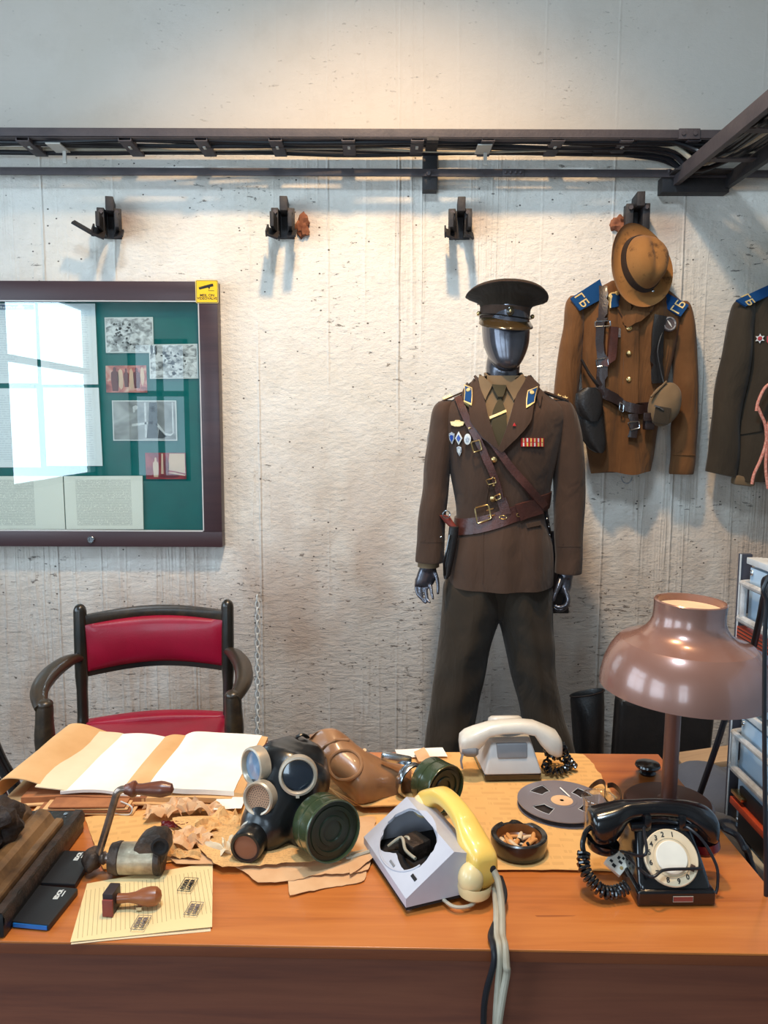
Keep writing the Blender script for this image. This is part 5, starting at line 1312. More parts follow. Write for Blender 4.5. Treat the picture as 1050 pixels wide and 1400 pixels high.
# ------------------------------------------------------------------ papers spread on the desk
def torn(quad, z, mat, label, cat='paper', group=None, name='paper_sheet', jag=(0.004, 0.004, 0.004, 0.004), nu=22, nv=18, curl=0.004, th=0.0006, seed=0, fz=None, world=None):
    pts = [Vector((on(x, y, z).x, on(x, y, z).y, z)) for x, y in quad]
    c = sum(pts, Vector())/4; c.z = z
    o = (pts[1]-pts[0]); ang = math.atan2(o.y, o.x)
    X = Matrix.Translation(c) @ RZ(ang); Xi = X.inverted()
    L = [Xi @ p for p in pts]
    b = MB(); P = []
    for i in range(nu+1):
        row = []
        for j in range(nv+1):
            u, v = i/nu, j/nv     # v: back to front
            p = L[0].lerp(L[1], u).lerp(L[3].lerp(L[2], u), v)
            ed = ((0, -1, v == 0), (1, 0, u == 1), (0, 1, v == 1), (-1, 0, u == 0))
            for k, (ex, ey, on_) in enumerate(ed):
                if on_ and jag[k]:
                    a = noise.noise(Vector((p.x*30+seed, p.y*30, k*5.1)))*0.6 + noise.noise(Vector((p.x*110+seed, p.y*110, k*3.3)))*0.5
                    p = p + (Vector((0, 0, 0)) - p).normalized() * jag[k] * (a + .3)
            p.z = max(0, curl*(noise.noise(Vector((p.x*9+seed, p.y*9, seed)))+.35)) + (fz(u, v) if fz else 0)
            row.append(p)
        P.append(row)
    b.gridpts(P, th)
    ob = b.obj(name, mat if not isinstance(mat, str) else M[mat], None, angle=60)
    ob.matrix_basis = X
    return tag(ob, label, cat, group)
g = 'old papers spread over the desk'
Z = DESK + .0012
torn([(115, 1118), (330, 1092), (500, 1150), (140, 1190)], Z, 'paper_old', 'large yellowed sheet under the crank tool and the black gas mask', group=g, jag=(.004,)*4, seed=1)
torn([(545, 1028), (800, 1030), (845, 1092), (560, 1110)], Z+.0004, 'paper_old', 'back half of a yellowed map under the pale phone', group=g, seed=2, jag=(.003, .008, 0, .002), curl=.003)
torn([(540, 1090), (842, 1090), (868, 1192), (560, 1190)], Z+.0016, 'paper_old', 'yellowed map sheet under the ashtray and the tape reel', group=g, seed=3, jag=(0, .01, .004, .002), curl=.004)
torn([(330, 1085), (560, 1075), (545, 1140), (320, 1150)], Z+.003, 'paper_old', 'yellowed sheet between the two gas masks', group=g, seed=4, curl=.004)
torn([(385, 1150), (510, 1128), (500, 1205), (395, 1227)], Z+.001, 'paper_pink', 'torn buff sheet sticking out furthest to the front under the green filter', group=g, seed=5, jag=(.006,)*4, curl=.005, nu=16, nv=14)
torn([(240, 1130), (515, 1118), (508, 1190), (360, 1212)], Z+.0045, 'paper_pink', 'torn buff sheet with a ragged front edge below the black gas mask', group=g, seed=6, jag=(.004, .01, .014, .008), curl=.006)
torn([(232, 1120), (480, 1105), (470, 1180), (300, 1190)], Z+.009, 'paper_type', 'yellowed typed sheet directly under the black gas mask', group=g, seed=7, jag=(.004, .01, .012, .01), curl=.007)
torn([(225, 1165), (330, 1160), (350, 1186), (240, 1182)], Z+.0035, 'paper_pink', 'folded buff paper strip right of the crank tool cylinder', group=g, seed=21, jag=(.002,)*4, curl=.006, nu=12, nv=6)
torn([(470, 1130), (512, 1135), (512, 1178), (478, 1200)], Z+.004, 'paper_pink', 'crumpled torn paper edge left of the broken phone', group=g, seed=22, jag=(.006,)*4, curl=.02, nu=14, nv=12)
torn([(318, 1012), (366, 1014), (330, 1106), (292, 1108)], Z+.016, 'paper_white', 'bright white sheet between the open folder and the black gas mask', group=g, seed=8, jag=(0,)*4, curl=.003, nu=8, nv=10)
torn([(540, 1025), (605, 1024), (612, 1036), (545, 1036)], Z+.004, 'paper_white', 'thin white sheets at the back edge behind the brown gas mask', group=g, seed=9, jag=(0,)*4, curl=.006, nu=8, nv=4)
torn([(565, 1030), (580, 1024), (592, 1042), (572, 1044)], Z+.01, 'paper_pink', 'little pinkish scrap behind the metal clip of the brown mask', group=g, seed=19, jag=(.003,)*4, curl=.012, nu=8, nv=6)
# stack of folded papers under the brown mask
for k in range(6):
    torn([(436-2*k, 1062), (560, 1050+k), (604, 1094+k), (470+5*k, 1098+k)], Z+.004+.0035*k, 'paper_edge' if k % 2 == 0 and k < 5 else 'paper_old', 'folded brown edged papers stacked under the brown gas mask', group='folded papers under the brown gas mask', seed=30+k, jag=(.001, .003, .003, .001), curl=.001, th=.0026, nu=12, nv=8)
# crumpled scraps between crank tool and mask
def scrap(px, py, rx, ry, h, mat, label, seed, rot=0.0):
    c = on(px, py, Z+.006); b = MB()
    P = []
    random.seed(seed)
    for i in range(13):
        row = []
        for j in range(11):
            u, v = i/12*2-1, j/10*2-1
            q = Vector((u*rx, v*ry, 0))
            n = noise.noise(Vector((u*1.6+seed, v*1.6, seed*.7)))
            q += Vector((.3*rx*noise.noise(Vector((u*2.4, v*2.4, seed+9))), .3*ry*noise.noise(Vector((u*2.4+5, v*2.4, seed))), h*(abs(n)*1.6 + .25*abs(noise.noise(Vector((u*5, v*5, seed)))))))
            row.append(RZ(rot).to_3x3() @ q + c)
        P.append(row)
    b.gridpts(P, .0006)
    return single(b.obj('paper_scrap', M[mat], None, angle=25), label, 'paper', 'crumpled paper scraps beside the black gas mask')
scrap(225, 1112, .035, .022, .02, 'paper_pink', 'crumpled buff scrap just above the crank tool neck', 1, .3)
scrap(268, 1110, .045, .018, .026, 'paper_pink', 'crumpled scrap below the front edge of the open folder', 2, -.2)
scrap(300, 1128, .04, .03, .018, 'paper_type', 'folded typed scrap touching the muzzle of the black gas mask', 3, .5)
scrap(262, 1150, .036, .03, .02, 'paper_pink', 'crumpled scrap right of the crank tool neck', 4, .1)
scrap(292, 1160, .05, .008, .012, 'paper_cream', 'narrow rolled cream strip pointing at the mask stopper', 5, -.5)
scrap(318, 1165, .018, .022, .02, 'paper_cream', 'small cream scrap left of the mask stopper', 6, .2)
scrap(250, 1168, .03, .014, .014, 'paper_type', 'flat typed scrap in front of the other scraps', 7, -.1)
scrap(240, 1130, .022, .006, .01, 'red_plastic', 'small red scrap among the crumpled papers', 8, .1)

# ------------------------------------------------------------------ open folder with pages at the back left
fo = thing('document_folder', 'thick open tan folder full of old pages at the back left of the desk', 'folder', (on(170, 1080).x, on(170, 1080).y, DESK))
YF, YB = 1.43, 1.705
def fold(name, prof, mat, th, y0=YF, y1=YB, skew0=0.0, par=fo, jit=0.002, seed=0):
    # prof: (x, z) across the sheet; the sheet runs from the front to the back of the desk
    pr = catmull([list(p) for p in prof], 5)
    P = []
    for x, z in pr:
        row = []
        for j in range(9):
            v = j/8
            xx = x + skew0*v
            row.append(Vector((xx + jit*noise.noise(Vector((v*3, x*20, seed))), y0 + (y1-y0)*v + 0.004*noise.noise(Vector((x*14, v, seed))), DESK + z + jit*noise.noise(Vector((x*9, v*2, seed+4))))))
        P.append(row)
    b = MB(); b.gridpts(P, th); return b.obj(name, M[mat], par, angle=50)
fold('cover', [(-.745, .004), (-.66, .010), (-.5, .012), (-.38, .010), (-.27, .004)], 'paper_tan', .003, YF-.012)
fold('under_pages', [(-.70, .02), (-.6, .022), (-.5, .022), (-.45, .018)], 'paper_edge', .012, YF-.004)
fold('under_pages', [(-.47, .018), (-.40, .022), (-.32, .02), (-.275, .016)], 'paper_tan', .010, YF-.004)
fold('folded_flap', [(-.752, .012), (-.750, .040), (-.735, .052), (-.70, .050), (-.655, .034)], 'paper_tan', .0018, YF+.01, YB+.012, .018, seed=3)
fold('cream_page', [(-.675, .040), (-.65, .037), (-.62, .034), (-.605, .031)], 'paper_cream', .0018, YF+.002, YB+.002, .012, seed=5)
fold('left_page', [(-.625, .030), (-.58, .034), (-.54, .033), (-.50, .025), (-.47, .021)], 'paper_white', .006, YF, YB, .010, seed=7)
fold('tan_leaf', [(-.515, .026), (-.49, .033), (-.46, .030), (-.44, .024)], 'paper_tan', .0015, YF+.004, YB, .012, seed=11)
fold('right_page', [(-.475, .023), (-.45, .036), (-.42, .038), (-.36, .034), (-.29, .030)], 'paper_white', .010, YF+.004, YB+.002, .012, seed=9)
fold('right_margin', [(-.315, .029), (-.29, .0285), (-.272, .026)], 'paper_tan', .010, YF+.004, YB, .008, seed=13)
w1 = thing('wrapped_bundle', 'small folded brown paper bundle under the front edge of the open folder', 'paper bundle', on(150, 1112))
for k in range(4):
    b = MB(); a, c = on(45+8*k, 1113), on(185-4*k, 1112)
    b.box(((a.x+c.x)/2, a.y+.02, DESK+.005+.0045*k), (c.x-a.x, .06, .003), RZ(.01*k), bev=.001); b.obj('folded_sheet', M['paper_edge' if k % 2 else 'paper_tan'], w1)
b = MB(); a = on(180, 1112); b.tube(curve([(a.x-.03, a.y-.012, DESK+.006), (a.x, a.y-.014, DESK+.005), (a.x+.004, a.y-.01, DESK+.018), (a.x-.02, a.y, DESK+.024)], 5), .0014, 6); b.obj('wire', M['tag_white'], w1)

# form with stamps
fq = [(119, 1208), (291, 1179), (290, 1268), (96, 1288)]
f2 = torn([(119, 1210), (289, 1180), (288, 1273), (97, 1291)], Z-.0006, 'paper_cream', 'lower sheet under the ruled form', group='forms at the front edge of the desk', name='form_sheet', jag=(0,)*4, curl=.001, seed=40)
fm = torn(fq, Z+.0014, 'form', 'cream ruled form with rectangular ink stamps at the front edge of the desk', group=None, name='form_sheet', jag=(0,)*4, curl=.0015, seed=41)
def onform(px, py): p = on(px, py, Z+.0048); return fm.matrix_basis.inverted() @ p
inkp = plain('faded_ink', rgb(96, 84, 84), rgb(130, 114, 104), 0.7, 0, 300)
for (px, py, ang, txt, sc_) in ((257, 1210, 1.15, ('FODER', 'LOMER'), 1.0), (265, 1243, 1.15, ('FODER', 'LOMER'), .9), (193, 1262, 1.2, ('FODER', 'LOMER'), .9)):
    c = onform(px, py); X = TR(c.x, c.y, c.z*0 + .0046) @ RZ(ang)
    b = MB()
    for k, t_ in enumerate(txt): b.mesh(text_mesh(t_, .0085*sc_, .0002, bold=.0004), X @ TR(0, (.0045 - .009*k)*sc_, 0))
    w_, h_ = .036*sc_, .022*sc_
    for (cx, cy, sx, sy) in ((0, h_/2, w_, .0009), (0, -h_/2, w_, .0009), (w_/2, 0, .0009, h_), (-w_/2, 0, .0009, h_)): b.box((0, 0, 0), (0, 0, 0)) if False else b.prism([(cx-sx/2, cy-sy/2), (cx+sx/2, cy-sy/2), (cx+sx/2, cy+sy/2), (cx-sx/2, cy+sy/2)], .0003, X)
    b.obj('stamp_print', M['ink'] if px == 257 else inkp, fm, world=False, flat=True)

# rubber stamp lying on the form
rs_ = thing('rubber_stamp', 'rubber stamp with turned wooden handle lying on the ruled form', 'stamp', on(165, 1250, Z+.003), (0, 0, R(3)))
def RS(name, mat, fn, par=rs_): b = MB(); fn(b); return b.obj(name, M[mat], par, world=False)
RS('block', 'stamp_block', lambda b: b.box((-.016, .012, .0175), (.016, .030, .034), RZ(-.12), bev=.0015))
RS('rubber_face', 'stamp_red', lambda b: b.box((-.017, -.0055, .014), (.016, .004, .026), RZ(-.12), bev=.001))
RS('handle', 'stamp_wood', lambda b: b.lathe([(.0001, 0), (.0075, 0), (.007, .015), (.0085, .026), (.0125, .036), (.0145, .048), (.0135, .058), (.008, .064), (.0001, .066)], 20, TR(-.008, .014, .0165) @ RZ(.06) @ RY(PI/2)))
RS('ferrule', 'chrome', lambda b: b.box((.026, .006, .005), (.008, .004, .005)))

# ------------------------------------------------------------------ crank tool
cy = on(195, 1207); CZ = DESK + .027
def CP(px, py, Y): return at(px, py, Y)
YC = cy.y + .026
ck = thing('crank_tool', 'worn metal hand crank with a turned wooden handle', 'crank tool', (cy.x, YC, DESK))
def hz(pts): return [at(x, y, YC) for x, y in pts]
ax0, ax1 = at(116, 1187, YC), at(224, 1186, YC)
def axis(px): t = (px-116)/(224-116); return Vector((ax0.x+(ax1.x-ax0.x)*t, YC, CZ))
def lat(name, mat, prof, n=30):
    b = MB(); b.rings([[Vector((axis(px).x, YC + r*math.cos(2*PI*k/n), CZ + r*math.sin(2*PI*k/n))) for k in range(n)] for px, r in prof]); return b.obj(name, M[mat], ck)
lat('cylinder', 'tool_metal', [(164, .022), (166, .0255), (215, .0255), (216, .024)])
lat('cracked_rim', 'tool_dark', [(214.5, .026), (217, .027), (222, .0262), (224, .023)])
lat('knurled_collar', 'tool_dark', [(152, .018), (153, .024), (160, .0262), (163, .0272), (166, .0268), (167, .0255)])
lat('shaft', 'rod', [(136, .006), (139, .009), (143, .011), (146, .008), (150, .010), (153, .010)])
b = MB()
hubc = axis(127); b.ball(hubc + Vector((0, 0, -.002)), (.0145, .02, .0185), 12)
for v in b.bm.verts: v.co += (v.co-hubc)*noise.noise(v.co*70)*.25
b.obj('hub', M['tool_dark'], ck)
# feed neck above the cylinder
b = MB(); 
o = [at(x, y, YC) for x, y in ((180, 1170), (186, 1152), (196, 1139), (208, 1134), (222, 1134), (233, 1143), (235, 1156), (228, 1168), (226, 1176), (180, 1176))]
xc = axis(200)
pts = [(p.x - xc.x, p.z - CZ) for p in o]
b.prism(pts, .034, TR(xc.x, YC+.017, CZ) @ RX(PI/2), .007)
for v in b.bm.verts: v.co += Vector((1, 1, 1))*noise.noise(v.co*55)*.003
b.obj('feed_neck', M['tool_dark'], ck, angle=50)
b = MB(); q = at(219, 1157, YC-.019); b.lathe([(0, 0), (.013, .0), (.0145, .003), (.011, .004), (.0, -.008)], 18, frame(q, (0.1, -1, .1))); b.obj('neck_hole', M['char'], ck)
b = MB(); b.tube(curve([hubc, at(133, 1172, YC), at(147, 1128, YC), at(158, 1090, YC), at(162, 1082, YC), at(168, 1079, YC), at(176, 1079, YC)], 5), .0062, 12); b.obj('crank_arm', M['rod'], ck)
h0, h1 = at(171, 1079, YC), at(238, 1079, YC)
d = h1-h0; L = d.length
b = MB(); b.lathe([(.0001, 0), (.008, 0), (.010, .006), (.0135, .012), (.0135, .016), (.009, .02), (.009, .028), (.0115, .042), (.0132, .058), (.0125, L-.016), (.009, L-.004), (.0001, L)], 22, frame(h0, d))
b.obj('handle', M['handle_wood'], ck)

# ------------------------------------------------------------------ plinth at the left edge
pl = thing('stone_plinth', 'chipped black slab with tarnished moulding and a dark cracked casting at the left edge', 'plinth', (-.66, 1.2, DESK))
sx1 = on(112, 1110, DESK+.04).x; sy1 = on(112, 1107, DESK+.04).y
b = MB(); b.box(((-.80+sx1)/2, (1.04+sy1)/2, DESK+.02), (sx1+.80, sy1-1.04, .038), bev=.004); b.obj('slab', M['slab'], pl)
b = MB()
P = []
for i in range(30):
    y = 1.04 + (sy1-1.04)*i/29
    P.append([Vector((sx1-.014 + .003*noise.noise(Vector((y*60, 1, 0))), y, DESK+.0405)), Vector((sx1-.002 + .003*noise.noise(Vector((y*70, 2, 0))), y, DESK+.040 + .002*noise.noise(Vector((y*90, 3, 0))))), Vector((sx1+.002, y, DESK+.032 + .003*noise.noise(Vector((y*60, 5, 0))))), Vector((sx1+.001, y, DESK+.018))])
b.gridpts(P); b.obj('chipped_edge', M['slab_edge'], pl)
b = MB(); q = on(90, 1112, DESK+.041); b.lathe([(0, .0012), (.0035, .001), (.004, 0)], 12, TR(q.x, q.y, DESK+.04)); b.obj('screw', M['chrome'], pl)
m1 = on(78, 1122, DESK+.06).x; my1 = on(60, 1112, DESK+.06).y
prof = [(m1, .040), (m1, .048), (m1-.002, .051), (m1-.012, .052), (m1-.014, .049), (m1-.017, .052), (m1-.022, .061), (m1-.030, .067), (m1-.040, .069), (m1-.047, .066), (m1-.049, .060), (m1-.053, .060), (m1-.056, .070), (m1-.064, .077), (m1-.072, .079), (m1-.075, .074), (m1-.079, .075), (m1-.083, .082), (m1-.20, .084), (m1-.20, .040)]
b = MB(); b.rings([[Vector((x, y, DESK+z)) for x, z in prof] for y in (1.06, my1)]); b.obj('moulding', M['gilt_wood'], pl, angle=20)
b = MB(); c = Vector((on(-2, 1120, DESK+.1).x-.01, on(-2, 1120, DESK+.1).y, DESK+.093)); b.ball(c, (.045, .055, .03), 16)
for v in b.bm.verts: v.co += (v.co-c)*(noise.noise(v.co*30)*.5 + noise.noise(v.co*90)*.25)
b.obj('casting', M['lump'], pl, angle=35)

# ------------------------------------------------------------------ two flat black drives
def drive(quad, label, blue, logo):
    z = DESK+.011
    pts = [on(x, y, z) for x, y in quad]
    c = sum(pts, Vector())/4
    t = thing('portable_drive', label, 'hard drive', (c.x, c.y, DESK), (0, 0, 0), 'portable drives by the plinth')
    b = MB(); b.prism([(p.x-c.x, p.y-c.y) for p in reversed(pts)], .0105, TR(0, 0, .0005), .0028); b.obj('shell', M['drive'], t, world=False)
    if blue:
        b = MB(); f0, f1 = pts[3]-c, pts[2]-c
        d = (f1-f0); n = Vector((d.y, -d.x, 0)).normalized()
        a, e = f0.lerp(f1, .06), f0.lerp(f1, .95)
        b.hexa([tuple(a - n*.001) [:2] + (.0025,), tuple(e - n*.001)[:2] + (.0025,), tuple(e + n*.0012)[:2] + (.0025,), tuple(a + n*.0012)[:2] + (.0025,)] + [tuple(a - n*.001)[:2] + (.0085,), tuple(e - n*.001)[:2] + (.0085,), tuple(e + n*.0012)[:2] + (.0085,), tuple(a + n*.0012)[:2] + (.0085,)]); b.obj('blue_end', M['drive_blue'], t, world=False)
    q = on(logo[0], logo[1], z); q2 = on(logo[2], logo[3], z)
    dr = (q2-q); X = TR(q.x-c.x, q.y-c.y, .0112) @ RZ(math.atan2(dr.y, dr.x))
    b = MB(); b.mesh(text_mesh('EDCR', .0095, .0002, bold=.0005), X)
    for k in range(1): b.prism([(-.005, -.008), (.009, -.008), (.009, -.0062), (-.005, -.0062)], .0003, X)
    b.obj('logo', M['enamel_white'], t, world=False, flat=True)
drive([(80, 1162), (130, 1163), (103, 1208), (40, 1206)], 'black portable drive half under the plinth, touching the crank hub', False, (107, 1171, 112, 1164))
drive([(50, 1209), (107, 1214), (67, 1264), (15, 1259)], 'black portable drive with a bright blue end at the front of the desk', True, (80, 1223, 85, 1216))

# ------------------------------------------------------------------ black gas mask
gm = thing('gas_mask', 'black rubber gas mask with round eyepieces and a green filter', 'gas mask', on(385, 1180, DESK))
hb = MB()
def GP(px, py, Y): return at(px, py, Y - .042)
head = [(416, 1012, 1.44, .030), (412, 1024, 1.435, .052), (405, 1040, 1.425, .068), (397, 1060, 1.405, .076), (389, 1080, 1.385, .072), (380, 1100, 1.362, .062), (368, 1122, 1.335, .050), (355, 1140, 1.315, .042), (346, 1150, 1.30, .030)]
c = catmull([[*GP(x, y, Y), r] for x, y, Y, r in head], 5)
hb.tube([p[:3] for p in c], [p[3] for p in c], 40)
hb.tube([GP(400, 1095, 1.38), GP(420, 1125, 1.345), GP(432, 1142, 1.33)], [.055, .045, .040], 24)
for v in hb.bm.verts: v.co.x *= 1.0
GBV = hb.bvh()
ho_ = hb.obj('facepiece', M['rubber'], gm, angle=180, mods=[('REMESH', dict(mode='VOXEL', voxel_size=0.0045, use_smooth_shade=True)), ('SMOOTH', dict(factor=0.5, iterations=8))])
def eyepiece(px, py, r, nrm, mat, off):
    p, n = hit(GBV, px, py, off); X = frame(p, nrm)
    b = MB(); b.lathe([(r*.78, -.004), (r*.80, .006), (r*.86, .009), (r*.97, .008), (r, .003), (r, -.012)], 40, X); rim = b.obj('eyepiece_rim', M['rim_metal'], gm)
    b = MB(); b.lathe([(0.0001, .003), (r*.5, .0025), (r*.82, 0.001)], 36, X); b.obj('lens', M[mat], rim)
    b = MB(); b.box((0, 0, 0), (.006, .007, .009)); b.xf(X @ TR(-.001, -r*.97, .004)); b.obj('rim_clasp', M['rim_metal'], rim)
eyepiece(352, 1048, .034, (-.82, -.75, .12), 'lens_blue', .006)
eyepiece(407, 1060, .034, (.10, -1, .22), 'lens', .004)
p, n = hit(GBV, 357, 1093, .006); VX = frame(p, (-.38, -1, .22))
b = MB(); b.lathe([(.0225, .001), (.0235, .007), (.0265, .009), (.029, .006), (.029, -.012)], 40, VX); vr = b.obj('speech_ring', M['rim_metal'], gm)
b = MB(); b.lathe([(.0001, .002), (.023, .002), (.023, -.004)], 36, VX); vd = b.obj('speech_disc', M['disc_tan'], vr)
b = MB()
for ring, cnt in ((.004, 6), (.008, 12), (.012, 18), (.016, 24), (.0195, 30)):
    for k in range(cnt):
        a = 2*PI*k/cnt; b.prism([(.00085*math.cos(2*PI*j/6)+ring*math.cos(a), .00085*math.sin(2*PI*j/6)+ring*math.sin(a)) for j in range(6)], .0004, VX @ TR(0, 0, .0019))
b.obj('perforation', M['ink'], vd, flat=True)
e0, e1 = GP(350, 1140, 1.31), GP(335, 1160, 1.258)
d = (e1-e0); L = d.length; EX = frame(e0, d)
b = MB(); b.lathe([(.024, -.01), (.026, 0), (.025, .012), (.0275, .018), (.0275, L-.004), (.025, L), (.021, L), (.020, L-.006)], 36, EX); vt = b.obj('outlet_tube', M['rubber'], gm)
b = MB(); b.lathe([(.0262, .005), (.0285, .006), (.0285, .010), (.026, .011)], 36, EX); b.obj('outlet_ring', M['rim_metal'], vt)
b = MB(); b.lathe([(.0001, L-.003), (.0205, L-.004), (.0205, L-.01)], 30, EX); b.obj('stopper', M['cork'], vt)
def filt(ctr, nrm, r, depth, parent):
    X = frame(ctr, nrm)
    b = MB(); b.lathe([(r*.62, -depth-.012), (r*.66, -depth-.002), (r*.93, -depth), (r*.97, -depth+.004), (r*.97, -depth*.58), (r*.94, -depth*.56), (r*.94, -depth*.50), (r*.97, -depth*.48), (r*.985, -.006), (r, -.004), (r, 0), (r*.985, .0015), (r*.95, .001), (r*.94, -.004)], 56, X); f = b.obj('filter', M['army_green'], parent, angle=40)
    b = MB(); b.lathe([(r*.945, -.004), (r*.80, -.004), (r*.78, -.002), (r*.66, -.002), (r*.64, -.005), (r*.48, -.005), (r*.46, -.0025), (r*.34, -.0025), (r*.32, -.006), (.0001, -.006)], 56, X); b.obj('filter_face', M['army_green_dark'], f, angle=20)
    return X
filt(GP(456, 1137, 1.262), (.56, -.82, .10), .0520, .054, gm)
b = MB(); b.tube(curve([GP(405, 1008, 1.44), GP(413, 1004, 1.445), GP(420, 1008, 1.46)], 4), .006, 8, flat=.5); b.obj('head_tab', M['rubber'], gm)
# ------------------------------------------------------------------ brown gas mask lying behind it
bm_ = thing('gas_mask', 'flattened brown rubber gas mask lying on its side with a green filter', 'gas mask', on(500, 1085, DESK))
B = MB()
rows = [(422, 1012, .004, .012, 0), (428, 1020, .022, .022, 0), (440, 1024, .040, .034, -.004), (458, 1030, .052, .048, -.014), (478, 1040, .058, .060, -.026), (496, 1050, .055, .068, -.036), (512, 1058, .046, .060, -.034), (526, 1062, .038, .044, -.024), (540, 1064, .032, .034, -.014), (562, 1070, .030, .030, -.01)]
D = [[x, y+dy, z, rz, ry] for x, y, z, rz, ry, dy in catmull([[*at(x, y, 1.485), rz, ry, dy] for x, y, rz, ry, dy in rows], 4)]
rg = []
for i, (x, y, z, rz, ry) in enumerate(D):
    ring = []
    for k in range(40):
        a = 2*PI*k/40; q = Vector((x, y + ry*spow(math.cos(a), .9), z + rz*spow(math.sin(a), .85)))
        t = i/len(D)
        q.y += .012*math.sin(6*t + 3*a)*(1-t) + wrinkle(q, .012, (22, 12, 22), 3)
        q.z += wrinkle(q, .010, (24, 10, 20), 8)*(1-t) - .010*math.exp(-((q.x - (-.055))/.03)**2)*(1 if math.sin(a) > 0 else 0)
        q.z = max(q.z, DESK + .024)
        ring.append(q)
    rg.append(ring)
B.rings(rg); BBV = B.bvh(); B.obj('hood', M['rubber_brown'], bm_, angle=80)
b = MB(); p, n = hit(BBV, 472, 1046, .0008); X = frame(p, n); b.tube([hit(BBV, 472 + 22*math.cos(2*PI*k/30), 1046 + 20*math.sin(2*PI*k/30), .0015)[0] for k in range(30)], .0035, 8, loop=True); b.obj('lens_ring', M['rubber_brown'], bm_)
b = MB(); b.tube([hit(BBV, x, y, .001)[0] for x, y in ((436, 1030), (444, 1020), (458, 1013), (474, 1012), (488, 1018), (498, 1026))], .004, 8); b.obj('moulded_ridge', M['rubber_brown'], bm_)
b = MB(); a, c_ = at(521, 1033, 1.45), at(563, 1041, 1.45); d = c_-a
b.box((a+c_)/2 + Vector((0, 0, .0)), (d.length, .014, .018), RY(-math.atan2(d.z, d.x)), bev=.006); b.obj('lens_clip', M['chrome'], bm_)
b = MB(); b.lathe([(.028, -.018), (.034, -.010), (.035, 0), (.033, .004), (.030, .004)], 36, frame(at(564, 1068, 1.435), (.62, -.78, -.05))); b.obj('clamp_ring', M['chrome'], bm_)
filt(at(609, 1079, 1.385), (.62, -.78, -.02), .0465, .050, bm_)
# ------------------------------------------------------------------ pale phone at the back
def PX(name, mat, fn, par, angle=35, mods=()): b = MB(); fn(b); return b.obj(name, M[mat], par, world=False, angle=angle, mods=mods)
q = on(700, 1071, DESK)
wp = thing('rotary_phone', 'off white rotary phone turned with its back to the viewer', 'telephone', (q.x, q.y+.045, DESK+.004), (0, 0, R(3)))
PX('base', 'bakelite', lambda b: b.hexa([(-.058, -.042, 0), (.058, -.042, 0), (.062, .09, 0), (-.062, .09, 0), (-.06, -.045, .016), (.06, -.045, .016), (.063, .092, .016), (-.063, .092, .016)], .004), wp)
def wbody(b):
    b.hexa([(-.061, -.046, .014), (.061, -.046, .014), (.066, .095, .014), (-.066, .095, .014), (-.042, -.022, .074), (.042, -.022, .074), (.05, .05, .074), (-.05, .05, .074)], .006)
body_w = PX('housing', 'grey_plastic', wbody, wp)
PX('cradle_hollow_shade', 'grey_dark', lambda b: b.hexa([(-.031, -.0365, .046), (.031, -.0365, .046), (.031, -.026, .046), (-.031, -.026, .046), (-.033, -.0255, .0735), (.033, -.0255, .0735), (.033, -.016, .0735), (-.033, -.016, .0735)], .003), wp)  # solid darker panel, the recess shade is put into its colour
PX('dial', 'white_plastic', lambda b: b.lathe([(.0001, .012), (.03, .012), (.036, .008), (.038, 0)], 32, TR(.0, .045, .094) @ RX(-.35)), wp)
PX('dial_mount', 'grey_plastic', lambda b: b.hexa([(-.04, .02, .08), (.04, .02, .08), (.05, .085, .05), (-.05, .085, .05), (-.036, .022, .090), (.036, .022, .090), (.042, .075, .084), (-.042, .075, .084)], .006), wp)
def handset(b, L, arch, r, bulb, drop, n=18):
    pts, rs = [], []
    for k in range(n+1):
        u = k/n*2-1
        pts.append((u*L/2, 0, arch*(1-u*u) ** .8 if abs(u) < 1 else 0)); rs.append(r*(1 + .25*abs(u)**3))
    b.rings([[Vector((p[0], rr*1.05*spow(math.cos(a), .8), p[2] + rr*.85*spow(math.sin(a), .8))) for a in [2*PI*k/20 for k in range(20)]] for p, rr in zip(pts, rs)])
hw = PX('handset', 'white_plastic', lambda b: b.rings([[Vector((x, -.012 + ry*spow(math.cos(a), .75), zc_ - .019 + (rzt if math.sin(a) > 0 else rzb)*spow(math.sin(a), .75))) for a in [2*PI*k/24 for k in range(24)]] for x, zc_, rzt, rzb, ry in ((-.1085, .092, .004, .006, .012), (-.106, .096, .012, .024, .022), (-.096, .099, .018, .034, .026), (-.078, .104, .020, .036, .027), (-.06, .110, .020, .022, .024), (-.048, .115, .019, .010, .022), (-.02, .120, .018, .008, .021), (.02, .121, .018, .008, .021), (.048, .117, .019, .010, .022), (.062, .108, .022, .022, .024), (.08, .094, .028, .028, .027), (.096, .084, .030, .026, .026), (.105, .078, .022, .018, .022), (.108, .074, .006, .006, .012))]), wp, angle=60)
PX('tape_wrap', 'grey_dark', lambda b: (b.rings([[Vector((x, -.012 + ry*math.cos(a), zc_ - .016 + rz*math.sin(a))) for a in [2*PI*k/20 for k in range(20)]] for x, zc_, rz, ry in ((-.106, .078, .014, .022), (-.095, .078, .017, .029), (-.078, .078, .018, .030), (-.072, .078, .012, .026))]), b.tube([(-.104, -.03, .055), (-.108, -.034, .042), (-.105, -.034, .026)], .006, 6, flat=.3)), hw)
def coil(b, pts, rc, rw, turns, nper=9):
    c = curve(pts, 10); n = len(c); out = []
    for i in range(turns*nper+1):
        t = i/(turns*nper)*(n-1); k = min(int(t), n-2); p = c[k].lerp(c[k+1], t-k)
        d = (c[k+1]-c[k]).normalized(); u = d.cross(Vector((0, 0, 1)));
        if u.length < .1: u = d.cross(Vector((1, 0, 0)))
        u.normalize(); w_ = d.cross(u); a = 2*PI*i/nper
        out.append(p + (u*math.cos(a) + w_*math.sin(a))*rc)
    b.tube(out, rw, 6)
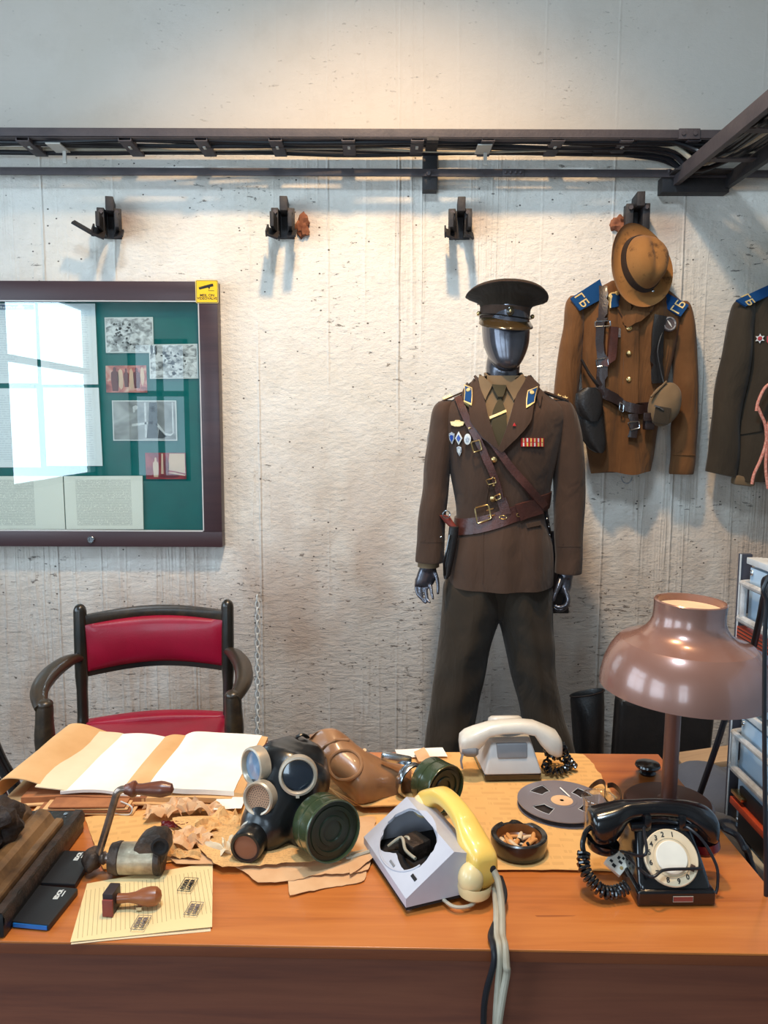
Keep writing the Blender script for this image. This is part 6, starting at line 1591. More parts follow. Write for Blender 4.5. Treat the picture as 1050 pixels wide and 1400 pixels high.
def cw(b): coil(b, [(.098, -.01, .068), (.115, -.005, .05), (.10, .01, .03), (.075, -.015, .016), (.1, -.03, .012), (.13, -.005, .016), (.115, .03, .02), (.09, .03, .03), (.112, .01, .055), (.125, .0, .03), (.14, -.005, .01)], .007, .0028, 34)
PX('coiled_cord', 'bakelite', cw, wp)

# ------------------------------------------------------------------ broken grey phone
B0 = on(555, 1241, DESK+.012)
ex = Vector((-.36, .933, 0)).normalized(); ey = Vector((.933, .36, 0))
yaw = math.atan2(ex.y, ex.x)
bp = thing('broken_phone', 'broken grey rotary phone with its dial smashed out, near the front of the desk', 'telephone', (B0.x, B0.y, DESK+.006))
bp.rotation_euler = (0, 0, yaw - PI)     # local -x runs from the front corner along the low edge, local y towards the back
W, Dp, H = .19, .152, .079
def L3(u, v, z): return (-u, v, z)
# outer shell: sloping face with a ragged hole
s0, s1 = .024, .080          # y where the slope starts / ends (ridge)
def slope_z(v): return .020 + (H-.020)*(v/s1)
hc_ = (.102, .047); hr = (.073, .041)
N = 48
def hole_pt(a, k=1.0):
    base = 1.0
    j = 0.10*noise.noise(Vector((math.cos(a)*2.2, math.sin(a)*2.2, 3.3))) + .06*noise.noise(Vector((math.cos(a)*6, math.sin(a)*6, 1.3)))
    if -2.3 < a-2*PI*round(a/(2*PI)) < -1.2: j -= 0.32*math.sin((a-2*PI*round(a/(2*PI))+2.3)/1.1*PI)   # the tongue left on the low side
    return (hc_[0] + hr[0]*(1+j)*k*math.cos(a), hc_[1] + hr[1]*(1+j)*k*math.sin(a))
def rect_pt(a):
    dx, dy = math.cos(a), math.sin(a)
    t = 1e9
    for (lim, dd, o) in ((W-hc_[0], dx, 0), (-hc_[0], dx, 0), (s1-hc_[1], dy, 1), (-hc_[1], dy, 1)):
        if abs(dd) > 1e-6:
            q = lim/dd
            if q > 0: t = min(t, q)
    return (hc_[0]+dx*t, hc_[1]+dy*t)
angs = sorted(set([2*PI*k/N - PI for k in range(N)] + [math.atan2(y-hc_[1], x-hc_[0]) for x in (0, W) for y in (0, s1)]))
b = MB(); nrm = Vector((0, (H-.02)/s1*-1, 1)).normalized()
def top3(p, dz=0.0): return Vector(L3(p[0], p[1], slope_z(p[1]) + dz))
R0 = [rect_pt(a) for a in angs]; R1 = [tuple(Vector(hole_pt(a)).lerp(Vector(r), .5)) for a, r in zip(angs, R0)]; R2 = [hole_pt(a) for a in angs]
rings = [[top3(p) for p in R0], [top3(p) for p in R1], [top3(p) for p in R2], [top3(p, -.005) for p in R2], [top3(p, -.005) for p in R1]]
b.rings(rings, cap=False)
z0 = .006
V = [L3(0, 0, z0), L3(W, 0, z0), L3(W, Dp, z0), L3(0, Dp, z0)]
def quad(*p): b.f([b.v(x) for x in p])
e = .002
A0, A1, A2, A3 = L3(0, 0, .020), L3(0, s1, H), L3(0, Dp-.03, H-.012), L3(0, Dp, H-.05)
C0, C1, C2, C3 = L3(W, 0, .020), L3(W, s1, H), L3(W, Dp-.03, H-.012), L3(W, Dp, H-.05)
quad(V[0], V[1], C0, A0)
b.f([b.v(x) for x in (V[0], A0, A1, A2, A3, V[3])]); b.f([b.v(x) for x in (V[1], C0, C1, C2, C3, V[2])])
quad(A1, C1, C2, A2); quad(A2, C2, C3, A3); quad(A3, C3, V[2], V[3])
bmesh.ops.remove_doubles(b.bm, verts=b.bm.verts[:], dist=.0004)
bh = b.obj('housing', M['grey_plastic2'], bp, world=False, angle=25, mods=[('BEVEL', dict(width=.0022, segments=2, limit_method='ANGLE', angle_limit=R(40)))])
PX('dial_surround', 'grey_plastic2', lambda b: b.tube([top3((hc_[0]+.070*math.cos(a), hc_[1]-.003+.041*math.sin(a)), .0004) for a in [PI*1.05 + PI*.9*k/24 for k in range(25)]], .0016, 6), bp)
PX('slot', 'ink', lambda b: b.hexa([top3((.030, .020), .0005), top3((.014, .020), .0005), top3((.014, .024), .0005), top3((.030, .024), .0005), top3((.030, .020), .0012), top3((.014, .020), .0012), top3((.014, .024), .0012), top3((.030, .024), .0012)]), bp)
PX('slot', 'grey_dark', lambda b: b.hexa([top3((.092, .009), .0005), top3((.074, .009), .0005), top3((.074, .0115), .0005), top3((.092, .0115), .0005), top3((.092, .009), .0016), top3((.074, .009), .0016), top3((.074, .0115), .0016), top3((.092, .0115), .0016)]), bp)
PX('base_plate', 'char', lambda b: b.box(L3(W/2, Dp/2, .0045), (W-.001, Dp-.001, .007)), bp)
PX('loose_mechanism', 'tool_dark', lambda b: (b.box(L3(.13, .07, .02), (.04, .04, .03), RZ(.3), bev=.003), b.box(L3(.06, .10, .025), (.05, .03, .04), RZ(-.2), bev=.004)), bp)
PX('wire', 'cable_pale', lambda b: (b.tube(curve([L3(.15, .03, .018), L3(.14, .05, .035), L3(.11, .045, .03), L3(.08, .05, .03)], 6), .0028, 8), b.tube(curve([L3(.155, .045, .02), L3(.135, .06, .036), L3(.12, .055, .02)], 6), .0026, 8)), bp)
PX('loose_wire', 'cable_pale', lambda b: b.tube(curve([L3(.17, .01, .006), L3(.175, -.03, .002), L3(.15, -.028, -.002)], 6), .0022, 6), bp)
PX('loose_wire', 'cable_pale', lambda b: b.tube(curve([L3(.02, .06, .004), L3(-.02, .07, .004), L3(-.026, .10, .004), L3(.0, .12, .004)], 6), .0028, 6), bp)
PX('loose_wire', 'cable_pale', lambda b: b.tube([L3(.16, .0, .01), L3(.168, -.04, .0)], .003, 6), bp)
PX('foot', 'chrome', lambda b: (b.cyl(L3(.012, .012, -.006), L3(.012, .012, .006), .005, n=10), b.cyl(L3(W-.012, .012, -.006), L3(W-.012, .012, .006), .005, n=10), b.cyl(L3(W-.012, Dp-.012, -.006), L3(W-.012, Dp-.012, .006), .005, n=10), b.cyl(L3(.012, Dp-.012, -.006), L3(.012, Dp-.012, .006), .005, n=10)), bp)
# the yellowed handset across its back
def hs_ring(u, v, z, rv, rzt, rzb, n=26):
    return [Vector(L3(u, v - .006 + rv*spow(math.cos(a), .6), z - .017 + (rzt if math.sin(a) > 0 else rzb)*spow(math.sin(a), .6))) for a in [2*PI*k/n for k in range(n)]]
yr = catmull([[-.022, .132, .072, .012, .010, .012], [-.019, .132, .070, .021, .022, .030], [-.006, .131, .072, .024, .030, .044], [.016, .130, .080, .025, .030, .050], [.034, .130, .096, .022, .022, .036], [.046, .130, .108, .019, .017, .016], [.07, .130, .116, .017, .015, .012], [.10, .130, .119, .0165, .014, .011], [.13, .130, .116, .017, .015, .012], [.152, .130, .108, .019, .017, .016], [.164, .130, .098, .022, .020, .030], [.18, .130, .088, .024, .022, .030], [.200, .130, .082, .022, .016, .026], [.203, .130, .080, .012, .008, .012]], 3)
PX('handset', 'yellow_plastic', lambda b: b.rings([hs_ring(*r) for r in yr]), bp, angle=60, mods=[('SMOOTH', dict(factor=0.5, iterations=6))])
hsn = [o for o in bp.children if o.name.startswith('handset')][0]
PX('mouth_cap', 'ivory_plastic', lambda b: (b.lathe([(.0001, -.012), (.016, -.011), (.0235, -.004), (.0255, .008), (.025, .014)], 30, Matrix.Translation(L3(-.008, .112, .014)) @ Matrix.Diagonal((1.05, 1.05, 1, 1)))), hsn)
PX('mouth_bulb', 'ivory_plastic', lambda b: b.ball(L3(-.010, .104, .036), (.020, .020, .026), 14), hsn)
PX('ear_cap', 'ivory_plastic', lambda b: b.ball(L3(.182, .106, .061), (.022, .016, .02), 14), hsn)
PX('cord_grommet', 'char', lambda b: b.ball(L3(-.020, .136, .051), (.004, .006, .007), 8), hsn)
# cords hanging from it over the front of the desk
def W3(u, v, z): return wm(bp) @ Vector(L3(u, v, z))
ye = dfront(.14)
def EDG(px, out):
    x = at(px, 1290, ye).x
    return [Vector((x, ye+.022, DESK+.007)), Vector((x, ye-.002, DESK+.0065)), Vector((x, ye-out, DESK-.012))]
for nm, lab, mt, rr_, pts in (
    ('phone_cord', 'cream cord from the yellow handset, rightmost of the cords over the desk edge', 'cable_pale', .0052, [W3(-.018, .137, .050), at(681, 1205, 1.12), at(686, 1240, 1.088), *EDG(690, .018), at(693, 1330, ye-.018), at(687, 1365, ye-.018), at(681, 1410, ye-.018), at(676, 1500, ye-.018)]),
    ('phone_cord', 'cream cord hanging straight down in the middle of the cords over the desk edge', 'cable_pale', .0052, [at(676, 1206, 1.15)+Vector((0, 0, 0)), at(679, 1243, 1.088), *EDG(682, .012), at(681, 1350, ye-.012), at(678, 1400, ye-.012), at(677, 1500, ye-.012)]),
    ('phone_cord', 'black cord hanging leftmost over the desk edge below the broken phone', 'cable', .0045, [at(684, 1200, 1.16), at(690, 1222, 1.12), at(684, 1246, 1.088), *EDG(674, .012), at(664, 1360, ye-.012), at(661, 1400, ye-.012), at(661, 1500, ye-.012)])):
    b = MB(); b.tube(curve(pts, 8), rr_, 10); tag(b.obj(nm, M[mt], bp), lab)

# ------------------------------------------------------------------ ashtray with cigarette ends
q = on(709, 1164, Z+.002)
at_ = thing('ashtray', 'round dark glazed ashtray full of cigarette ends', 'ashtray', (q.x, q.y, Z+.003))
AR = .049
def notch(p, th, r):
    q = p.copy()
    if r > AR*.74 and p.z > .02: q.z -= .006*max(0, math.cos((th-1.2)*1.5))**24 * (1 if abs(th-1.2) < 1 else 0) + .004*(1 if abs(th-1.9) < .12 else 0)
    return q
PX('bowl', 'ash', lambda b: b.lathe([(.0001, 0), (AR*.86, 0), (AR*.96, .006), (AR, .024), (AR*.985, .031), (AR*.93, .033), (AR*.80, .031), (AR*.78, .029)], 56, fn=notch), at_)
PX('inside', 'ash_in', lambda b: b.lathe([(AR*.785, .0295), (AR*.74, .014), (AR*.6, .008), (.0001, .007)], 48), at_)
PX('ash_heap', 'char', lambda b: b.ball((.0, -.006, .0085), (AR*.6, AR*.55, .006), 12), at_)
random.seed(21)
butts = [(-.024, .004, .2, 1.9, .030), (-.013, .010, .22, 1.75, .032), (-.004, -.004, .3, 1.0, .026), (.004, .010, .25, 1.2, .020), (.014, .002, .3, .75, .030), (.008, -.014, .35, .6, .022), (-.010, -.014, .3, 2.2, .028), (.022, -.008, .35, .5, .020), (-.004, .022, .15, -.1, .036), (.016, .016, .2, .3, .024), (-.018, -.008, .5, 2.0, .022), (.026, .006, .3, 1.3, .020), (.002, .0, .5, 2.6, .024), (-.026, -.006, .4, .9, .018)]
pb = None
for i, (x, y, tl, ang, L) in enumerate(butts):
    t = thing('cigarette_end', 'brown cigarette end lying in the dark ashtray', 'cigarette end', (q.x + x, q.y + y, Z + .003 + .013 + .003*(i % 4)), (0, -tl*.6, ang), 'cigarette ends in the ashtray')
    r_ = .0042
    PX('filter', 'butt' if i % 3 else 'butt_paper', lambda b: b.rings([[Vector((xx, rr*math.cos(a), rr*math.sin(a)*.85 + .001*math.sin(xx*300+i))) for a in [2*PI*k/10 for k in range(10)]] for xx, rr in ((-L/2, r_*.9), (-L/2+.002, r_), (0, r_*.95), (L/2-.004, r_*.92), (L/2, r_*.6))]), t)
    PX('burnt_tip', 'char', lambda b: b.ball((-L/2, 0, 0), (.003, r_*.95, r_*.85), 6), t)

# ------------------------------------------------------------------ tape reel
q = on(768, 1101, Z+.006)
rl = thing('tape_reel', 'smoky grey plastic reel of magnetic tape lying on the yellowed map', 'tape reel', (q.x, q.y, Z+.0035))
RR = .085
def flange(z0):
    b = MB(); n = 72; hub = .027; win = (.040, .066)
    wins = [(PI*.72, .30), (PI*.18, .30), (PI*1.22, .30), (PI*1.78, .26)]
    def inside(a): 
        for c_, h in wins:
            if abs((a-c_+PI) % (2*PI) - PI) < h: return True
        return False
    radii = [hub, win[0], win[1], RR*.97, RR]
    for side, z in ((1, z0+.0016), (-1, z0)):
        for i in range(n):
            a0, a1 = 2*PI*i/n, 2*PI*(i+1)/n
            for r0, r1 in zip(radii, radii[1:]):
                if r0 == win[0] and inside((a0+a1)/2): continue
                vs = [b.v((r*math.cos(a), r*math.sin(a), z)) for r, a in ((r0, a0), (r1, a0), (r1, a1), (r0, a1))]
                b.f(vs if side > 0 else vs[::-1])
    for i in range(n):
        a0, a1 = 2*PI*i/n, 2*PI*(i+1)/n
        b.f([b.v((RR*math.cos(a), RR*math.sin(a), z)) for a, z in ((a0, z0), (a1, z0), (a1, z0+.0016), (a0, z0+.0016))])
    bmesh.ops.remove_doubles(b.bm, verts=b.bm.verts[:], dist=.00005)
    return b
flange(.011).obj('flange', M['reel'], rl, world=False); flange(.0).obj('flange', M['reel'], rl, world=False)
PX('wound_tape', 'tape', lambda b: b.lathe([(.028, .002), (.064, .002), (.064, .0098), (.028, .0098)], 64), rl)
PX('hub', 'reel', lambda b: b.lathe([(.004, .0125), (.022, .0125), (.027, .0135), (.0285, .013), (.0285, .002)], 40), rl)
PX('hub_label', 'paper_pink', lambda b: b.lathe([(.004, .0129), (.021, .0129), (.021, .0126)], 36), rl)
for c_, h in ((PI*.72, .30), (PI*.18, .30), (PI*1.22, .30), (PI*1.78, .26)):
    PX('window_rim', 'grey_plastic', lambda b: b.tube([Vector((r*math.cos(a), r*math.sin(a), .0128)) for r, a in [(.040, c_-h+.6*h*k/3) for k in range(0)] + [(.040, c_ + h*(2*k/6-1)) for k in range(7)] + [(.066, c_ - h*(2*k/6-1)) for k in range(7)]], .0007, 5, loop=True), rl)
b = MB(); a, c_ = on(766, 1077, Z+.019), on(779, 1089, Z+.019); b.tube([a, c_], .0014, 6); single(b.obj('match_stick', M['paper_white']), 'thin white stick lying on the tape reel', 'stick')

# ------------------------------------------------------------------ clear tumbler, loops of band
q = on(816, 1150, Z+.002)
cu = thing('plastic_tumbler', 'clear plastic tumbler between the tape reel and the black phone', 'cup', (q.x, q.y, Z+.004))
PX('wall', 'plastic_clear', lambda b: b.lathe([(.0001, .0), (.0215, .0), (.0228, .003), (.0262, .070), (.0270, .078), (.0285, .079), (.0285, .082), (.0262, .082), (.0255, .070), (.0215, .005), (.0001, .004)], 40), cu)
PX('rim', 'plastic_clear', lambda b: b.tube([Vector((.0282*math.cos(2*PI*k/40), .0282*math.sin(2*PI*k/40), .081)) for k in range(40)], .0016, 6, loop=True), cu)
q = on(845, 1100, Z)
bd = thing('tape_loops', 'stiff brown strip of tape bent into loops behind the clear tumbler', 'tape', (q.x, q.y, Z))
def bandf(pts):
    P = []
    for x, y, z in curve(pts, 6): P.append([Vector((x, y, z)), Vector((x, y+.001, z+.010))])
    b = MB(); b.gridpts(P, dirs=[[Vector((.0008, -.0008, 0))]*2 for _ in P]); b.obj('strip', M['band'], bd)
def O(px, py, z=0.0): p = on(px, py, Z+.002); return (p.x, p.y, p.z+z)
bandf([O(802, 1098), O(803, 1086), O(812, 1078, .004), O(822, 1078, .01), O(827, 1084, .01), O(826, 1094, .004), O(829, 1100), O(842, 1106), O(849, 1098, .004), O(846, 1088, .006), O(838, 1082, .008), O(830, 1085, .012)])
PX('paper_wad', 'paper_tan', lambda b: (b.ball((0, 0, 0), (.015, .013, .011), 10), [setattr(v, 'co', v.co*(1+.5*noise.noise(v.co*60))) for v in b.bm.verts]), thing('paper_wad', 'small crumpled tan paper wad caught in the brown tape loops', 'paper', on(814, 1088, Z+.010)))

# ------------------------------------------------------------------ table lamp
LQ = on(914, 1094, DESK+.012)
lm = thing('table_lamp', 'taupe enamelled table lamp with a large bell shade at the right of the desk', 'lamp', (LQ.x, LQ.y, DESK))
PX('base', 'lamp_stem', lambda b: b.lathe([(.0001, 0), (.080, 0), (.084, .003), (.084, .007), (.079, .0115), (.03, .014), (.0001, .0145)], 56), lm)
PX('stem_collar', 'lamp_stem', lambda b: b.lathe([(.0155, .0135), (.021, .0135), (.021, .0155), (.0155, .017)], 30), lm)
PX('stem', 'lamp_stem', lambda b: b.tube([(0, 0, .013), (.002, 0, .30)], .0148, 28), lm)
SC_ = Vector((.0165, -.002, .2385))
ST = TR(*SC_) @ RY(.035) @ RX(.012)
prof = [(.1555, .0), (.1545, .018), (.1490, .046), (.1400, .068), (.1290, .085), (.1225, .0915), (.1195, .0925), (.105, .0975), (.090, .104), (.078, .113), (.070, .124), (.0660, .136), (.0650, .150), (.0655, .164), (.0662, .170), (.0640, .172), (.0610, .171), (.0608, .155)]
pr = [Vector(p) for p in prof]
PX('shade', 'lamp_brown', lambda b: b.lathe([(r, z) for r, z in prof] + [(.0605, .150), (.064, .136), (.076, .110), (.104, .0945), (.121, .088), (.138, .065), (.147, .044), (.1525, .017), (.1535, 0)], 72, ST), lm, angle=22)
PX('diffuser', 'lamp_cream', lambda b: b.lathe([(.0001, .160), (.0608, .158), (.0608, .155)], 40, ST), lm)
PX('pull_knob', 'dial_white', lambda b: b.ball((-.020, -.016, .222), (.007, .007, .008), 10), lm)
PX('bulb', 'dial_white', lambda b: (b.ball((.006, 0, .31), (.03, .03, .038), 12), b.cyl((.003, 0, .26), (.004, 0, .29), .016, n=16)), lm)
# puck
q = on(885, 1058, DESK)
pk = thing('round_cap', 'shiny black round cap standing on the desk behind the lamp stem', 'cap', (q.x, q.y, DESK))
PX('body', 'bakelite', lambda b: b.lathe([(.0001, 0), (.016, 0), (.018, .004), (.014, .009), (.015, .012), (.024, .015), (.0265, .019), (.025, .023), (.016, .0255), (.0001, .026)], 40), pk)

# ------------------------------------------------------------------ black phone
q0, q1 = on(872, 1241, DESK), on(978, 1239, DESK)
q = (q0+q1)/2
ph = thing('rotary_phone', 'shiny black rotary phone with a yellowed dial at the front right of the desk', 'telephone', (q.x, q.y, DESK+.001), (0, 0, R(1)))
hw_ = (q1-q0).length/2
def bodyf(b):
    rows = [(-.000, 0.0, hw_, .12), (-.0005, .004, hw_+.001, .121), (.000, .024, hw_, .12), (.004, .027, hw_-.004, .118)]
    b.hexa([(-hw_, 0, 0), (hw_, 0, 0), (hw_, .13, 0), (-hw_, .13, 0), (-hw_, 0, .024), (hw_, 0, .024), (hw_, .13, .024), (-hw_, .13, .024)], .004)
PX('base', 'bakelite', bodyf, ph)
top_y, top_z = .062, .096
PX('housing', 'bakelite', lambda b: b.hexa([(-hw_+.003, .004, .022), (hw_-.003, .004, .022), (hw_-.002, .126, .022), (-hw_+.002, .126, .022), (-hw_+.016, top_y, top_z), (hw_-.016, top_y, top_z), (hw_-.012, .105, top_z), (-hw_+.012, .105, top_z)], .008), ph, angle=50)
for s in (-1, 1): PX('cradle_fork', 'bakelite', lambda b: (b.box((s*.028, .082, .104), (.012, .05, .026), bev=.004), b.box((s*.040, .082, .096), (.03, .05, .012), bev=.003)), ph)
nn = Vector((0, -(top_z-.022), top_y-.004)).normalized()
DXM = TR(0, .0325, .060) @ frame((0, 0, 0), nn)
PX('dial_plate', 'dial_cream', lambda b: b.lathe([(.0420, -.004), (.0425, .004), (.0410, .0055), (.0385, .0050), (.0001, .0045)], 56, DXM), ph, angle=25)
PX('finger_wheel', 'dial_cream', lambda b: b.tube([DXM @ Vector((.0290*math.cos(2*PI*k/48), .0290*math.sin(2*PI*k/48), .0055)) for k in range(48)], .0007, 5, loop=True), ph)
PX('centre_disc', 'dial_white', lambda b: b.lathe([(.0245, .004), (.0245, .0078), (.0235, .0086), (.0001, .0088)], 44, DXM), ph)
def digs(b):
    for dgt, a in zip('1234567890', (77, 103, 124, 145, 167, 192, 220, 250, 278, 305)):
        a = R(a); b.mesh(text_mesh(dgt, .0105, .0003, bold=.0002), DXM @ TR(.0345*math.cos(a), .0345*math.sin(a), .0054))
PX('digits', 'ink', digs, ph)
PX('finger_stop', 'band', lambda b: b.box((0, 0, 0), (.007, .010, .002), bev=.0006) or b.xf(DXM @ RZ(R(-28)) @ TR(.033, 0, .0075)), ph)
PX('name_plate', 'stamp_red', lambda b: b.box((.009, -.0008, .0125), (.030, .0016, .0075)), ph)
PX('plate_rim', 'rim_metal', lambda b: b.tube([(.009+sx*.0155, -.0012, .0125+sz*.0042) for sx, sz in ((-1, -1), (1, -1), (1, 1), (-1, 1))], .0007, 5, loop=True), ph)
hx = [(-.1080, .098, .008, .008, .012), (-.1045, .096, .020, .024, .024), (-.094, .094, .026, .036, .028), (-.078, .098, .026, .040, .028), (-.062, .106, .022, .032, .025), (-.048, .113, .018, .016, .019), (-.03, .117, .015, .012, .0155), (0, .119, .0145, .011, .015), (.03, .117, .015, .012, .0155), (.05, .112, .018, .014, .019), (.064, .105, .022, .026, .024), (.078, .097, .026, .034, .027), (.090, .091, .026, .032, .027), (.098, .088, .020, .024, .022), (.101, .086, .008, .010, .012)]
hxd = catmull([list(r) for r in hx], 3)
HB = PX('handset', 'bakelite', lambda b: b.rings([[Vector((x-.01, .078 + ry*spow(math.cos(a), .8), zc_ + (rt if math.sin(a) > 0 else rb)*spow(math.sin(a), .8))) for a in [2*PI*k/24 for k in range(24)]] for x, zc_, rt, rb, ry in hxd]), ph, angle=60)
PX('ear_cap', 'red_plastic', lambda b: b.lathe([(.0001, -.012), (.018, -.012), (.024, -.004), (.024, .010)], 30, TR(.074, .078, .056) @ RY(-.2)), HB)
PX('mouth_cap', 'bakelite', lambda b: b.lathe([(.0001, -.008), (.022, -.007), (.0265, 0), (.0265, .008)], 30, TR(-.094, .078, .056) @ RY(.15)), HB)
def cordb(b):
    b.tube(curve([(-.106, .074, .094), (-.124, .066, .088), (-.133, .056, .072), (-.132, .05, .058)], 6), .0042, 8)
    coil(b, [(-.132, .05, .06), (-.136, .035, .046), (-.128, .022, .030), (-.112, .012, .018), (-.09, .016, .014), (-.072, .02, .02)], .0085, .0027, 17)
PX('coiled_cord', 'bakelite', cordb, ph)
# connection box lying against it, with its lead
q = on(844, 1186, DESK+.02)
sb = thing('connection_box', 'square white phone connection box leaning against the black phone', 'socket', (q.x, q.y, DESK+.016))
SX = frame((0, 0, .014), (-.12, -.72, .62)) @ RZ(R(-38))
def SB(name, mat, fn): b = MB(); fn(b); b.xf(SX); return b.obj(name, M[mat], sb, world=False)
SB('box', 'dial_white', lambda b: b.box((0, 0, -.006), (.031, .031, .016), bev=.0015))
SB('socket_hole', 'ink', lambda b: [b.box((x, y, .0022), (w_, h_, .001)) for x, y, w_, h_ in ((-.008, -.006, .005, .004), (-.001, -.009, .006, .005), (-.002, .006, .004, .005), (.004, .002, .006, .004), (.004, .010, .004, .004))])
SB('screw', 'brass', lambda b: b.lathe([(.0001, .003), (.0025, .003), (.003, .002)], 10, TR(.010, -.004, .0005)))
def phw(*p): return wm(ph) @ Vector(p)
ld = MB(); ld.tube(curve([q + Vector((.012, .0, .022)), phw(-.044, .0, .05), phw(-.02, .006, .056), phw(.02, .012, .054), phw(.045, .02, .05)], 8), .0024, 8)
single(ld.obj('phone_lead', M['cable']), 'black lead running across the dial of the black phone', 'cord')
ld = MB(); ld.tube(curve([q + Vector((.006, .004, .026)), phw(-.045, .018, .075), phw(-.03, .064, .1), phw(.02, .066, .1005), phw(.05, .044, .088), phw(.072, .03, .05), phw(.074, .025, .02), phw(.07, .022, .006)], 8), .0024, 8)
single(ld.obj('phone_lead', M['cable']), 'black lead looped over the dial top and down the right side of the black phone', 'cord')

# ------------------------------------------------------------------ equipment rack on a low table at the right
CX = .812
zb_ = .545
def AX(px, py, X=CX): d = ray(px, py); return EYE + d*(X/d.x)
ltb = thing('low_table', 'low wooden table to the right of the desk under the blue equipment rack', 'table', (1.05, 1.45, 0))
b = MB(); b.box((1.06, 1.42, zb_-.016), (.80, 1.1, .03), bev=.003); b.obj('table_top', M['table_wood'], ltb)
for x in (.70, 1.42):
    for y in (.91, 1.93):
        b = MB(); b.box((x, y, (zb_-.03)/2), (.05, .05, zb_-.03)); b.obj('leg', M['table_wood'], ltb)
rk = thing('equipment_rack', 'pale blue equipment rack with chrome handles standing at the right edge', 'equipment rack', (CX+.2, 1.4, zb_))
top = AX(1018, 757); Yf = 1.745
zt_ = at(1012, 757, Yf).z
Y0_ = 1.02
def RB_(name, mat, c, size, bev=.002, par=rk, rot=None): b = MB(); b.box(c, size, rot, bev); return b.obj(name, M[mat], par)
RB_('back_upright', 'rack_frame', (CX+.0125, Yf, (zt_+zb_)/2), (.027, .012, zt_-zb_), .001)
RB_('upright_edge', 'rack_white', (CX-.001, Yf-.007, (zt_+zb_)/2), (.003, .003, zt_-zb_), .0005)
RB_('foot_rail', 'rack_white', (CX+.02, (Yf+Y0_)/2, zb_+.012), (.07, Yf-Y0_+.05, .024), .002)
hcase = zt_-zb_-.03
zm = at(1012, 967, 1.70).z
for z0, z1, nm in ((zb_+.024, zm-.004, 'lower_unit'), (zm+.004, zt_-.004, 'upper_unit')):
    u = RB_(nm, 'rack_white', (CX+.24, (Yf-.03+Y0_)/2, (z0+z1)/2), (.44, Yf-.03-Y0_, z1-z0), .003)
    RB_('front_panel', 'rack_blue', (CX+.010, (Yf-.04+Y0_)/2, (z0+z1)/2-.004), (.012, Yf-.05-Y0_, z1-z0-.03), .001, u)
    RB_('top_lip', 'rack_white', (CX+.018, (Yf-.03+Y0_)/2, z1-.006), (.033, Yf-.03-Y0_, .014), .001, u)
    for yy, zz in ((Yf-.055, z1-.03), (Yf-.055, z0+.03), (Yf-.055, (z0+z1)/2)):
        b = MB(); b.ball((CX+.003, yy, zz), (.004, .007, .007), 8); b.obj('screw', M['chrome'], u)
    # two handles
    for yc in (1.60,):
        zh1, zh0 = z1-.055, z1-.135
        b = MB(); b.tube(curve([(CX+.012, yc+.11, zh1), (CX-.008, yc+.103, zh1), (CX-.013, yc+.09, zh1), (CX-.013, yc+.0, zh1), (CX-.013, yc-.2, zh1)], 5), .007, 10)
        b.tube(curve([(CX+.012, yc+.11, zh0), (CX-.008, yc+.103, zh0), (CX-.013, yc+.09, zh0), (CX-.013, yc+.0, zh0), (CX-.013, yc-.2, zh0)], 5), .009, 10)
        b.tube([(CX-.013, yc+.09, zh0), (CX-.013, yc+.09, zh1)], .0075, 10); b.obj('handle', M['handle_grey'], u)
for zz in (at(1040, 866, 1.69).z, at(1040, 903, 1.69).z):
    c_ = RB_('connector_block', 'connector', (CX-.0, 1.61, zz), (.03, .20, .026), .002)
    for k in range(3): RB_('contact_strip', 'rack_dark', (CX-.0155, 1.61, zz-.008+.008*k), (.001, .19, .0022), 0, c_)
RB_('dark_bay', 'rack_dark', (CX+.006, 1.50, at(1030, 1130, 1.6).z), (.016, .36, .11), .002)
RB_('terminal_bar', 'connector', (CX-.004, 1.59, at(1030, 1098, 1.68).z), (.02, .22, .016), .002)
RB_('terminal_bar', 'brass', (CX-.004, 1.67, at(1022, 1082, 1.69).z), (.02, .05, .008), .001)
RB_('toggle_switch', 'rack_dark', (CX-.002, 1.67, at(1038, 881, 1.68).z), (.03, .05, .012), .002)
RB_('top_bolt', 'band', (CX+.03, 1.60, zt_+.012), (.014, .02, .03), .003)
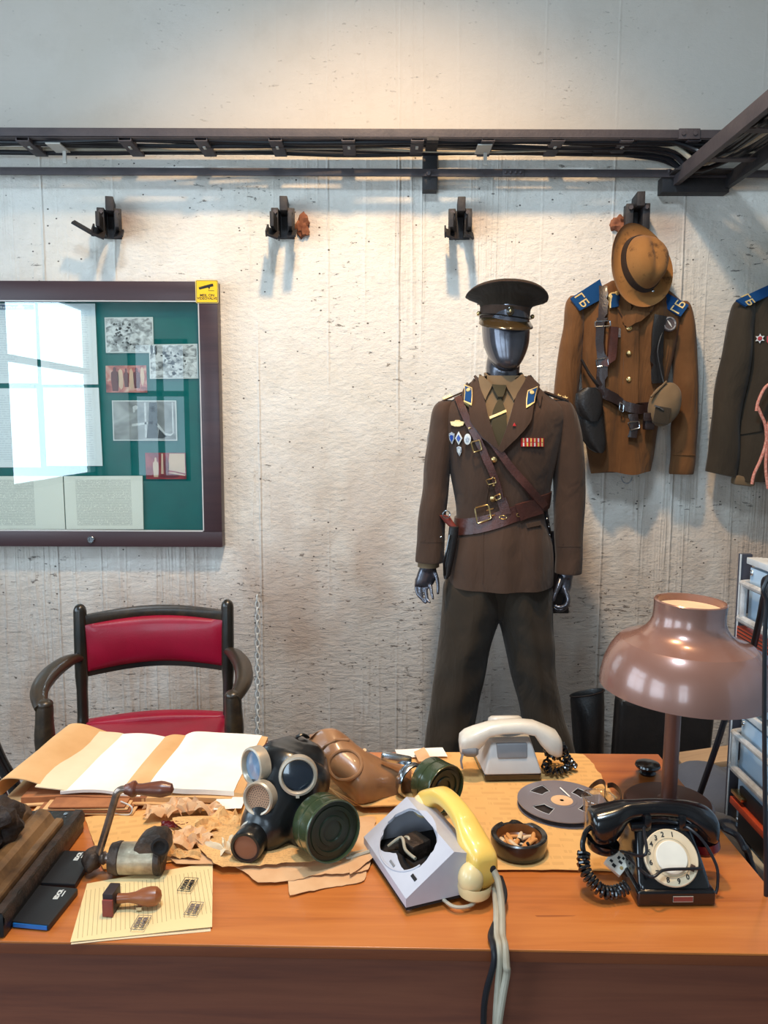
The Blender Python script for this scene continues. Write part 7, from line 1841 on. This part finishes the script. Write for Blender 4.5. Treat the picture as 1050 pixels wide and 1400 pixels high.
# leads in front of the rack
b = MB(); b.tube(curve([Vector((CX+.06, 1.30, zt_+.006)), Vector((CX-.012, 1.31, zt_-.01)), at(1056, 790, 1.42), at(1045, 815, 1.46), at(1038, 850, 1.50), at(1022, 912, 1.60), at(1000, 958, 1.66), at(980, 1018, 1.70), at(958, 1082, 1.72), at(948, 1110, 1.74)], 8), .0068, 10)
single(b.obj('rack_lead', M['cable']), 'black lead slanting from the rack top down behind the lamp shade', 'cable')
b = MB(); b.tube(curve([Vector((1.15, 1.15, 2.43)), Vector((1.05, 1.15, 2.2)), Vector((.78, 1.15, 1.6)), at(1062, 770, 1.15), at(1048, 830, 1.15), at(1045, 950, 1.15), at(1046, 1100, 1.15), at(1047, 1240, 1.15), Vector((at(1047, 1240, 1.15).x+.01, 1.15, .4))], 6), .0034, 10)
single(b.obj('rack_lead', M['cable']), 'thin black lead dropping from the overhead ladder past the front of the rack', 'cable')
b = MB(); b.tube(curve([phw(.04, .10, .012), on(978, 1130, DESK+.006), on(992, 1134, DESK+.007), on(1008, 1143, DESK+.006), on(1018, 1160, DESK+.004), on(1024, 1172, DESK-.03), Vector((.70, 1.26, .58))], 8), .0058, 10)
single(b.obj('phone_cable', M['cable']), 'black cable running from behind the black phone over the right desk edge', 'cable')
# cloth and plank between desk and rack
gf = thing('grey_cloth', 'slate grey cloth heaped between the desk and the blue rack', 'cloth', (.74, 1.78, zb_))
def clothf(x0, x1, y0, y1, h, sd):
    return lambda u, v: Vector((x0+(x1-x0)*u, y0+(y1-y0)*v, max(zb_+.004, zb_ + .012 + h*math.sin(PI*u)**.6*math.sin(PI*v)**.5 + .02*noise.noise(Vector((u*3, v*3, sd))) + .010*math.sin(u*9+v*6+sd))))
for x0, x1, y0, y1, h, sd in ((.66, .84, 1.56, 1.80, .03, 2), (.74, 1.0, 1.79, 2.02, .05, 7)):
    b = MB(); b.grid(26, 26, clothf(x0, x1, y0, y1, h, sd), .006); b.obj('fold', M['grey_fabric'], gf, angle=70)
pk2 = MB(); a, c_ = at(955, 1040, 2.3), at(1003, 1032, 2.3); pk2.box((a+c_)/2, ((c_-a).length+.12, .10, .022), RY(-.15), bev=.002); pk2.box(((a+c_)/2).to_tuple()[:2] + (((a+c_)/2).z/2-.01,), (.05, .05, ((a+c_)/2).z-.02))
single(pk2.obj('plank_stool', M['plank']), 'pale wooden plank seat behind the grey cloth by the rack', 'stool')
